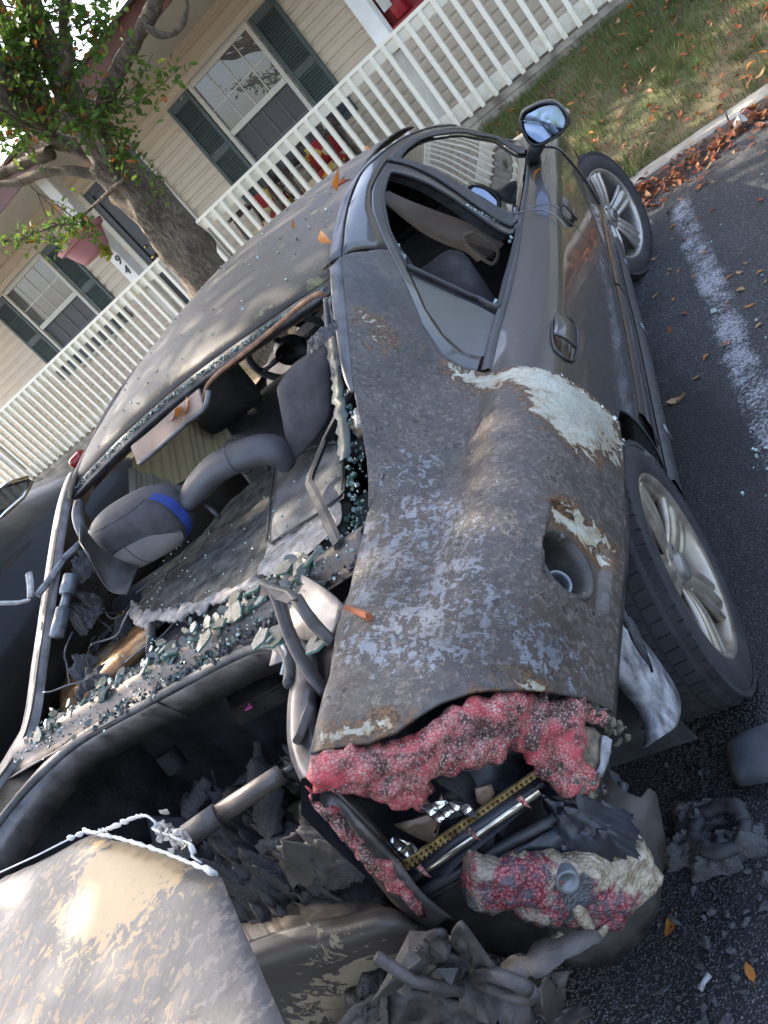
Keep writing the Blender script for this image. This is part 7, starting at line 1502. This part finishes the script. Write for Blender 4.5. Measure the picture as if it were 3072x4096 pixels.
for i in range(260):
    t = r.random() ** .8; x = -.50 + .95 * t; y = yb(x) + abs(r.gauss(.012, .03)) - .006
    if r.random() < .22: y = yb(x) - r.uniform(.012, .05)
    z = .985 + r.uniform(0, .022) if y > yb(x) - .004 else .970
    tag(plate((x, y, z), r.uniform(.007, .020), 100 + i, (r.uniform(-.9, .9), r.uniform(-1.1, .3), 1)), 'small green edged splinter in the pile of rear window glass along the deck', 'glass shard', 'splinters of the rear window')
m = MB(); md = MB()
def crumb(mb, p, s): mb.box(p, [s * r.uniform(.6, 1.2) for _ in range(3)], rot_xyz([r.uniform(0, 3) for _ in range(3)]))
for i in range(800):
    x = r.uniform(-.52, .54); y = yb(x) + r.gauss(.01, .035); crumb(md if r.random() < .6 else m, (x, y, .985 + r.uniform(-.012, .012)), r.uniform(.002, .0055))
for i in range(700):
    x = r.uniform(-.52, .52); crumb(md if r.random() < .75 else m, (x, roof_rear(x) - .018 + r.gauss(0, .007), roofz(x, roof_rear(x)) - .020 + r.uniform(-.003, .004)), r.uniform(.002, .005))
for i in range(70):
    x = r.gauss(.515, .018); y = r.uniform(-.40, -.02); crumb(md, (x, y, .985 + max(0, (y + .36) * .2)), r.uniform(.003, .008))
for i in range(120): x = r.uniform(-.35, .5); y = r.uniform(-.35, .15); crumb(m, (x, y, .993), r.uniform(.002, .004))
for i in range(60): x = r.uniform(-.5, .5); y = r.uniform(.3, 1.5); crumb(m, (x, y, roofz(x, y) + .003), r.uniform(.002, .006))
for i in range(120): q = S(r.uniform(-.4, .1), .9); crumb(md, q + np.array((-.03 + r.gauss(0, .008), 0, -.012)), r.uniform(.004, .008))
o = m.build('glass_crumbs', MAT['crumb'], kind='stuff'); tag(o, 'pale green crumbs of toughened glass strewn over the car roof and deck', 'broken glass')
o = md.build('glass_crumbs', MAT['crumb_dark'], kind='stuff'); tag(o, 'dark green glass crumbs packed along the window edges of the burnt car', 'broken glass')
m = MB()
for i in range(240):
    x, y = (r.uniform(1.0, 1.45), r.uniform(-.1, .9)) if r.random() < .75 else (r.uniform(.95, 2.0), r.uniform(-.4, 3.0)); crumb(m, (x, y, .005), r.uniform(.004, .011))
o = m.build('glass_crumbs', MAT['crumb'], kind='stuff'); tag(o, 'turquoise crumbs of window glass scattered on the asphalt beside the car', 'broken glass')
m = MB()
for i in range(170):
    x = r.uniform(-.2, .55); y = yb(x) - r.uniform(.02, .065); s = r.uniform(.004, .022); m.rock((x, y, .970 + s * .15), (s, s * r.uniform(.5, 1.2), s * .5), r)
for i in range(50):
    x = r.uniform(-.5, .5); y = r.uniform(.3, 1.3); s = r.uniform(.003, .009); m.rock((x, y, roofz(x, y) + .002), (s, s, s * .5), r)
o = m.build('char_flakes', MAT['char'], kind='stuff'); tag(o, 'flakes of charcoal and burnt plastic strewn on the deck and roof', 'debris')
# single scraps
def scrap(nm, pts, mat, label, cat, z=None, solid=.003, th=None):
    m = MB(); P = [Vector(p) for p in pts]; c = sum(P, Vector()) / len(P); m.v = [tuple(p) for p in P]; m.f = [tuple(range(len(P)))]; o = m.build(nm, mat, None, solid=solid); own(o, c); tag(o, label, cat); return o
sp_ = thing('white_scrap', 'white plastic clip lying on the dark quarter panel near the window bar', 'scrap', (0.529,-0.066,1.070))
m = MB(); a, b = Vector((0.521,-0.030,1.075)), Vector((0.529,-0.088,1.060)); m.tube([a, b], .009, 6, flat=.5); m.tube([a.lerp(b, .5), Vector((0.509,-0.043,1.070))], .004, 6); m.build('clip_body', MAT['ashwhite'], sp_)
tag(own(crumple((0.544,0.020,1.235), (.07, .055, .02), 31, MAT['char'], 'burnt_flake', None, .3), (0.544,0.020,1.235)), 'large grey flake of burnt rubber perched on the right window edge', 'debris')
wt = thing('burnt_trim_strip', 'pale bent trim strip hanging over the left side of the burnt car', 'trim', (-0.620,-0.037,1.159))
m = MB(); m.tube(resample([(-0.530,0.145,1.160),(-0.530,0.064,1.171),(-0.530,-0.033,1.168),(-0.530,-0.093,1.170)], 14), .006, 6, flat=1.6); m.build('trim_strip', MAT['flange'], wt)
m = MB(); m.tube([(-0.660,-0.115,1.239),(-0.660,-0.049,1.173),(-0.660,-0.021,1.155)], .011, 6, flat=.5); m.build('trim_strip', MAT['ashwhite'], wt)
m = MB(); m.tube([(-0.650,0.042,1.202),(-0.650,0.016,1.180),(-0.650,-0.020,1.156)], .014, 6, flat=.5); m.build('trim_strip', MAT['flange'], wt)
# things on the ground behind the car
mt = thing('scorched_mat', 'dark scorched plastic panel lying on the ground behind the rear tyre', 'panel', (0.842,-0.320,0.030))
V, Fc = fill([(a, b) for a, b, c in [(0.774,-0.257,0.040),(0.808,-0.247,0.040),(0.860,-0.253,0.040),(0.920,-0.259,0.040),(0.954,-0.363,0.040),(0.922,-0.419,0.040),(0.852,-0.392,0.040),(0.784,-0.383,0.040),(0.770,-0.357,0.040),(0.768,-0.305,0.040)]], .03, lambda u, v, d: (u, v, .045 + .010 * nz(u * 6, v * 6, 2) - .02 * (d < .01)), 3); m = MB().add(V, Fc); m.build('panel_sheet', plain('bluish_scorched_plastic', (.075, .080, .092), .5, var=.3, scale=8, bump=.3, bscale=120), mt, smooth=True, solid=.012)
rg = thing('burnt_ring', 'sooty rubber ring lying in the debris on the ground behind the car', 'ring', (0.722,-0.462,0.020))
c = Vector((0.726,-0.469,0.030)); m = MB(); m.tube([c + Vector((math.cos(t) * .055, math.sin(t) * .05, .006 * math.sin(t * 2))) * (1 + .0 * t) + Vector((.006 * nz(t, 1), .006 * nz(t, 4), 0)) for t in np.linspace(0, 6.283, 36)], [.017 + .006 * nz(i * .4, 2) for i in range(36)], 12); m.build('ring_body', MAT['rubber'], rg, smooth=True)
m = MB(); r = random.Random(77)
for i in range(750):
    p = (r.gauss(.70, .17), r.gauss(-.62, .24), .004); s = .002 + .026 * r.random() ** 5; m.rock(p, (s * r.uniform(.8, 2), s * r.uniform(.5, 1), s * r.uniform(.25, .7)), r, rot_xyz((r.uniform(-.4, .4), r.uniform(-.4, .4), r.uniform(0, 6))))
o = m.build('ground_debris', MAT['char'], kind='stuff'); tag(o, 'charred crumbs and lumps heaped on the asphalt under the rear corner', 'debris')
for i, (u, v) in enumerate(((1500,1755),(1590,1810),(1530,1850))): 
    pass
for i, p in enumerate([(0.675,-0.415,0.020),(0.753,-0.498,0.020),(0.696,-0.518,0.020),(0.644,-0.483,0.020)]): own(tag(crumple(p, (.11, .07, .035), 60 + i, MAT['char'], 'charred_lump', None), ('charred lump of plastic just behind the rear tyre, nearest the pale flange', 'flat charred lump lying against the right side of the rubber ring', 'charred lump lying just behind the rubber ring, towards the viewer', 'charred lump close under the outer edge of the rear corner panel')[i], 'debris', 'charred lumps on the ground'), p)
bt = thing('bone_scrap', 'small pale stick shaped scrap on the sooty ground at lower right', 'scrap', (0.642,-0.752,0.010))
m = MB(); m.tube([(0.632,-0.765,0.012), (0.642,-0.754,0.014), (0.654,-0.741,0.012)], [.006, .0045, .006], 8); m.build('stick', MAT['flange'], bt, smooth=True)
cp = thing('crumpled_cup', 'crumpled white paper cup among the leaves at the kerb', 'litter', (1.523,3.731,0.030))
m = MB(); m.lathe([(0, 0), (.024, 0), (.030, .055), (.032, .058)], (1.517,3.727,0.030), (.8, -.3, .45), 18); m.build('cup_body', MAT['paper'], cp, smooth=True, solid=.002)
scrap('glass_chip', [(1.055,1.818,0.008),(1.078,1.803,0.008),(1.077,1.768,0.008),(1.053,1.782,0.008)], MAT['crumb'], 'single large turquoise glass chip on the worn white line', 'glass chip', solid=.004)

# ================================================================ NEIGHBOURING CAR (left)
nc = thing('black_car', 'black car with chrome window trim parked close on the left', 'car', (-2.6, 0, 0))
NX = -1.72      # its right flank
prof = [(2.20, .40), (2.17, .80), (2.10, 1.06), (1.85, 1.19), (1.4, 1.335), (.8, 1.45), (.1, 1.49), (-.6, 1.40), (-1.3, 1.05), (-2.1, .92), (-2.35, .75), (-2.42, .4)]
def nsec(y, zt):
    w = .88; R = []
    for t in np.linspace(0, 1, 15):
        a = t * math.pi; x = math.cos(a); e = 1
        hw = w if zt < 1.1 else w; z = .30 + (zt - .30) * (math.sin(a) ** .55)
        inset = max(0, (z - .95)) * .50 ; R.append((NX - .88 + math.copysign(abs(x) ** .45, x) * (hw - inset), y, z))
    return R
m = MB(); NY = 2.1
yy = np.linspace(-2.42, 2.20, 70); pz = np.array(sorted(prof)); m.grid([nsec(y, float(np.interp(y, pz[:, 0], pz[:, 1]))) for y in yy]); caps = [nsec(y, float(np.interp(y, pz[:, 0], pz[:, 1]))) for y in (yy[0], yy[-1])]
for cp_ in caps:
    cm = np.mean(cp_, 0); m.grid([cp_, [tuple(np.array(p) * .1 + cm * .9 + np.array((0, .06 * (1 if cm[1] > 0 else -1), 0))) for p in cp_]])
m.build('body', MAT['black_car'], nc, smooth=True, solid=.004)
GW = [(-1.800,1.121,1.353),(-1.800,1.235,1.338),(-1.800,1.353,1.286),(-1.800,1.352,1.261),(-1.800,1.244,1.243),(-1.800,1.108,1.255),(-1.800,0.988,1.264)]
m = MB(); q = [Vector(p) + Vector((.035, 0, 0)) for p in GW]; m.v = [tuple(p) for p in q]; m.f = [tuple(range(len(q)))]; m.build('rear_side_window', MAT['tint'], nc, solid=.004)
m = MB(); m.tube([p + Vector((.012, 0, 0)) for p in q + [q[0]]], .011, 8); m.build('chrome_trim', plain('chrome', (.75, .70, .60), .1, 1.0, var=.05), nc, smooth=True)
P1 = Vector((-1.800,1.724,1.181)); rbox(P1 + Vector((-.02, .02, -.02)), (.08, .12, .06), (0, 0, .4), .025, 'tail_lamp', MAT['red_lens'], nc)
for y in (1.35, -1.45):
    m = MB(); m.lathe([(.0, .1), (.2, .1), (.21, .09), (.24, .11), (.30, .108), (.32, .08), (.322, 0), (.32, -.08), (.29, -.1), (0, -.1)], (NX - .12, y, .32), (1, 0, 0), 48); m.build('wheel', MAT['tyre'], nc, smooth=True)
far_tree(-4.5, -12.5, 7.0, 2.6, 'shade tree across the car park, left one', 51); far_tree(2.0, -14.0, 8.0, 3.0, 'tall shade tree across the car park behind the camera', 52); far_tree(8.0, -9.5, 6.5, 2.4, 'shade tree across the car park, right one', 53)
